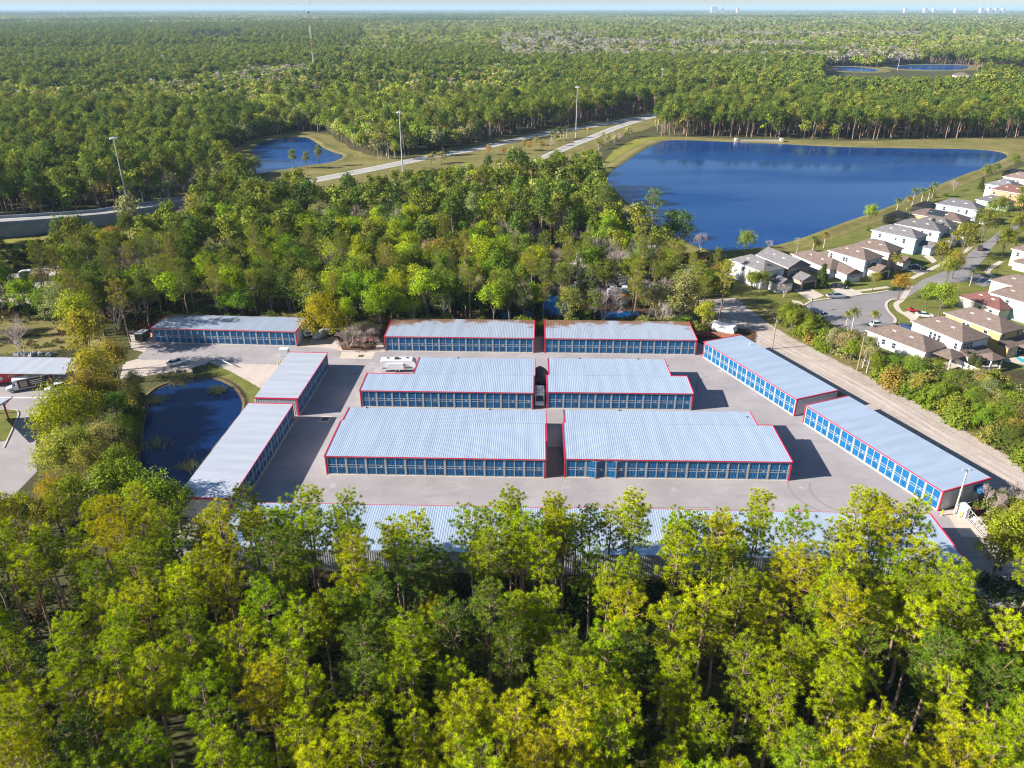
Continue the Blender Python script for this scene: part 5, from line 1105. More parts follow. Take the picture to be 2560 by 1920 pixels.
m = MB(); m.extr([(-1.4, 0), (1.4, 0), (1.4, .3), (-.6, 1.9), (-1.4, 1.9)], -.7, .7); m.build('ramp', 'blue_tarp', T)
for s in (-1, 1): MB().tube((1.4, s * .8, .4), (-.7, s * .8, 2.1), .2, n=8).build('side_tube', 'blue_tarp', T)
g = G(*H1(1040, 655)); o = loft(MB(), [(-.6, .3, .25, 0, .6), (0, .4, .3, 0, .7), (.6, .3, .2, 0, .5)]).build('toy_car', pm('turquoise', (.03, .4, .42), .4), None, (g.x, g.y, .03)); tag(o, 'turquoise toy car in front of the open garage', 'toy')
# far skyline
for i, (px, w, h) in enumerate(((1690, 120, 42), (1706, 60, 30), (1738, 50, 24), (2078, 60, 24), (2118, 60, 26), (2135, 45, 20), (2180, 40, 18), (2232, 60, 26), (2248, 70, 28), (2262, 60, 24), (2276, 50, 22))):
    x = (px - 1280) / FPX * 11000 * 1.0; m = MB()
    lb = ['largest pale tower block on the skyline, right of centre', 'pale block touching the largest one on the skyline', 'small pale block right of the largest on the skyline'] + ['pale tower block on the far right skyline, number %s from the left' % k for k in ('one', 'two', 'three', 'four', 'five', 'six', 'seven', 'eight')]
    T = thing('tower_block', lb[i], 'building', (x, 9900, 0)); w *= .6; MB().box(-w / 2, w / 2, 0, 40, 0, 60 + h * .6).build('wall', 'wall_panel', T); MB().box(-w / 4, w / 4, 10, 30, 60 + h * .6, 63 + h * .6).build('roof_house', 'wall_panel', T)

# ------------------------------------------------------------------ trees: meshes
def unit(v): return v / (np.linalg.norm(v, axis=-1, keepdims=True) + 1e-9)
def tubes(segs, n=5):
    """segs: list of (p, q, r0, r1) -> verts, quads"""
    P = np.array([s[0] for s in segs], float); Q = np.array([s[1] for s in segs], float); r0 = np.array([s[2] for s in segs]); r1 = np.array([s[3] for s in segs])
    d = unit(Q - P); ref = np.where(np.abs(d[:, 2:3]) > .9, np.array([[1., 0, 0]]), np.array([[0., 0, 1]])); a = unit(np.cross(d, ref)); b = np.cross(d, a)
    t = np.arange(n) * 2 * np.pi / n; ring = a[:, None, :] * np.cos(t)[None, :, None] + b[:, None, :] * np.sin(t)[None, :, None]
    V = np.concatenate([P[:, None] + ring * r0[:, None, None], Q[:, None] + ring * r1[:, None, None]], 1).reshape(-1, 3)
    i = np.arange(n); F = np.stack([i, (i + 1) % n, n + (i + 1) % n, n + i], 1); F = (F[None] + (np.arange(len(segs)) * 2 * n)[:, None, None]).reshape(-1, 4)
    return V, F
def curve_segs(p, q, r0, r1, k, bend, g):
    pts = [np.array(p) + (np.array(q) - np.array(p)) * i / k for i in range(k + 1)]
    for i in range(1, k): pts[i] = pts[i] + (g.random(3) - .5) * bend
    return [(pts[i], pts[i + 1], r0 + (r1 - r0) * i / k, r0 + (r1 - r0) * (i + 1) / k) for i in range(k)], pts
def needle_tufts(C, A, n, l0, l1, w, g, spread=1.25):
    """brushes of needles: C centres, A axes"""
    m = len(C); D = unit(A[:, None, :] * .75 + unit(g.normal(size=(m, n, 3))) * spread); L = l0 + (l1 - l0) * g.random((m, n, 1))
    S = unit(np.cross(D, unit(g.normal(size=(m, n, 3))))) * w; c = C[:, None, :]
    V = np.stack([c + S + D * .04, c - S + D * .04, c + D * L], 2).reshape(-1, 3)
    T = np.arange(m * n * 3).reshape(-1, 3); tint = np.repeat(np.repeat(g.random(m), n) * .7 + g.random(m * n) * .3, 3)
    return V, T, tint
def leaf_cards(C, Nrm, n, size, spread, g, up=.35):
    """clusters of leaf quads round centres C facing roughly along Nrm"""
    m = len(C); P = C[:, None, :] + g.normal(size=(m, n, 3)) * spread
    N_ = unit(Nrm[:, None, :] * .9 + g.normal(size=(m, n, 3)) * .65 + np.array([0, 0, up])); X = unit(np.cross(N_, g.normal(size=(m, n, 3)))); Y = np.cross(N_, X)
    s = size * (.6 + .8 * g.random((m, n, 1))); V = np.stack([P - X * s * .5, P - Y * s * .36, P + X * s * .5, P + Y * s * .36], 2).reshape(-1, 3)
    T = np.arange(m * n * 4).reshape(-1, 4); tint = np.repeat(np.repeat(g.random(m), n) * .6 + g.random(m * n) * .4, 4)
    return V, T, tint
def pine(seed, h=18., cw=2.7, cf=.48, tufts=5, needles=30, nl=(.40, .66), nw=.045, limbs=24, lod=0):
    g = np.random.default_rng(seed); lean = (g.random(2) - .5) * h * .06
    segs, pts = curve_segs((0, 0, 0), (lean[0], lean[1], h * .97), .20 + h * .003, .05, 7, .28, g); pts = np.array(pts)
    C = []; A = []; bs = []; z0 = 1 - cf; az = g.random() * 6
    for i in range(limbs):
        t = (i + .5 * g.random()) / limbs; f = z0 + (0.985 - z0) * t; j = min(int(f / .97 * 7), 6); p = pts[j] + (pts[j + 1] - pts[j]) * (f / .97 * 7 - j)
        az += 2.4 + (g.random() - .5) * .8; prof = math.sqrt(max(.05, 1 - ((t - .42) / .62) ** 2))
        ln = cw * max(.34, min(1, prof)) * (.62 + .55 * g.random()); el = .05 + .70 * t + (g.random() - .5) * .35
        d = np.array([math.cos(az) * math.cos(el), math.sin(az) * math.cos(el), math.sin(el)]); q = p + d * ln; q[2] += .1 * ln
        mid = p + (q - p) * .5 + np.array([0, 0, -.1 * ln]); bs += [(p, mid, .055, .04), (mid, q, .04, .02)]
        m_ = max(3, int(tufts * ln / cw)); sd = unit(np.cross(d, np.array([0, 0, 1.])))
        for k in range(m_):                              # round needle tufts set apart along the limb and its side twigs
            u = 1.0 - .68 * (k / max(1, m_ - 1)) ** 1.1; off = 0 if k == 0 else (1 if k % 2 else -1) * (.35 + .55 * g.random())
            c = p + (q - p) * u + sd * off + np.array([0, 0, .10 + .45 * g.random()]) + g.normal(size=3) * .14
            C.append(c); A.append(unit(d * .35 + np.array([0, 0, .8]) + sd * off * .4)); bs.append((p + (q - p) * max(0, u - .12), c, .018, .008))
    C.append(pts[-1] + np.array([0, 0, .2])); A.append(np.array([0, 0, 1.]))
    for _ in range(3 if lod == 0 else 1):                # a few dead stubs below the crown
        f = z0 * (.6 + .35 * g.random()); j = min(int(f / .97 * 7), 6); p = pts[j] + (pts[j + 1] - pts[j]) * (f / .97 * 7 - j); a = g.random() * 6.28
        bs.append((p, p + np.array([math.cos(a), math.sin(a), .15]) * (.8 + g.random()), .03, .012))
    V, F = tubes(segs, 7 if lod == 0 else 4); trunk = np_mesh('pine_trunk', V, F, 'bark')
    Vb, Fb = tubes(bs, 3)
    nv, nt_, ti = needle_tufts(np.array(C), np.array(A), needles, nl[0], nl[1], nw, g)
    crown = np_mesh('pine_crown', nv, nt_, 'needles', ti)
    limb = np_mesh('pine_limbs', Vb, Fb, 'bark')
    return trunk, crown, limb
def broad(seed, h=12., w=9., trunk_f=.28, lobes=9, clusters=22, leaves=19, size=.345, spread=.42, bark='bark_dark', gap=.0, flat=.75, lod=0):
    g = np.random.default_rng(seed); segs, pts = curve_segs((0, 0, 0), ((g.random() - .5) * .6, (g.random() - .5) * .6, h * .72), .10 + h * .014, .06, 5, .35, g); pts = np.array(pts)
    C = []; N_ = []; bs = []
    zc = h * (trunk_f + (1 - trunk_f) * .5); hz = h * (1 - trunk_f) * .5
    for i in range(lobes):
        a = i * 2.4 + g.random() * .9; rr = math.sqrt((i + .6) / lobes) * .62; zz = zc + hz * (1.0 - 1.55 * (i / lobes) + (g.random() - .5) * .55) * .62
        if i == 0: rr = .1
        lc = np.array([math.cos(a) * rr * w / 2, math.sin(a) * rr * w / 2, zz]); lr = w / 2 * (.36 + .22 * g.random()); j = min(int(np.clip((zz - h * .25) / (h * .72), 0, .9) * 5), 4)
        bs += curve_segs(pts[j], lc, .05 + h * .004, .025, 3, .3, g)[0]
        k = int(clusters * (.7 + .6 * g.random())); U = unit(g.normal(size=(k, 3))); U[:, 2] = U[:, 2] * .9 + .12; rad = lr * (.55 + .5 * g.random((k, 1)) ** .6)
        c = lc + U * rad * np.array([1, 1, flat]); C.append(c); N_.append(U)
        if lod == 0:
            for c_ in c[::3]: bs.append((lc, c_, .03, .012))
    C = np.concatenate(C); N_ = np.concatenate(N_); keep = C[:, 2] > h * trunk_f * .75; C = C[keep]; N_ = N_[keep]
    V, F = tubes(segs, 7 if lod == 0 else 4); trunk = np_mesh('tree_trunk', V, F, bark)
    Vb, Fb = tubes(bs, 3); limb = np_mesh('tree_limbs', Vb, Fb, bark)
    v, t, ti = leaf_cards(C, N_, leaves, size, spread, g); crown = np_mesh('tree_crown', v, t, 'leaves', ti)
    return trunk, crown, limb
def conifer(seed, h=9., w=4.5, leaves=12, size=.36):
    g = np.random.default_rng(seed); segs, pts = curve_segs((0, 0, 0), (0, 0, h * .95), .14, .03, 4, .1, g); n = 260; f = g.random(n) ** .8; a = g.random(n) * 6.28; r = w / 2 * (1 - f) ** .8 * (.55 + .5 * g.random(n))
    C = np.stack([np.cos(a) * r, np.sin(a) * r, h * (.12 + .88 * f)], 1); N_ = unit(np.stack([np.cos(a), np.sin(a), np.full(n, .5)], 1)); V, F = tubes(segs, 6); trunk = np_mesh('tree_trunk', V, F, 'bark_dark')
    v, t, ti = leaf_cards(C, N_, leaves, size, .28, g); Vb, Fb = tubes([(np.array([0, 0, h * .2]), C[i], .02, .01) for i in range(0, n, 12)], 3)
    return trunk, np_mesh('tree_crown', v, t, 'leaves', ti), np_mesh('tree_limbs', Vb, Fb, 'bark_dark')
def bare(seed, h=8., w=7., mat='twig', dens=1.0, trunk_mat='bark_pale', r=1.0):
    g = np.random.default_rng(seed); segs = []; tw = []
    def grow(p, d, ln, rad, lev):
        q = p + d * ln; (segs if lev < 2 else tw).append((p, q, rad, rad * .62))
        if lev >= 5: return
        k = int((3 if lev < 3 else 4) * dens + g.random())
        for _ in range(k):
            nd = unit(d + unit(g.normal(size=3)) * (.62 if lev else .75) + np.array([0, 0, .10])); grow(p + (q - p) * (.55 + .45 * g.random()), nd, ln * (.60 + .2 * g.random()), rad * .60, lev + 1)
    for i in range(3): grow(np.array([0, 0, .05]), unit(np.array([(g.random() - .5) * w / h, (g.random() - .5) * w / h, 1.])), h * .36, .11 * r + h * .004, 0)
    V, F = tubes(segs, 5); trunk = np_mesh('tree_trunk', V, F, trunk_mat); V, F = tubes(tw, 3)
    return trunk, np_mesh('twigs', V, F, mat), None
def palm(seed, h=6., fr=22, L=2.6, fan=False):
    g = np.random.default_rng(seed); segs, pts = curve_segs((0, 0, 0), ((g.random() - .5) * .5, (g.random() - .5) * .5, h), .20, .15, 5, .1, g); V, F = tubes(segs, 8); trunk = np_mesh('palm_trunk', V, F, 'bark_pale'); top = np.array(pts[-1]); VV = []; TT = []; ti = []; o = 0
    for i in range(fr):
        a = i * 2.4; el = 1.25 - 1.75 * (i / fr) + (g.random() - .5) * .2; l = L * (.8 + .3 * g.random()); d = np.array([math.cos(a), math.sin(a), 0.]); s = np.array([-math.sin(a), math.cos(a), 0.]); prev = top.copy(); n = 8; tv = g.random()
        for k in range(1, n + 1):
            e = el - 1.5 * (k / n) ** 1.6; p = prev + (d * math.cos(e) + np.array([0, 0, math.sin(e)])) * l / n
            for sg in (-1, 1):
                w_ = .55 * math.sin(math.pi * min(1, (k + .5) / (n + 1))) + .1; tip = p + s * sg * w_ + d * .25 - np.array([0, 0, .22]); VV += [prev, p, tip]; TT.append((o, o + 1, o + 2)); o += 3; ti += [tv] * 3
            prev = p
    return trunk, np_mesh('fronds', np.array(VV), np.array(TT), 'frond', np.array(ti)), None
def shrub(seed, h=2.5, w=3.2, clusters=60, leaves=12, size=.30):
    g = np.random.default_rng(seed); U = unit(g.normal(size=(clusters, 3))); U[:, 2] = np.abs(U[:, 2]); rad = (.5 + .5 * g.random((clusters, 1)) ** .5); C = U * rad * np.array([w / 2, w / 2, h * .92]) + g.normal(size=(clusters, 3)) * .12; C[:, 2] = np.maximum(C[:, 2], .12)
    v, t, ti = leaf_cards(C, U, leaves, size, .26, g); Vb, Fb = tubes([(np.array([0, 0, 0.]), C[i] * .9, .035, .012) for i in range(0, clusters, 5)], 3)
    return np_mesh('stems', Vb, Fb, 'bark_dark'), np_mesh('shrub_foliage', v, t, 'leaves', ti), None

PINES = [pine(100 + i, h=17 + 3.2 * ((i * 37) % 10) / 10, cw=2.55 + .9 * ((i * 53) % 10) / 10, cf=.36 + .12 * ((i * 29) % 10) / 10, limbs=26 + i % 6, tufts=9, needles=64, nl=(.34, .56), nw=.024) for i in range(9)]
BROADS = [broad(200 + i, h=11 + 3 * ((i * 37) % 10) / 10, w=8 + 2.5 * ((i * 71) % 10) / 10, trunk_f=.22 + .03 * (i % 4), lobes=8 + i % 4) for i in range(7)]
TALLB = [broad(260 + i, h=15 + (i % 3), w=6.2 + (i % 2), trunk_f=.26, lobes=10, clusters=20, leaves=18, size=.33, bark='bark_dark') for i in range(4)]
AIRY = [broad(240 + i, h=11 + i % 3, w=8.5, trunk_f=.25, lobes=9, clusters=20, leaves=6, size=.34, spread=.5, bark='bark_pale') for i in range(3)]
WILLOW = [broad(280 + i, h=9.5, w=11, trunk_f=.08, lobes=13, clusters=36, leaves=22, size=.265, spread=.42, flat=.8) for i in range(3)]
BARES = [bare(300 + i, h=9 + i, w=7) for i in range(3)]
BARE_S = [bare(320 + i, h=5.2, w=6.5, dens=1.12) for i in range(2)]
PALMS = [palm(340 + i, h=5.5 + i * 1.2) for i in range(3)]
CONES = [conifer(360 + i) for i in range(2)]
SHRUBS = [shrub(380 + i, h=2.2 + .5 * (i % 3), w=3 + .5 * (i % 2)) for i in range(5)]

HSHRUBS = [shrub(390 + i, h=5.0, w=5.4 + .5 * (i % 2), clusters=190, leaves=13, size=.34) for i in range(4)]
def on_house(x, y): return any(bool(inpoly(np.array([x]), np.array([y]), f)[0]) for f in FOOT)
def plant(kind_name, variant, x, y, scale, c, label, group, cat='tree', rot=None, sz=None, jit=.12):
    tr, cr, lb = variant; g = random.random
    T = thing(kind_name, label, cat, (x, y, 0), rot if rot is not None else g() * 6.28, group)
    T.scale = (scale * (.92 + .16 * g()), scale * (.92 + .16 * g()), scale * (sz or 1.0))
    if cat == 'shrub': link('stem', tr, T)
    else: link('trunk', tr, T)
    o = link('crown', cr, T); k = 1 + (g() - .5) * 2 * jit; o.color = (c[0] * k * (1 + (g() - .5) * .16), c[1] * k, c[2] * k, 1)
    if lb is not None: link('branches', lb, T)
    return T
PINE_C = [(0.36, 0.43, 0.006), (0.31, 0.40, 0.006), (0.43, 0.47, 0.006), (0.23, 0.31, 0.010), (0.42, 0.42, 0.008), (0.15, 0.22, 0.02)]
LIME = [(0.270, 0.370, 0.018), (0.32, 0.43, 0.018), (0.38, 0.43, 0.02)]
GREEN = [(0.15, 0.235, 0.02), (0.175, 0.265, 0.022), (0.20, 0.26, 0.028)]
DARK = [(0.098, 0.135, 0.022), (0.120, 0.158, 0.025), (0.135, 0.158, 0.030)]
OLIVE = [(0.27, 0.255, 0.045), (0.31, 0.265, 0.045), (0.25, 0.24, 0.055)]
PALE = [(0.300, 0.312, 0.100), (0.263, 0.300, 0.100), (0.325, 0.312, 0.130)]
RUST = [(0.384, 0.168, 0.050), (0.360, 0.144, 0.070), (0.408, 0.240, 0.030)]

# ------------------------------------------------------------------ where trees may stand
YARDB = offset(YARD if area2(YARD) > 0 else YARD[::-1], 1.0)
LAKE_O = offset(LAKE, 9); POND2_O = offset(POND2, 4); POND1_O = offset(POND1, 1)
MEADOW = GP([Q1(*p) for p in [(930, 690), (1010, 640), (1150, 588), (1300, 566), (1400, 580), (1500, 635), (1560, 665), (1760, 690), (1760, 790), (1480, 810), (1200, 800), (1050, 780), (940, 740)]])
SHORE = GP([Q2(*p) for p in [(640, 588), (1000, 596), (1500, 605), (1800, 600), (2300, 592), (2300, 720), (640, 640)]])
LEFTSHORE = GP([Q2(*p) for p in [(400, 745), (480, 655), (560, 605), (660, 590), (700, 620), (500, 740)]])
HOMES = GP([(1820, 760), (1830, 650), (1900, 605), (2100, 545), (2400, 400), (2700, 320), (2800, 900), (2560, 990), (2440, 960), (2290, 910), (2160, 850), (2060, 830), (1990, 800)])
KV = [LAKE_PX, [Q1(*p) for p in [(1090, 760), (1085, 640), (1200, 596), (1310, 588), (1400, 610), (1560, 680), (1700, 690), (1500, 740), (1120, 770)]],
      [(760, 448), (856, 430), (961, 405), (1079, 382), (1191, 364), (1283, 344), (1395, 320), (1524, 302), (1640, 280), (1640, 300), (1543, 326), (1487, 350), (1440, 384), (1380, 384), (1283, 382), (1191, 398), (1079, 412), (961, 434), (860, 450), (770, 462)],
      [(-50, 538), (250, 525), (390, 502), (480, 492), (470, 508), (390, 524), (255, 548), (150, 560), (60, 572), (-50, 585)],
      [Q2(*p) for p in [(400, 745), (640, 592), (1000, 600), (1500, 606), (1900, 600), (2300, 600), (2300, 720), (660, 640), (430, 750)]],
      P3A, P3B, [(2060, 158), (2440, 155), (2450, 185), (2060, 186)]]
HOMES_KV = [(1830, 690), (1900, 620), (2100, 545), (2420, 400), (2700, 330), (2800, 900), (2540, 930), (2440, 900), (2300, 880), (2190, 830), (2080, 800), (2010, 740), (1900, 760), (1850, 730)]
def free(x, y):
    ok = np.ones(np.shape(x), bool)
    for P_ in (YARDB, LAKE_O, POND2_O, POND1_O, MEADOW, SHORE, LEFTSHORE, LOT, HOMES): ok &= ~inpoly(x, y, P_)
    ok &= seg_dist(x, y, TRACK) > 7.5; ok &= seg_dist(x, y, ROAD) > 12; ok &= seg_dist(x, y, RAMP) > 9
    for P_ in (offset(POND3, 12), offset(POND4, 12)): ok &= ~inpoly(x, y, P_)
    return ok
def hides(x, y, h, polys=None):
    r = np.zeros(np.shape(x), bool)
    for f, dx in ((1.08, 0), (.85, 2.5), (.85, -2.5), (.6, 0), (.35, 0)):
        q = proj(np.stack([x + dx, y, np.asarray(h) * f], 1))
        for P_ in (polys or KV): r |= inpoly(q[:, 0], q[:, 1], P_)
    return r
def jgrid(x0, x1, y0, y1, s, seed, j=.42):
    g = np.random.default_rng(seed); X, Y = np.meshgrid(np.arange(x0, x1, s), np.arange(y0, y1, s)); X = X + (np.arange(Y.shape[0])[:, None] % 2) * s / 2
    X = X + (g.random(X.shape) - .5) * 2 * j * s; Y = Y + (g.random(Y.shape) - .5) * 2 * j * s; return X.ravel(), Y.ravel()
def inframe(x, y, m=140, h=15):
    q = proj(np.stack([x, y, np.zeros_like(x)], 1)); t = proj(np.stack([x, y, np.full_like(x, h)], 1)); return (q[:, 0] > -m) & (q[:, 0] < 2560 + m) & (t[:, 1] < 1920 + m)

# --- foreground pine wood
x, y = jgrid(-110, 105, 38, 118, 4.9, 11); xe, ye = jgrid(-44, 74, 86.5, 92.5, 3.9, 14); x = np.concatenate([x, xe]); y = np.concatenate([y, ye])
hh = 17.5 * (.86 + .3 * np.random.default_rng(3).random(len(x)))
q = proj(np.stack([x, y, hh], 1))
lim = 1228 + 24 * (vnoise(x, y, 14, 3) - .5) + np.where(q[:, 0] < 420, -30, 0) + np.where(q[:, 0] > 2360, -20, 0)
ok = (q[:, 1] > lim) & inframe(x, y, 200, 17) & ~inpoly(x, y, offset(POND1, 1)) & ~inpoly(x, y, LOT) & (seg_dist(x, y, TRACK) > 5)
ok &= ~((y > 92.5) & (x > -56) & (x < 200))
gate_kv = [(2310, 1180), (2490, 1180), (2480, 1330), (2400, 1400), (2330, 1330)]
for f in (1.0, .85, .7): 
    qq = proj(np.stack([x, y, hh * f], 1)); ok &= ~inpoly(qq[:, 0], qq[:, 1], gate_kv)
gapn = vnoise(x, y, 9, 21); ok &= gapn > .26; ok &= ~((y > 80) & (x > -50) & (np.random.default_rng(6).random(len(x)) < .22))
x, y, hh = x[ok], y[ok], hh[ok]; order = np.argsort(y); x, y, hh = x[order], y[order], hh[order]
if len(x) > 300: sel = np.sort(np.random.default_rng(4).permutation(len(x))[:300]); x, y, hh = x[sel], y[sel], hh[sel]
print('foreground pines', len(x), float(y.min()), float(y.max()))
for i in range(len(x)):
    v = PINES[random.randrange(len(PINES))]; near = y[i] > 84
    ci = random.choices(range(6), (4, 4, 3, 2, 3, 1.2))[0]; cw_ = ('lime green', 'fresh green', 'bright yellow green', 'mid green', 'golden green', 'dark green')[ci]
    u = (proj(np.array([[x[i], y[i], 0.]]))[0][0]) / 2560; ccol = ('far left', 'left', 'centre left', 'centre right', 'right', 'far right')[int(np.clip(u * 6, 0, 5))]
    row = 'against the near storage buildings' if near else 'in the upper part of the foreground wood' if y[i] > 70 else 'in the middle of the foreground wood' if y[i] > 56 else 'along the bottom edge'
    lb = '%s tall pine %s, %s' % (cw_, row, ccol)
    plant('pine_tree', v, x[i], y[i], hh[i] / 18.4 * (.94 if near else 1.0), PINE_C[ci], lb, lb.replace('tall pine', 'pines'))

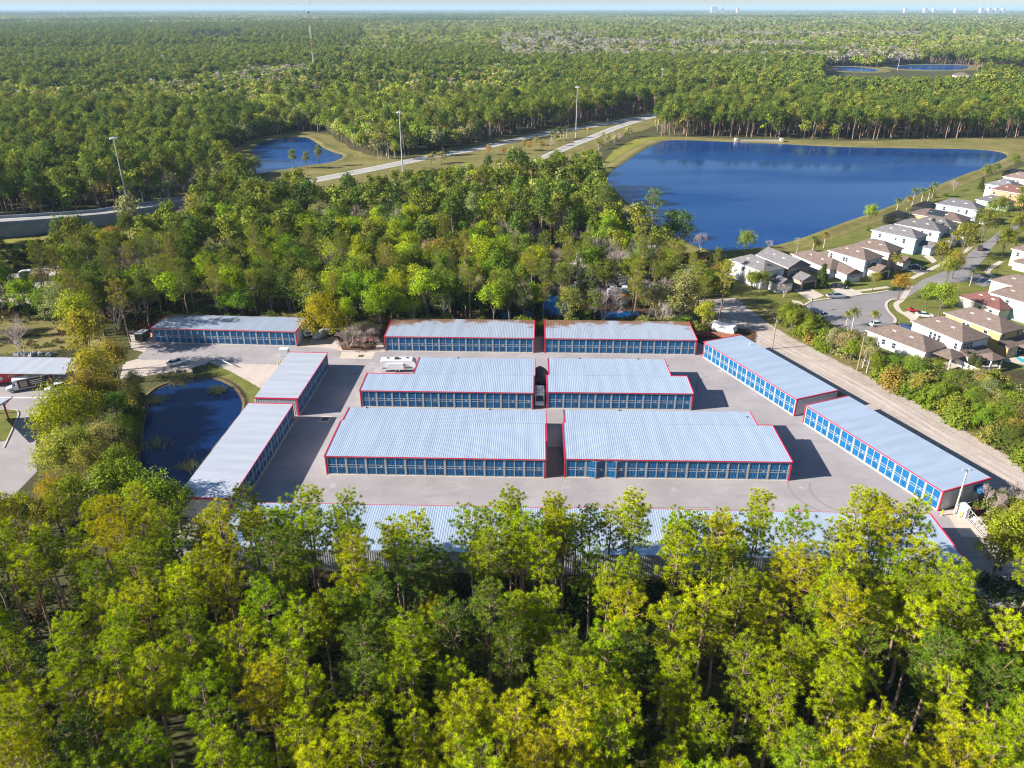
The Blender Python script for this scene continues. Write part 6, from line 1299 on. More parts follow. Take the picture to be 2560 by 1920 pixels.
# --- trees placed one by one
SOLO = [  # px, py, scale, variant list, index, colour, label
    ((190, 1108), 1.35, WILLOW, 0, (0.19, 0.225, 0.01), 'big bright green rounded tree between the left lot and the pond'),
    ((252, 1010), 1.3, BROADS, 0, (0.26, 0.20, 0.03), 'olive gold tree right of the long shelter'),
    ((240, 930), 1.3, BROADS, 1, (0.22, 0.19, 0.03), 'golden green tree behind the olive gold one by the shelter end'),
    ((215, 880), 1.3, BROADS, 2, (0.25, 0.27, 0.03), 'yellow green tree behind the shelter corner'),
    ((172, 1200), 1.0, WILLOW, 1, (0.24, 0.25, 0.05), 'pale yellow green willowy tree at the corner of the left lot'),
    ((272, 1165), .95, WILLOW, 2, (0.24, 0.23, 0.10), 'greyish green willowy tree on the pond bank'),
    ((148, 1268), .66, WILLOW, 0, (0.30, 0.23, 0.03), 'golden low tree below the left lot'),
    ((345, 1002), .62, BROADS, 3, (0.24, 0.22, 0.08), 'small pale olive tree at the upper left end of the pond'),
    ((305, 1075), .72, BROADS, 4, (0.07, 0.12, 0.02), 'dark green tree at the shaded left bank of the pond'),
    ((308, 1150), .66, BROADS, 5, (0.06, 0.10, 0.02), 'dark low tree on the left pond bank, lower one'),
    ((290, 1040), .80, BROADS, 6, (0.20, 0.15, 0.03), 'brownish tree between the olive gold tree and the pond'),
    ((312, 1120), .75, WILLOW, 0, (0.09, 0.13, 0.02), 'dark green bushy tree overhanging the pond, middle of the left bank'),
    ((235, 1060), 1.0, BROADS, 3, (0.22, 0.18, 0.03), 'golden olive tree behind the big bright green one'),
    ((300, 960), .9, BROADS, 2, (0.2, 0.17, 0.04), 'olive brown tree left of the gravel drive'),
    ((250, 1215), .9, WILLOW, 1, (0.2, 0.2, 0.05), 'pale green low tree above the bare grey pond tree'),
    ((312, 1215), .7, BROADS, 5, (0.13, 0.16, 0.02), 'green tree at the bottom left corner of the pond'),
    ((70, 1330), .7, BROADS, 0, (0.19, 0.2, 0.03), 'green tree at the near end of the left lot, leftmost'),
    ((20, 1345), .7, BROADS, 1, (0.15, 0.18, 0.03), 'green tree at the left edge below the lot'),
    ((200, 1310), .8, BROADS, 2, (0.17, 0.2, 0.02), 'green tree below the golden low tree'),
    ((290, 1300), 0.95, BROADS, 3, (0.12, 0.17, 0.02), 'dark green tree below the bare grey pond tree'),
    ((345, 1290), 0.9, BROADS, 4, (0.14, 0.18, 0.02), 'green tree at the lower pond corner'),
    ((120, 1330), .7, WILLOW, 5, (0.2, 0.2, 0.04), 'pale green willowy tree under the golden low tree'),
    ((400, 1330), 0.95, BROADS, 6, (0.15, 0.19, 0.02), 'green tree left of the white roofed building end'),
    ((455, 1330), 0.9, BROADS, 7, (0.14, 0.18, 0.02), 'green tree touching the white roofed building end'),
    ((215, 1180), 1.0, WILLOW, 8, (0.2, 0.22, 0.03), 'fresh green willowy tree in the middle of the pond belt'),
    ((150, 1320), 0.7, WILLOW, 9, (0.23, 0.22, 0.05), 'straw green willowy tree at the lot corner'),
    ((2500, 1425), 0.9, BROADS, 1, (0.15, 0.18, 0.02), 'leafy tree at the right edge below the gate, lower left one'),
    ((2555, 1400), 0.85, BROADS, 2, (0.17, 0.18, 0.03), 'leafy tree at the right edge below the gate, middle one'),
    ((2600, 1370), 0.9, BROADS, 3, (0.14, 0.17, 0.02), 'leafy tree at the right edge beside the dirt track end'),
    ((2470, 1470), 0.85, BROADS, 4, (0.16, 0.19, 0.02), 'leafy tree just below the sliding gate'),
    ((2535, 1345), 0.6, BROADS, 5, (0.2, 0.2, 0.04), 'small golden green tree right of the sliding gate'),
    ((815, 848), 1.22, WILLOW, 1, (0.24, 0.21, 0.01), 'large yellow green round tree beside the backed in camper'),
    ((955, 830), 1.12, BROADS, 1, (0.14, 0.215, 0.01), 'large bright green tree left of the straw covered rear roof'),
    ((355, 795), 1.15, BROADS, 5, (0.16, 0.23, 0.01), 'vivid green tree left of the far left storage building'),
    ((1238, 790), .78, BROADS, 2, (0.26, 0.25, 0.02), 'yellow green tree just behind the straw covered rear roof'),
    ((1065, 785), .62, AIRY, 0, (0.30, 0.25, 0.10), 'small straw coloured tree behind the rear roof, left of the yellow one'),
    ((568, 775), .66, AIRY, 1, (0.30, 0.24, 0.10), 'small straw coloured tree behind the far left storage building'),
    ((680, 778), .66, AIRY, 2, (0.29, 0.27, 0.10), 'pale straw green tree behind the far left storage building, right one'),
    ((1430, 790), .75, AIRY, 0, (0.28, 0.23, 0.09), 'straw coloured tree behind the right rear roof, left end'),
    ((1640, 800), .72, AIRY, 1, (0.30, 0.24, 0.12), 'straw coloured twiggy tree behind the right rear roof, right of the trunks'),
    ((1758, 830), .84, BROADS, 0, (0.23, 0.21, 0.03), 'golden green tree at the corner of the right rear building'),
    ((1700, 800), .90, BROADS, 3, (0.22, 0.22, 0.03), 'leafy golden green tree touching the right rear roof end'),
    ((735, 421), .72, TALLB, 0, (0.15, 0.17, 0.03), 'tree on the near bank of the far pond, left one'),
    ((768, 422), .62, TALLB, 1, (0.16, 0.17, 0.03), 'tree on the near bank of the far pond, middle one'),
    ((800, 416), .72, TALLB, 2, (0.15, 0.17, 0.03), 'tree on the near bank of the far pond, right one'),
    ((640, 440), .85, BROADS, 2, (0.14, 0.16, 0.04), 'grey green tree left of the far pond water'),
    ((600, 436), .8, BROADS, 3, (0.17, 0.16, 0.04), 'olive tree left of the far pond bank'),
    ((990, 400), .8, BROADS, 4, (0.20, 0.20, 0.05), 'single tree beside the far pond road'),
    ((1510, 610), 1.25, PINES, 0, (0.12, 0.17, 0.05), 'tall open pine against the lake, left one of the group'),
    ((1628, 640), 1.2, PINES, 1, (0.12, 0.17, 0.05), 'tall open pine against the lake, second of the group'),
    ((1668, 640), 1.15, TALLB, 0, (0.10, 0.15, 0.05), 'dense tall tree against the lake, third of the group'),
    ((1700, 645), 1.1, TALLB, 1, (0.08, 0.13, 0.05), 'dark tall tree against the lake, rightmost of the group'),
    ((1860, 640), .80, BROADS, 6, (0.12, 0.17, 0.04), 'round green tree on the near lake shore by the first house'),
    (H1(1990, 705), .52, BROADS, 1, (0.17, 0.17, 0.03), 'small street tree on the lawn corner'),
    (H3(460, 385), 0.76, BROADS, 0, (0.24, 0.17, 0.03), 'round golden brown street tree at the cul-de-sac mouth'),
    (H3(1030, 610), 0.83, BROADS, 2, (0.17, 0.21, 0.03), 'light green street tree above the yellow house'),
    (H3(850, 500), 0.67, BROADS, 3, (0.17, 0.21, 0.03), 'light green street tree left of the one above the yellow house'),
    (H2(1040, 1525), 0.88, BROADS, 4, (0.16, 0.15, 0.03), 'street tree with brownish crown left of the blue bin'),
    (H2(1340, 1360), 1.04, BROADS, 5, (0.13, 0.14, 0.03), 'large street tree right of the blue bin'),
    (H2(1620, 1140), 1.10, BROADS, 6, (0.14, 0.15, 0.03), 'large street tree shading the street behind the bin'),
    (H2(1900, 1350), 1.04, BROADS, 0, (0.14, 0.15, 0.03), 'large street tree on the right side of the street'),
    (H2(2080, 1180), 1.04, BROADS, 1, (0.14, 0.15, 0.03), 'large street tree farther up the right side of the street'),
    (H2(1800, 930), 1.04, BROADS, 2, (0.13, 0.14, 0.03), 'large tree in front of the pale blue house'),
    (H2(2150, 830), 1.04, BROADS, 3, (0.13, 0.14, 0.03), 'large tree in front of the mint green house'),
    (H2(2200, 660), 1.04, BROADS, 4, (0.13, 0.14, 0.03), 'large tree in front of the orange house'),
    (H2(1220, 1640), 0.76, BROADS, 5, (0.17, 0.16, 0.03), 'round golden green street tree at the street bend'),
    (H3(1130, 150), 0.73, BROADS, 6, (0.15, 0.17, 0.03), 'small golden green street tree right of the street bend'),
    (H2(60, 900), .78, BROADS, 0, (0.20, 0.24, 0.04), 'lime green tree on the lake lawn left of the nearest pool cage'),
    (H1(1190, 210), .50, BROADS, 1, (0.17, 0.17, 0.05), 'small pale tree on the lake lawn behind the low brown roof'),
    (H1(950, 170), .45, AIRY, 2, (0.24, 0.22, 0.10), 'small thin tree on the lake lawn behind the grey roofs'),
    (H2(1660, 290), .72, BROADS, 3, (0.14, 0.16, 0.05), 'dark green tree on the lake shore by the white house'),
    (H2(1790, 250), .62, BROADS, 4, (0.12, 0.14, 0.05), 'green tree on the lake shore beside the dark one'),
    (H2(2050, 140), .72, BROADS, 5, (0.13, 0.16, 0.04), 'green tree at the far end of the lake lawn'),
    (H1(440, 720), .6, BROADS, 6, (0.16, 0.17, 0.03), 'golden green tree in front of the first white house'),
    (H1(300, 740), .6, BROADS, 2, (0.17, 0.18, 0.03), 'leafy tree in front of the first white house, left one'),
]
for px, sc, vl, vi, c, lb in SOLO:
    g = G(*px); nm = 'pine_tree' if vl is PINES else ('willow_tree' if vl is WILLOW else 'leafy_tree')
    plant(nm, vl[vi % len(vl)], g.x, g.y, sc, (c[0] * 1.5, c[1] * 1.5, c[2]), lb, None, jit=.03)
for px, sc, vl, lb in ((D1(1290, 660), 1.25, BARE_S, 'bare pale blossom twig tree by the concrete apron, left one'), (D1(1590, 670), 1.15, BARE_S, 'bare pale blossom twig tree by the concrete apron, right one'), ((258, 1250), .72, BARES, 'bare grey tree at the lower pond bank'),
                       (GT(1530, 990), 1.05, BARE_S, 'bare tan twiggy tree beside the gable end by the gate'), (GT(1930, 800), .9, BARE_S, 'bare tan twiggy tree by the dirt track right of the gate'), (Q4(2080, 740), .8, BARES, 'bare pale snag leaning at the lake corner of the wood'),
                       (H2(1240, 430), .62, BARES, 'bare pink grey tree on the lake lawn'), (H1(560, 130), .4, BARES, 'small bare pale tree on the near lake shore'), (H1(760, 800), .5, BARES, 'bare brownish tree at the end of the cul-de-sac'),
                       ((62, 895), 1.05, BARES, 'pale bare trunked tree behind the long shelter')):
    g = G(*px); plant('bare_tree', vl[random.randrange(len(vl))], g.x, g.y, sc, (1, 1, 1), lb, None)
for px, sc, lb in ((H1(1155, 230), .85, 'palm on the lake lawn, left of the white house wing'), (H1(1320, 110), .8, 'dense palm on the lake lawn behind the white house wing'), (H2(450, 700), .85, 'palm at the lake shore, first from the left'), (H2(590, 690), .95, 'palm at the lake shore, second from the left'), (H2(790, 590), 1.0, 'palm at the lake shore, third from the left'),
                   (H2(880, 570), 1.0, 'palm at the lake shore, fourth from the left'), (H2(660, 640), .9, 'palm at the lake shore behind the second one'), (H2(940, 520), .9, 'palm at the lake shore, rightmost'), (H2(420, 1560), 1.0, 'palm with pale trunk in front of the white house'), (H1(1980, 480), .7, 'small golden palm in front of the white house porch'),
                   (H2(1690, 800), .8, 'golden palm in front of the pale blue house'), (H3(120, 760), .75, 'palm beside the white car at the cul-de-sac'), (H1(1700, 1290), .8, 'palm with golden fronds behind the hedge'), (H1(1630, 1200), .7, 'thin palm behind the hedge, left of the golden one'),
                   (H1(2080, 1480), .7, 'palm at the wall of the low brown roofed house'), (H3(1460, 190), .6, 'small palm above the red brown roof'), (GT(1290, 990), .35, 'small palm shrub in the bed behind the gate')):
    g = G(*px)
    if not on_house(g.x, g.y): plant('palm_tree', PALMS[random.randrange(3)], g.x, g.y, sc, random.choice([(0.16, 0.17, 0.03), (0.20, 0.18, 0.03), (0.12, 0.15, 0.03)]), lb, None)
for i in range(6): g = G(*RD(1510 + i * 20, 305 - i * 4)); plant('palm_tree', PALMS[i % 3], g.x, g.y, .95, (0.10, 0.13, 0.04), 'cabbage palm in the row along the road median', 'median palms')
for i, px in enumerate((Q3(545, 205), Q3(595, 215), Q3(625, 210), Q3(670, 200), Q3(700, 195), Q3(735, 190))): g = G(*px); plant('palm_tree', PALMS[i % 3], g.x, g.y, 1.15, (0.13, 0.16, 0.06), 'cabbage palm in the row right of the viaduct mast', 'viaduct palms')
for i, px in enumerate((RD(340, 425), RD(360, 425), RD(410, 420), RD(450, 415))): g = G(*px); plant('palm_tree', PALMS[i % 3], g.x, g.y, 1.2, (0.13, 0.15, 0.06), 'cabbage palm at the wood edge beside the far pond', 'far pond palms')
for px, sc, lb in ((H1(1280, 660), .85, 'conical tree on the mulch island beside the garage drive'), (H2(890, 1130), .95, 'dark conical tree between the light blue and white houses'), (H1(500, 640), .8, 'dark conical tree at the corner of the first white house'), (H3(1380, 1290), .42, 'small conical cypress beside the patio, left one'), (H3(1460, 1360), .5, 'slim conical cypress beside the patio, middle one'), (H3(1550, 1400), .5, 'slim conical cypress beside the patio, right one'), (H2(1600, 440), .75, 'dark conical tree at the lake lawn by the white house')):
    g = G(*px); plant('cypress_tree', CONES[random.randrange(2)], g.x, g.y, sc, (0.09, 0.11, 0.03), lb, None)
for i, px in enumerate((H2(740, 1320), H2(800, 1320), H2(650, 1440), H1(1660, 520), H1(1640, 620), H1(1560, 560), H1(770, 600), H3(1500, 500), H3(1900, 1190), H2(60, 980), H2(1120, 500), H2(960, 520))):
    g = G(*px)
    if not on_house(g.x, g.y): plant('garden_shrub', SHRUBS[i % 5], g.x, g.y, .75, (0.13, 0.19, 0.02), ['clipped round shrub before the light blue house, left one', 'clipped round shrub before the light blue house, right one', 'dark shrub beside the black car', 'shrub on the lawn beside the white house', 'shrub by the black sedan, lower one', 'shrub by the garage of the low brown roofed house', 'shrub beside the open garage', 'shrub above the yellow house', 'shrub between the porches', 'shrub by the nearest pool cage', 'shrub by the lake palms, right one', 'shrub by the lake palms, left one'][i], None, 'shrub')
for i in range(26):
    lb_ = [p for p in POND1_O if p[0] < np.mean([q[0] for q in POND1_O]) - 6 and p[1] < np.mean([q[1] for q in POND1_O]) + 14]; p_ = lb_[(i * len(lb_)) // 26]; dx = -.8 - 1.8 * random.random()
    plant('bank_bush', SHRUBS[i % 5], p_[0] + dx, p_[1] + random.random() - .5, .8 + .7 * random.random(), random.choice([(0.08, 0.12, 0.02), (0.13, 0.17, 0.02), (0.24, 0.22, 0.05), (0.10, 0.12, 0.03)]), 'low bush crowding the left bank of the retention pond', 'bushes on the pond bank', 'shrub')
# reeds in the pond
def reeds(px, n, r, label):
    g0 = G(*px); g = np.random.default_rng(int(px[0])); P_ = g.normal(size=(n, 2)) * r; V = []; T = []
    for i in range(n):
        b = np.array([*P_[i], .02]); d = unit(np.array([*g.normal(size=2) * .5, 1.0])); s = np.array([.05, .03, 0]); L = .6 + .9 * g.random(); k = len(V); V += [b - s, b + s, b + d * L]; T.append((k, k + 1, k + 2))
    me = np_mesh('reed_clump', np.array(V), np.array(T), 'leaves', g.random(len(V))); o = link('reed_clump', me, None, (g0.x, g0.y, 0)); o.color = (0.30, 0.30, 0.12, 1); tag(o, label, 'reeds')
reeds(Z1(1400, 715), 240, 1.0, 'pale reed clump in the upper right of the pond'); reeds(Z1(1220, 1200), 160, 1.1, 'pale reed clump at the lower right pond edge'); reeds(Z1(1000, 780), 220, 1.1, 'pale reed clump at the left pond edge'); reeds(Z1(1000, 1060), 140, 1.3, 'sparse reeds at the lower left of the pond'); reeds(Z1(1150, 660), 200, 1.4, 'brown reeds along the top of the pond')

# --- hedge strip between the dirt track and the homes
x, y = jgrid(55, 140, 105, 240, 2.7, 31); sd = seg_dist(x, y, TRACK); tn = np.array(TRACK)
side = np.array([(lambda i: (tn[min(i + 1, len(tn) - 1)] - tn[max(i - 1, 0)]))(int(np.argmin(np.hypot(tn[:, 0] - a, tn[:, 1] - b)))) for a, b in zip(x, y)])
near_i = [int(np.argmin(np.hypot(tn[:, 0] - a, tn[:, 1] - b))) for a, b in zip(x, y)]
left_side = np.array([side[k][0] * (y[k] - tn[near_i[k]][1]) - side[k][1] * (x[k] - tn[near_i[k]][0]) for k in range(len(x))]) > 0
HEDGE = left_side & (sd > 6.5) & (sd < 17 + 6 * vnoise(x, y, 12, 4) + np.where(y < 165, 9, 0))
h_ = 3.8 + 4.8 * vnoise(x, y, 7, 8) ** 1.2 + 1.8 * np.random.default_rng(5).random(len(x))
HEDGE &= ~hides(x, y, h_, [HOMES_KV]) & ~inpoly(x, y, GP([H3(-700, 560), H1(1050, 900), H1(1150, 845), H3(450, 660), H3(400, 710), H3(-200, 860)])) & inframe(x, y, 150, 5)
qb = proj(np.stack([x, y, np.zeros_like(x)], 1)); HEDGE &= ~inpoly(qb[:, 0], qb[:, 1], [H3(1450, 1200), H3(1900, 1180), H3(2300, 1050), H3(2300, 1300), H3(1850, 1350), H3(1550, 1420)])
for f_ in FOOT: HEDGE &= ~inpoly(x, y, f_)
idx = np.nonzero(HEDGE)[0]; print('hedge', len(idx))
for i in idx:
    big = h_[i] > 6.2; r = random.random()
    c = random.choice(GREEN) if r < .34 else random.choice(OLIVE) if r < .52 else random.choice(GREEN) if r < .70 else random.choice(PALE) if r < .78 else random.choice(DARK)
    hc = 'green' if r < .34 else 'olive gold' if r < .52 else 'fresh green' if r < .70 else 'pale' if r < .78 else 'dark green'; hw = 'at the far end' if y[i] > 185 else 'below the cul-de-sac' if y[i] > 165 else 'below the white and yellow houses' if y[i] > 140 else 'near the gate end'
    c = (c[0] * 1.05, c[1] * .98, c[2])
    if big: plant('scrub_tree', BROADS[random.randrange(7)] if random.random() < .8 else AIRY[random.randrange(3)], x[i], y[i], h_[i] / 12.5, c, hc + ' small tree in the dirt track scrub, ' + hw, hc + ' scrub trees ' + hw)
    else: plant('scrub_bush', HSHRUBS[random.randrange(4)], x[i], y[i], h_[i] / 5.2, c, hc + ' bush in the dirt track scrub, ' + hw, hc + ' scrub bushes ' + hw, 'shrub')
for px, c in ((GT(1600, 900), 0), (GT(1750, 850), 1), (GT(1900, 1000), 2), (GT(1650, 1150), 1), (GT(1700, 1300), 0), (GT(1900, 1250), 2), (GT(2100, 1050), 1), (GT(2050, 1350), 0)):
    g = G(*px); plant('scrub_bush', SHRUBS[c], g.x, g.y, 1.2, (0.17, 0.19, 0.03), 'leafy bush beside the entrance gate', 'bushes beside the gate', 'shrub')

# --- bushes filling the wood edge behind the rear buildings
for i in range(62):
    t = random.random(); bx_ = -96 + 152 * t; by_ = (199.5 + 3 * random.random() - .06 * (bx_ + 95)) if bx_ < -57 else (196.8 + 4 * random.random() - .03 * (bx_ + 33)) if bx_ < 47 else 197 - (bx_ - 47) * .3
    if 36 > bx_ > 22 or -52 < bx_ < -34: continue
    k = random.randrange(4); plant('edge_bush', HSHRUBS[k], bx_, by_, .55 + .45 * random.random(), [(0.16, 0.23, 0.02), (0.26, 0.27, 0.05), (0.10, 0.15, 0.02), (0.30, 0.27, 0.10)][k], ['green', 'golden green', 'dark green', 'straw coloured'][k] + ' bush at the wood edge behind the rear buildings, ' + ('left end' if bx_ < -55 else 'middle' if bx_ < 7 else 'right end'), ['green', 'golden green', 'dark green', 'straw coloured'][k] + ' wood edge bushes ' + ('left' if bx_ < -55 else 'middle' if bx_ < 7 else 'right'), 'shrub')
# --- the wood behind the yard, as single trees: nearest 300 leafy, pines to the limit, the rest as one mass
WOOD = GP([(-260, 900), (-260, 600), (100, 600), (380, 545), (560, 512), (800, 470), (960, 440), (1150, 425), (1400, 405), (1475, 395), (1530, 440), (1560, 500), (1640, 565), (1740, 620), (1830, 640), (1850, 700), (1830, 800), (1850, 860), (330, 860)])
x, y = jgrid(-330, 160, 190, 520, 5.4, 41); hh = 12.3 * (.70 + .62 * np.random.default_rng(8).random(len(x)))
clear = [GP([J6(60, 330), J6(600, 300), J6(950, 400), J6(950, 520), J6(500, 640), J6(60, 620)]), GP([J6(1230, 110), J6(1700, 190), J6(1720, 400), J6(1330, 420)]), GP([(-100, 690), (130, 660), (150, 710), (100, 755), (-100, 770)]), GP([(-50, 810), (130, 810), (200, 880), (-50, 900)])]
ok = inpoly(x, y, WOOD) & free(x, y) & inframe(x, y, 160) & (y > 0); back = np.array([(a, b) for a, b in zip(x, y)])
ok &= ~((x > -97) & (x < -54) & (y < 201)) & ~((x > -57) & (x < -30) & (y < 196)) & ~((x > -34) & (x < 66) & (y < 198.5 + (x > 45) * 0))
for P_ in clear: ok &= ~inpoly(x, y, P_)
ok &= ~hides(x, y, hh)
junkz = GP([J6(550, 680), J6(1000, 640), J6(1700, 700), J6(1750, 1150), J6(1200, 1180), J6(450, 1150)])
thin = np.random.default_rng(9).random(len(x)); ok &= ~(inpoly(x, y, junkz) & (thin < .45)); ok &= ~((y > 330) & (thin < .12))
ok &= ~((x < -120) & (y < 290) & (thin < .15))
ok &= ~hides(x, y, hh, [[Z1(980, 235), Z1(1960, 235), Z1(1960, 430), Z1(800, 620), Z1(800, 480)]])
x, y, hh = x[ok], y[ok], hh[ok]; o_ = np.argsort(y); x, y, hh = x[o_], y[o_], hh[o_]; print('middle wood', len(x))
pn = vnoise(x, y, 38, 12); cn = vnoise(x, y, 22, 13); rr = np.random.default_rng(10).random(len(x)); counts = {}
REST = []
PNAME = {id(LIME): 'lime green', id(GREEN): 'green', id(DARK): 'dark green', id(OLIVE): 'olive gold', id(RUST): 'rusty', id(PALE): 'pale green'}
def colour_for(cn_, r):
    if cn_ > .55: pal = LIME if r < .66 else GREEN if r < .94 else OLIVE
    elif cn_ > .38: pal = GREEN if r < .42 else LIME if r < .62 else DARK if r < .78 else OLIVE if r < .86 else LIME if r < .985 else RUST
    else: pal = DARK if r < .36 else GREEN if r < .74 else LIME if r < .84 else PALE
    return random.choice(pal), PNAME[id(pal)]
for i in range(len(x)):
    ispine = rr[i] < (.62 if pn[i] > .52 else .22); r = random.random()
    if .91 < rr[i]: kind = 'bare'
    elif ispine: kind = 'pine'
    else: kind = 'leafy'
    lim_ = {'bare': 60, 'pine': 150, 'leafy': 300}[kind]
    if counts.get(kind, 0) >= lim_: REST.append((x[i], y[i], hh[i], kind, cn[i], r)); continue
    counts[kind] = counts.get(kind, 0) + 1
    where = ('on the far left beyond the shelters' if x[i] < -100 else 'behind the far left storage building' if x[i] < -52 else 'behind the straw covered rear roof' if x[i] < 6 else 'behind the right rear storage building') + (', front row' if y[i] < 212 else ', second row' if y[i] < 235 else ', deep in the wood')
    if kind == 'pine': plant('wood_pine', PINES[random.randrange(9)], x[i], y[i], hh[i] * 1.12 / 18.4, random.choice([(0.23, 0.27, 0.025), (0.27, 0.30, 0.025), (0.18, 0.23, 0.03), (0.30, 0.305, 0.035)]), 'pine ' + where, 'mixed wood pines ' + where, sz=1.0)
    elif kind == 'bare': plant('bare_tree', BARES[random.randrange(3)], x[i], y[i], hh[i] / 11, (1, 1, 1), 'leafless grey tree ' + where, 'leafless wood trees ' + where)
    else:
        cc_ = colour_for(cn[i], r); k = random.random(); vl = BROADS if k < .62 else TALLB if k < .90 else AIRY
        plant('leafy_tree', vl[random.randrange(len(vl))], x[i], y[i], hh[i] / (15.5 if vl is TALLB else 12.5) * (1.12 if vl is TALLB else 1), cc_[0], cc_[1] + ' leafy tree ' + where, cc_[1] + ' mixed wood trees ' + where)
print('wood individuals', counts, 'rest', len(REST))

# ------------------------------------------------------------------ masses of trees: instanced on points
def proto_collection(name, variants):
    c = bpy.data.collections.new(name)
    for i, (meshes, colr) in enumerate(variants):
        src = bpy.data.meshes.new('%s_%02d' % (name, i)); import bmesh
        bm = bmesh.new(); mats = []
        for me in meshes:
            if me is None: continue
            k = len(bm.faces); bm.from_mesh(me); bm.faces.ensure_lookup_table(); m0 = me.materials[0]; mats.append(foliage_mat('mass_foliage', .3, .6, .04, colr, .55) if m0 in (M['needles'], M['leaves']) else m0); mi = len(mats) - 1
            for f in bm.faces[k:]: f.material_index = mi
        bm.to_mesh(src); bm.free()
        for m in mats: src.materials.append(m)
        o = bpy.data.objects.new('%s_%02d' % (name, i), src); o.color = (*colr, 1); c.objects.link(o)
    return c
def scatter(name, label, cat, P_, S_, idx, coll):
    n = len(P_); me = bpy.data.meshes.new(name); me.vertices.add(n); me.vertices.foreach_set('co', np.asarray(P_, np.float32).ravel())
    g = np.random.default_rng(n)
    for nm, ty, val in (('scl', 'FLOAT', S_), ('rot', 'FLOAT', g.random(n) * 6.283), ('idx', 'INT', idx)):
        a = me.attributes.new(nm, ty, 'POINT'); a.data.foreach_set('value', np.asarray(val, np.int32 if ty == 'INT' else np.float32))
    ng = bpy.data.node_groups.new(name, 'GeometryNodeTree'); ng.interface.new_socket('Geometry', in_out='INPUT', socket_type='NodeSocketGeometry'); ng.interface.new_socket('Geometry', in_out='OUTPUT', socket_type='NodeSocketGeometry')
    N = ng.nodes; Lk = ng.links; i_ = N.new('NodeGroupInput'); o_ = N.new('NodeGroupOutput'); ip = N.new('GeometryNodeInstanceOnPoints'); ci = N.new('GeometryNodeCollectionInfo')
    ci.inputs['Collection'].default_value = coll; ci.inputs['Separate Children'].default_value = True; ci.inputs['Reset Children'].default_value = True
    def na(nm, t): a = N.new('GeometryNodeInputNamedAttribute'); a.data_type = t; a.inputs['Name'].default_value = nm; return a.outputs['Attribute']
    cb = N.new('ShaderNodeCombineXYZ'); Lk.new(na('rot', 'FLOAT'), cb.inputs[2]); s = N.new('ShaderNodeCombineXYZ'); sa = na('scl', 'FLOAT')
    for k in range(3): Lk.new(sa, s.inputs[k])
    Lk.new(i_.outputs[0], ip.inputs['Points']); Lk.new(ci.outputs[0], ip.inputs['Instance']); ip.inputs['Pick Instance'].default_value = True
    Lk.new(na('idx', 'INT'), ip.inputs['Instance Index']); Lk.new(cb.outputs[0], ip.inputs['Rotation']); Lk.new(s.outputs[0], ip.inputs['Scale']); Lk.new(ip.outputs[0], o_.inputs[0])
    o = link(name, me); md = o.modifiers.new('scatter', 'NODES'); md.node_group = ng; tag(o, label, cat, kind='stuff'); return o
# light versions for the distance
LP = [broad(500 + i, h=16.5 + i * .6, w=6.4 + .5 * i, trunk_f=.46, lobes=9, clusters=15, leaves=6, size=.66, spread=.42, bark='bark', flat=.85, lod=1) for i in range(4)]
LB = [broad(520 + i, h=12 + i % 3, w=8.5 + i % 2, trunk_f=.18, lobes=8, clusters=13, leaves=5, size=.95, spread=.6, lod=1) for i in range(4)]
LX = [bare(540 + i, h=10, w=7, dens=.8, r=1.2) for i in range(2)]
VP = [broad(560 + i, h=16 + i, w=7.0, trunk_f=.42, lobes=8, clusters=8, leaves=4, size=1.3, spread=.6, bark='bark', flat=.85, lod=1) for i in range(2)]
VB = [broad(580 + i, h=12, w=9, trunk_f=.12, lobes=7, clusters=8, leaves=3, size=1.9, spread=.8, lod=1) for i in range(3)]
FP = [(0.14, 0.19, 0.03), (0.175, 0.215, 0.03), (0.115, 0.165, 0.03), (0.22, 0.25, 0.035)]
FB = [(0.27, 0.34, 0.03), (0.33, 0.38, 0.05), (0.20, 0.26, 0.03), (0.33, 0.30, 0.07), (0.36, 0.36, 0.14)]
vmid = [(LP[i % 4], FP[i]) for i in range(4)] + [(LB[i % 4], c) for i, c in enumerate(FB)] + [((LX[i][0], LX[i][1], None), (1, 1, 1)) for i in range(2)] + [(LB[0], (0.12, 0.16, 0.03)), (LB[1], (0.42, 0.27, 0.07))]
CM = proto_collection('mid_tree', vmid)                    # 0-3 pine, 4-8 leafy, 9-10 bare, 11 dark leafy, 12 rusty
vfar = [(VP[i % 2], FP[i]) for i in range(4)] + [(VB[i % 3], c) for i, c in enumerate(FB)] + [(VB[0], (0.40, 0.37, 0.28)), (VB[1], (0.36, 0.32, 0.26)), (VB[2], (0.12, 0.16, 0.03)), (VB[1], (0.42, 0.27, 0.07))]
CF = proto_collection('far_tree', vfar)
def choose(pine_w, lime_w, bare_w, rust_w, g):
    r = g.random(len(pine_w)); tot = pine_w + lime_w + bare_w + rust_w + .12; r = r * tot; k = g.integers(0, 1000, len(r))
    out = np.where(r < pine_w, k % 4, np.where(r < pine_w + lime_w, 4 + k % 5, np.where(r < pine_w + lime_w + bare_w, 9 + k % 2, np.where(r < pine_w + lime_w + bare_w + rust_w, 12, 11)))); return out
# leftover of the middle wood
if REST:
    g = np.random.default_rng(77); a = np.array([(r[0], r[1], 0) for r in REST]); ix = np.array([{'pine': 0, 'leafy': 4, 'bare': 9}[r[3]] for r in REST]); k = g.integers(0, 1000, len(ix))
    ix = np.where(ix == 0, k % 4, np.where(ix == 9, 9 + k % 2, np.where(np.array([r[5] for r in REST]) < .10, 11, 4 + k % 5))); scatter('mixed_wood', 'mass of mixed trees between the rear wood and the highway', 'trees', a, np.array([r[2] for r in REST]) / 13.5, ix, CM)
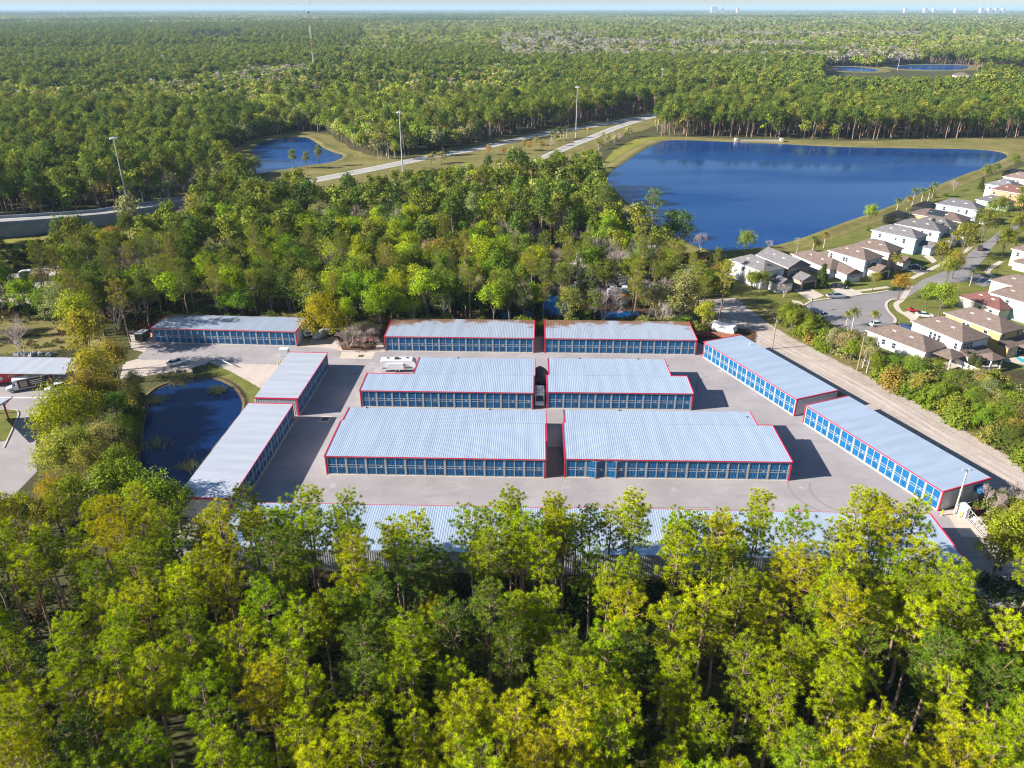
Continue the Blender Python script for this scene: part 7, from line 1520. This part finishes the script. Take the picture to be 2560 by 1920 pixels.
# median and verge trees
x, y = jgrid(-120, 90, 330, 560, 6.5, 51); qb = proj(np.stack([x, y, x * 0], 1)); ok = inpoly(qb[:, 0], qb[:, 1], [(960, 440), (1100, 405), (1290, 372), (1400, 352), (1440, 372), (1380, 400), (1200, 425), (1000, 450)]) | inpoly(qb[:, 0], qb[:, 1], [(1440, 375), (1540, 330), (1640, 300), (1660, 312), (1560, 350), (1470, 392), (1500, 410), (1440, 410)]) | inpoly(qb[:, 0], qb[:, 1], [(440, 530), (560, 500), (800, 460), (940, 435), (950, 450), (800, 480), (600, 520), (460, 545)])
ok &= (seg_dist(x, y, ROAD) > 9) & (seg_dist(x, y, RAMP) > 6); x, y = x[ok], y[ok]; g = np.random.default_rng(52); ok = ~hides(x, y, np.full(len(x), 6.), [KV[2]]) | (g.random(len(x)) < .12); x, y = x[ok], y[ok]
scatter('verge_trees', 'small thin trees on the highway median and verge', 'trees', np.stack([x, y, x * 0], 1), .42 + .25 * g.random(len(x)), np.where(g.random(len(x)) < .55, 7 + g.integers(0, 2, len(x)), np.where(g.random(len(x)) < .5, 9, 12)), CM)
# woods beyond the road and the lake
def zone(r0, r1, s, seed, coll, name, label, base):
    xx, yy = jgrid(-r1 * .80, r1 * .80, r0 * .75, r1 * 1.05, s, seed); d = np.hypot(xx, yy); ok = (d >= r0) & (d < r1) & inframe(xx, yy, 170 if r0 < 900 else 60)
    xx, yy = xx[ok], yy[ok]; ok = free(xx, yy) & ~inpoly(xx, yy, WOOD); xx, yy = xx[ok], yy[ok]
    qb = proj(np.stack([xx, yy, xx * 0], 1)); bx, by = qb[:, 0], qb[:, 1]; g = np.random.default_rng(seed + 1)
    beyond = (by < np.interp(bx, [p[0] for p in RPX], [p[1] for p in RPX])) | (bx > 1600); lake_side = (bx > 1545) & (by < 352) | (bx > 2250) & (by < 360)
    ok = (beyond & (bx < 1700)) | lake_side; 
    for P_ in ([(460, 110), (500, 95), (605, 88), (620, 106), (540, 116)], [(580, 46), (700, 42), (700, 50), (590, 54)], [(120, 200), (160, 190), (260, 194), (262, 208), (140, 212)], [(2360, 180), (2560, 176), (2700, 190), (2700, 215), (2470, 205)], [(2255, 82), (2335, 80), (2335, 92), (2260, 92)]): ok &= ~inpoly(bx, by, P_)
    xx, yy, bx, by = xx[ok], yy[ok], bx[ok], by[ok]
    sc_ = 1.0 if r0 < 700 else 2.2 if r0 < 1600 else 4.5
    n1 = vnoise(xx, yy, 95 * sc_, 61) * .65 + vnoise(xx, yy, 32 * sc_, 64) * .35; n2 = vnoise(xx + 40, yy, 70 * sc_, 62); n3 = vnoise(xx, yy * .6, 200 * sc_, 63)
    pw = np.full(len(xx), .55); lw = np.full(len(xx), .75); bw = np.full(len(xx), .06); rw = np.full(len(xx), .015); s1 = n1 > .52
    pw = np.where(s1, 3.0, pw); lw = np.where(s1, .12, lw); s2 = (n1 < .42); pw = np.where(s2, .12, pw); lw = np.where(s2, 1.8, lw); bw = np.where(s2 & (n2 > .62), .9, bw)
    stand = ((bx > 1330) & (by > 168) & (by < 372)) | ((bx < 850) & (by > 118) & (by < 190)) | ((bx > 1560) & (by > 190)) | ((bx < 480) & (by > 190) & (by < 236)) | ((bx > 880) & (bx < 1500) & (by > 140) & (by < 190) & (n3 > .3)); pw = np.where(stand, 4.0, pw); lw = np.where(stand, .14, lw); bw = np.where(stand, .02, bw)
    dk = (bx < 640) & (by > 330); pw = np.where(dk, 1.5, pw); lw = np.where(dk, .6, lw)
    pale = ((bx > 900) & (by < 140) & (by > 62)) | ((bx > 500) & (bx < 1300) & (by > 236) & (by < 262)) | ((bx < 900) & (by > 238) & (by < 300) & (n2 > .35)); lw = np.where(pale, 2.4, lw); pw = np.where(pale, .12, pw)
    grey = (bx > 1250) & (by > 92) & (by < 165) & (n2 < .62) & (bx < 2300); bw = np.where(grey, 2.2, bw); lw = np.where(grey, .8, lw); pw = np.where(grey, .1, pw)
    li = (bx > 640) & (bx < 1330) & (by > 250) & (by < 345) & (n2 > .40); lw = np.where(li, 2.6, lw); pw = np.where(li, .35, pw)
    blue = (bx < 900) & (by < 112); pw = np.where(blue, 2.6, pw); lw = np.where(blue, .35, lw)
    ix = choose(pw, lw, bw, rw, g); sc = base * (.78 + .45 * g.random(len(xx))); 
    hgt = 16 * sc; ok = ~hides(xx, yy, hgt); xx, yy, ix, sc = xx[ok], yy[ok], ix[ok], sc[ok]
    print(name, len(xx)); scatter(name, label, 'trees', np.stack([xx, yy, xx * 0], 1), sc, ix, coll)
zone(300, 760, 6.0, 71, CM, 'roadside_wood', 'mass of pines and leafy trees beyond the highway and the lake', 1.0)
zone(760, 1700, 7.6, 72, CF, 'distant_wood', 'mass of distant pines and leafy trees reaching across the picture', 1.1)
zone(1700, 4200, 12.5, 73, CF, 'far_wood', 'mass of far trees fading towards the horizon', 1.35)
# clumps of trees for the farthest reach
gcl = np.random.default_rng(90); cv = []
for k, pal in enumerate(((0.12, 0.16, 0.035), (0.26, 0.30, 0.06), (0.32, 0.33, 0.13), (0.17, 0.21, 0.04))):
    n = 70; C = np.stack([gcl.normal(size=n) * 28, gcl.normal(size=n) * 28, 10 + 5 * gcl.random(n)], 1); v, t, ti = leaf_cards(C, np.tile([[0, 0, 1.]], (n, 1)), 7, 7.0, 2.8, gcl, up=.8); cv.append(((np_mesh('clump', v, t, 'leaves', ti),), pal))
CC = proto_collection('tree_clump', cv)
xx, yy = jgrid(-12500, 12500, 3500, 17000, 62, 91); d = np.hypot(xx, yy); ok = (d > 4000) & (d < 16500) & inframe(xx, yy, 40); xx, yy = xx[ok], yy[ok]; n1 = vnoise(xx, yy * .5, 900, 92); n2 = gcl.random(len(xx)); ix = np.where(n1 + (n2 - .5) * .5 > .55, 0, np.where(n2 < .4, 1, np.where(n2 < .7, 2, 3)))
scatter('horizon_wood', 'far forest canopy running out to the horizon', 'trees', np.stack([xx, yy, xx * 0], 1), .9 + .4 * gcl.random(len(xx)), ix, CC); print('clumps', len(xx))
# undergrowth of the foreground wood and of the middle wood
US = [shrub(600 + i, h=1.6, w=3.0, clusters=26, leaves=8, size=.36) for i in range(3)]; CU = proto_collection('undergrowth_plant', [((US[i % 3][0], US[i % 3][1]), c) for i, c in enumerate(((0.045, 0.07, 0.018), (0.07, 0.10, 0.02), (0.10, 0.10, 0.03), (0.12, 0.07, 0.035)))])
x, y = jgrid(-90, 95, 38, 94, 2.6, 95); g = np.random.default_rng(96); ok = inframe(x, y, 120) & ~inpoly(x, y, POND1_O) & ~inpoly(x, y, LOT) & (vnoise(x, y, 8, 97) > .24) & ~((y > 93) & (x > -46) & (x < 72)) & (seg_dist(x, y, TRACK) > 5); x, y = x[ok], y[ok]
scatter('undergrowth', 'dark undergrowth below the foreground pines', 'undergrowth', np.stack([x, y, x * 0], 1), .5 + .9 * g.random(len(x)), g.choice(4, len(x), p=[.4, .3, .18, .12]), CU)
x, y = jgrid(-300, 110, 196, 430, 4.2, 98); ok = inpoly(x, y, WOOD) & free(x, y) & inframe(x, y, 120) & (vnoise(x, y, 12, 99) > .42) & ~((x > -97) & (x < 66) & (y < 200))
for P_ in clear: ok &= ~inpoly(x, y, P_)
x, y = x[ok], y[ok]; g = np.random.default_rng(99); scatter('wood_undergrowth', 'brushwood below the mixed wood behind the rear buildings', 'undergrowth', np.stack([x, y, x * 0], 1), .6 + 1.1 * g.random(len(x)), g.choice(4, len(x), p=[.25, .3, .3, .15]), CU)

x, y = jgrid(-200, -70, 185, 330, 3.6, 101); qb = proj(np.stack([x, y, x * 0], 1)); ok = inpoly(qb[:, 0], qb[:, 1], [(-80, 600), (300, 580), (330, 640), (260, 800), (230, 880), (-80, 880)]) & (vnoise(x, y, 9, 102) > .45) & ~inpoly(x, y, LOT); x, y = x[ok], y[ok]; g = np.random.default_rng(103)
scatter('field_scrub', 'low scrub dotted over the open field behind the shelters', 'undergrowth', np.stack([x, y, x * 0], 1), .25 + .6 * g.random(len(x)), g.choice(4, len(x), p=[.2, .3, .3, .2]), CU)

# ------------------------------------------------------------------ haze
hm = bpy.data.materials.new('haze'); hm.use_nodes = True; nt = hm.node_tree
for n in list(nt.nodes):
    if n.type != 'OUTPUT_MATERIAL': nt.nodes.remove(n)
pv = nt.nodes.new('ShaderNodeVolumePrincipled'); pv.inputs['Color'].default_value = (0.52, 0.74, 1.0, 1); pv.inputs['Density'].default_value = 0.00005; pv.inputs['Anisotropy'].default_value = 0.0
nt.links.new(pv.outputs[0], nt.nodes['Material Output'].inputs['Volume'])
hz = MB().box(-50000, 50000, -2000, 50000, -1, 140).build('haze', hm); tag(hz, 'pale blue haze over the far forest', 'haze', kind='stuff')
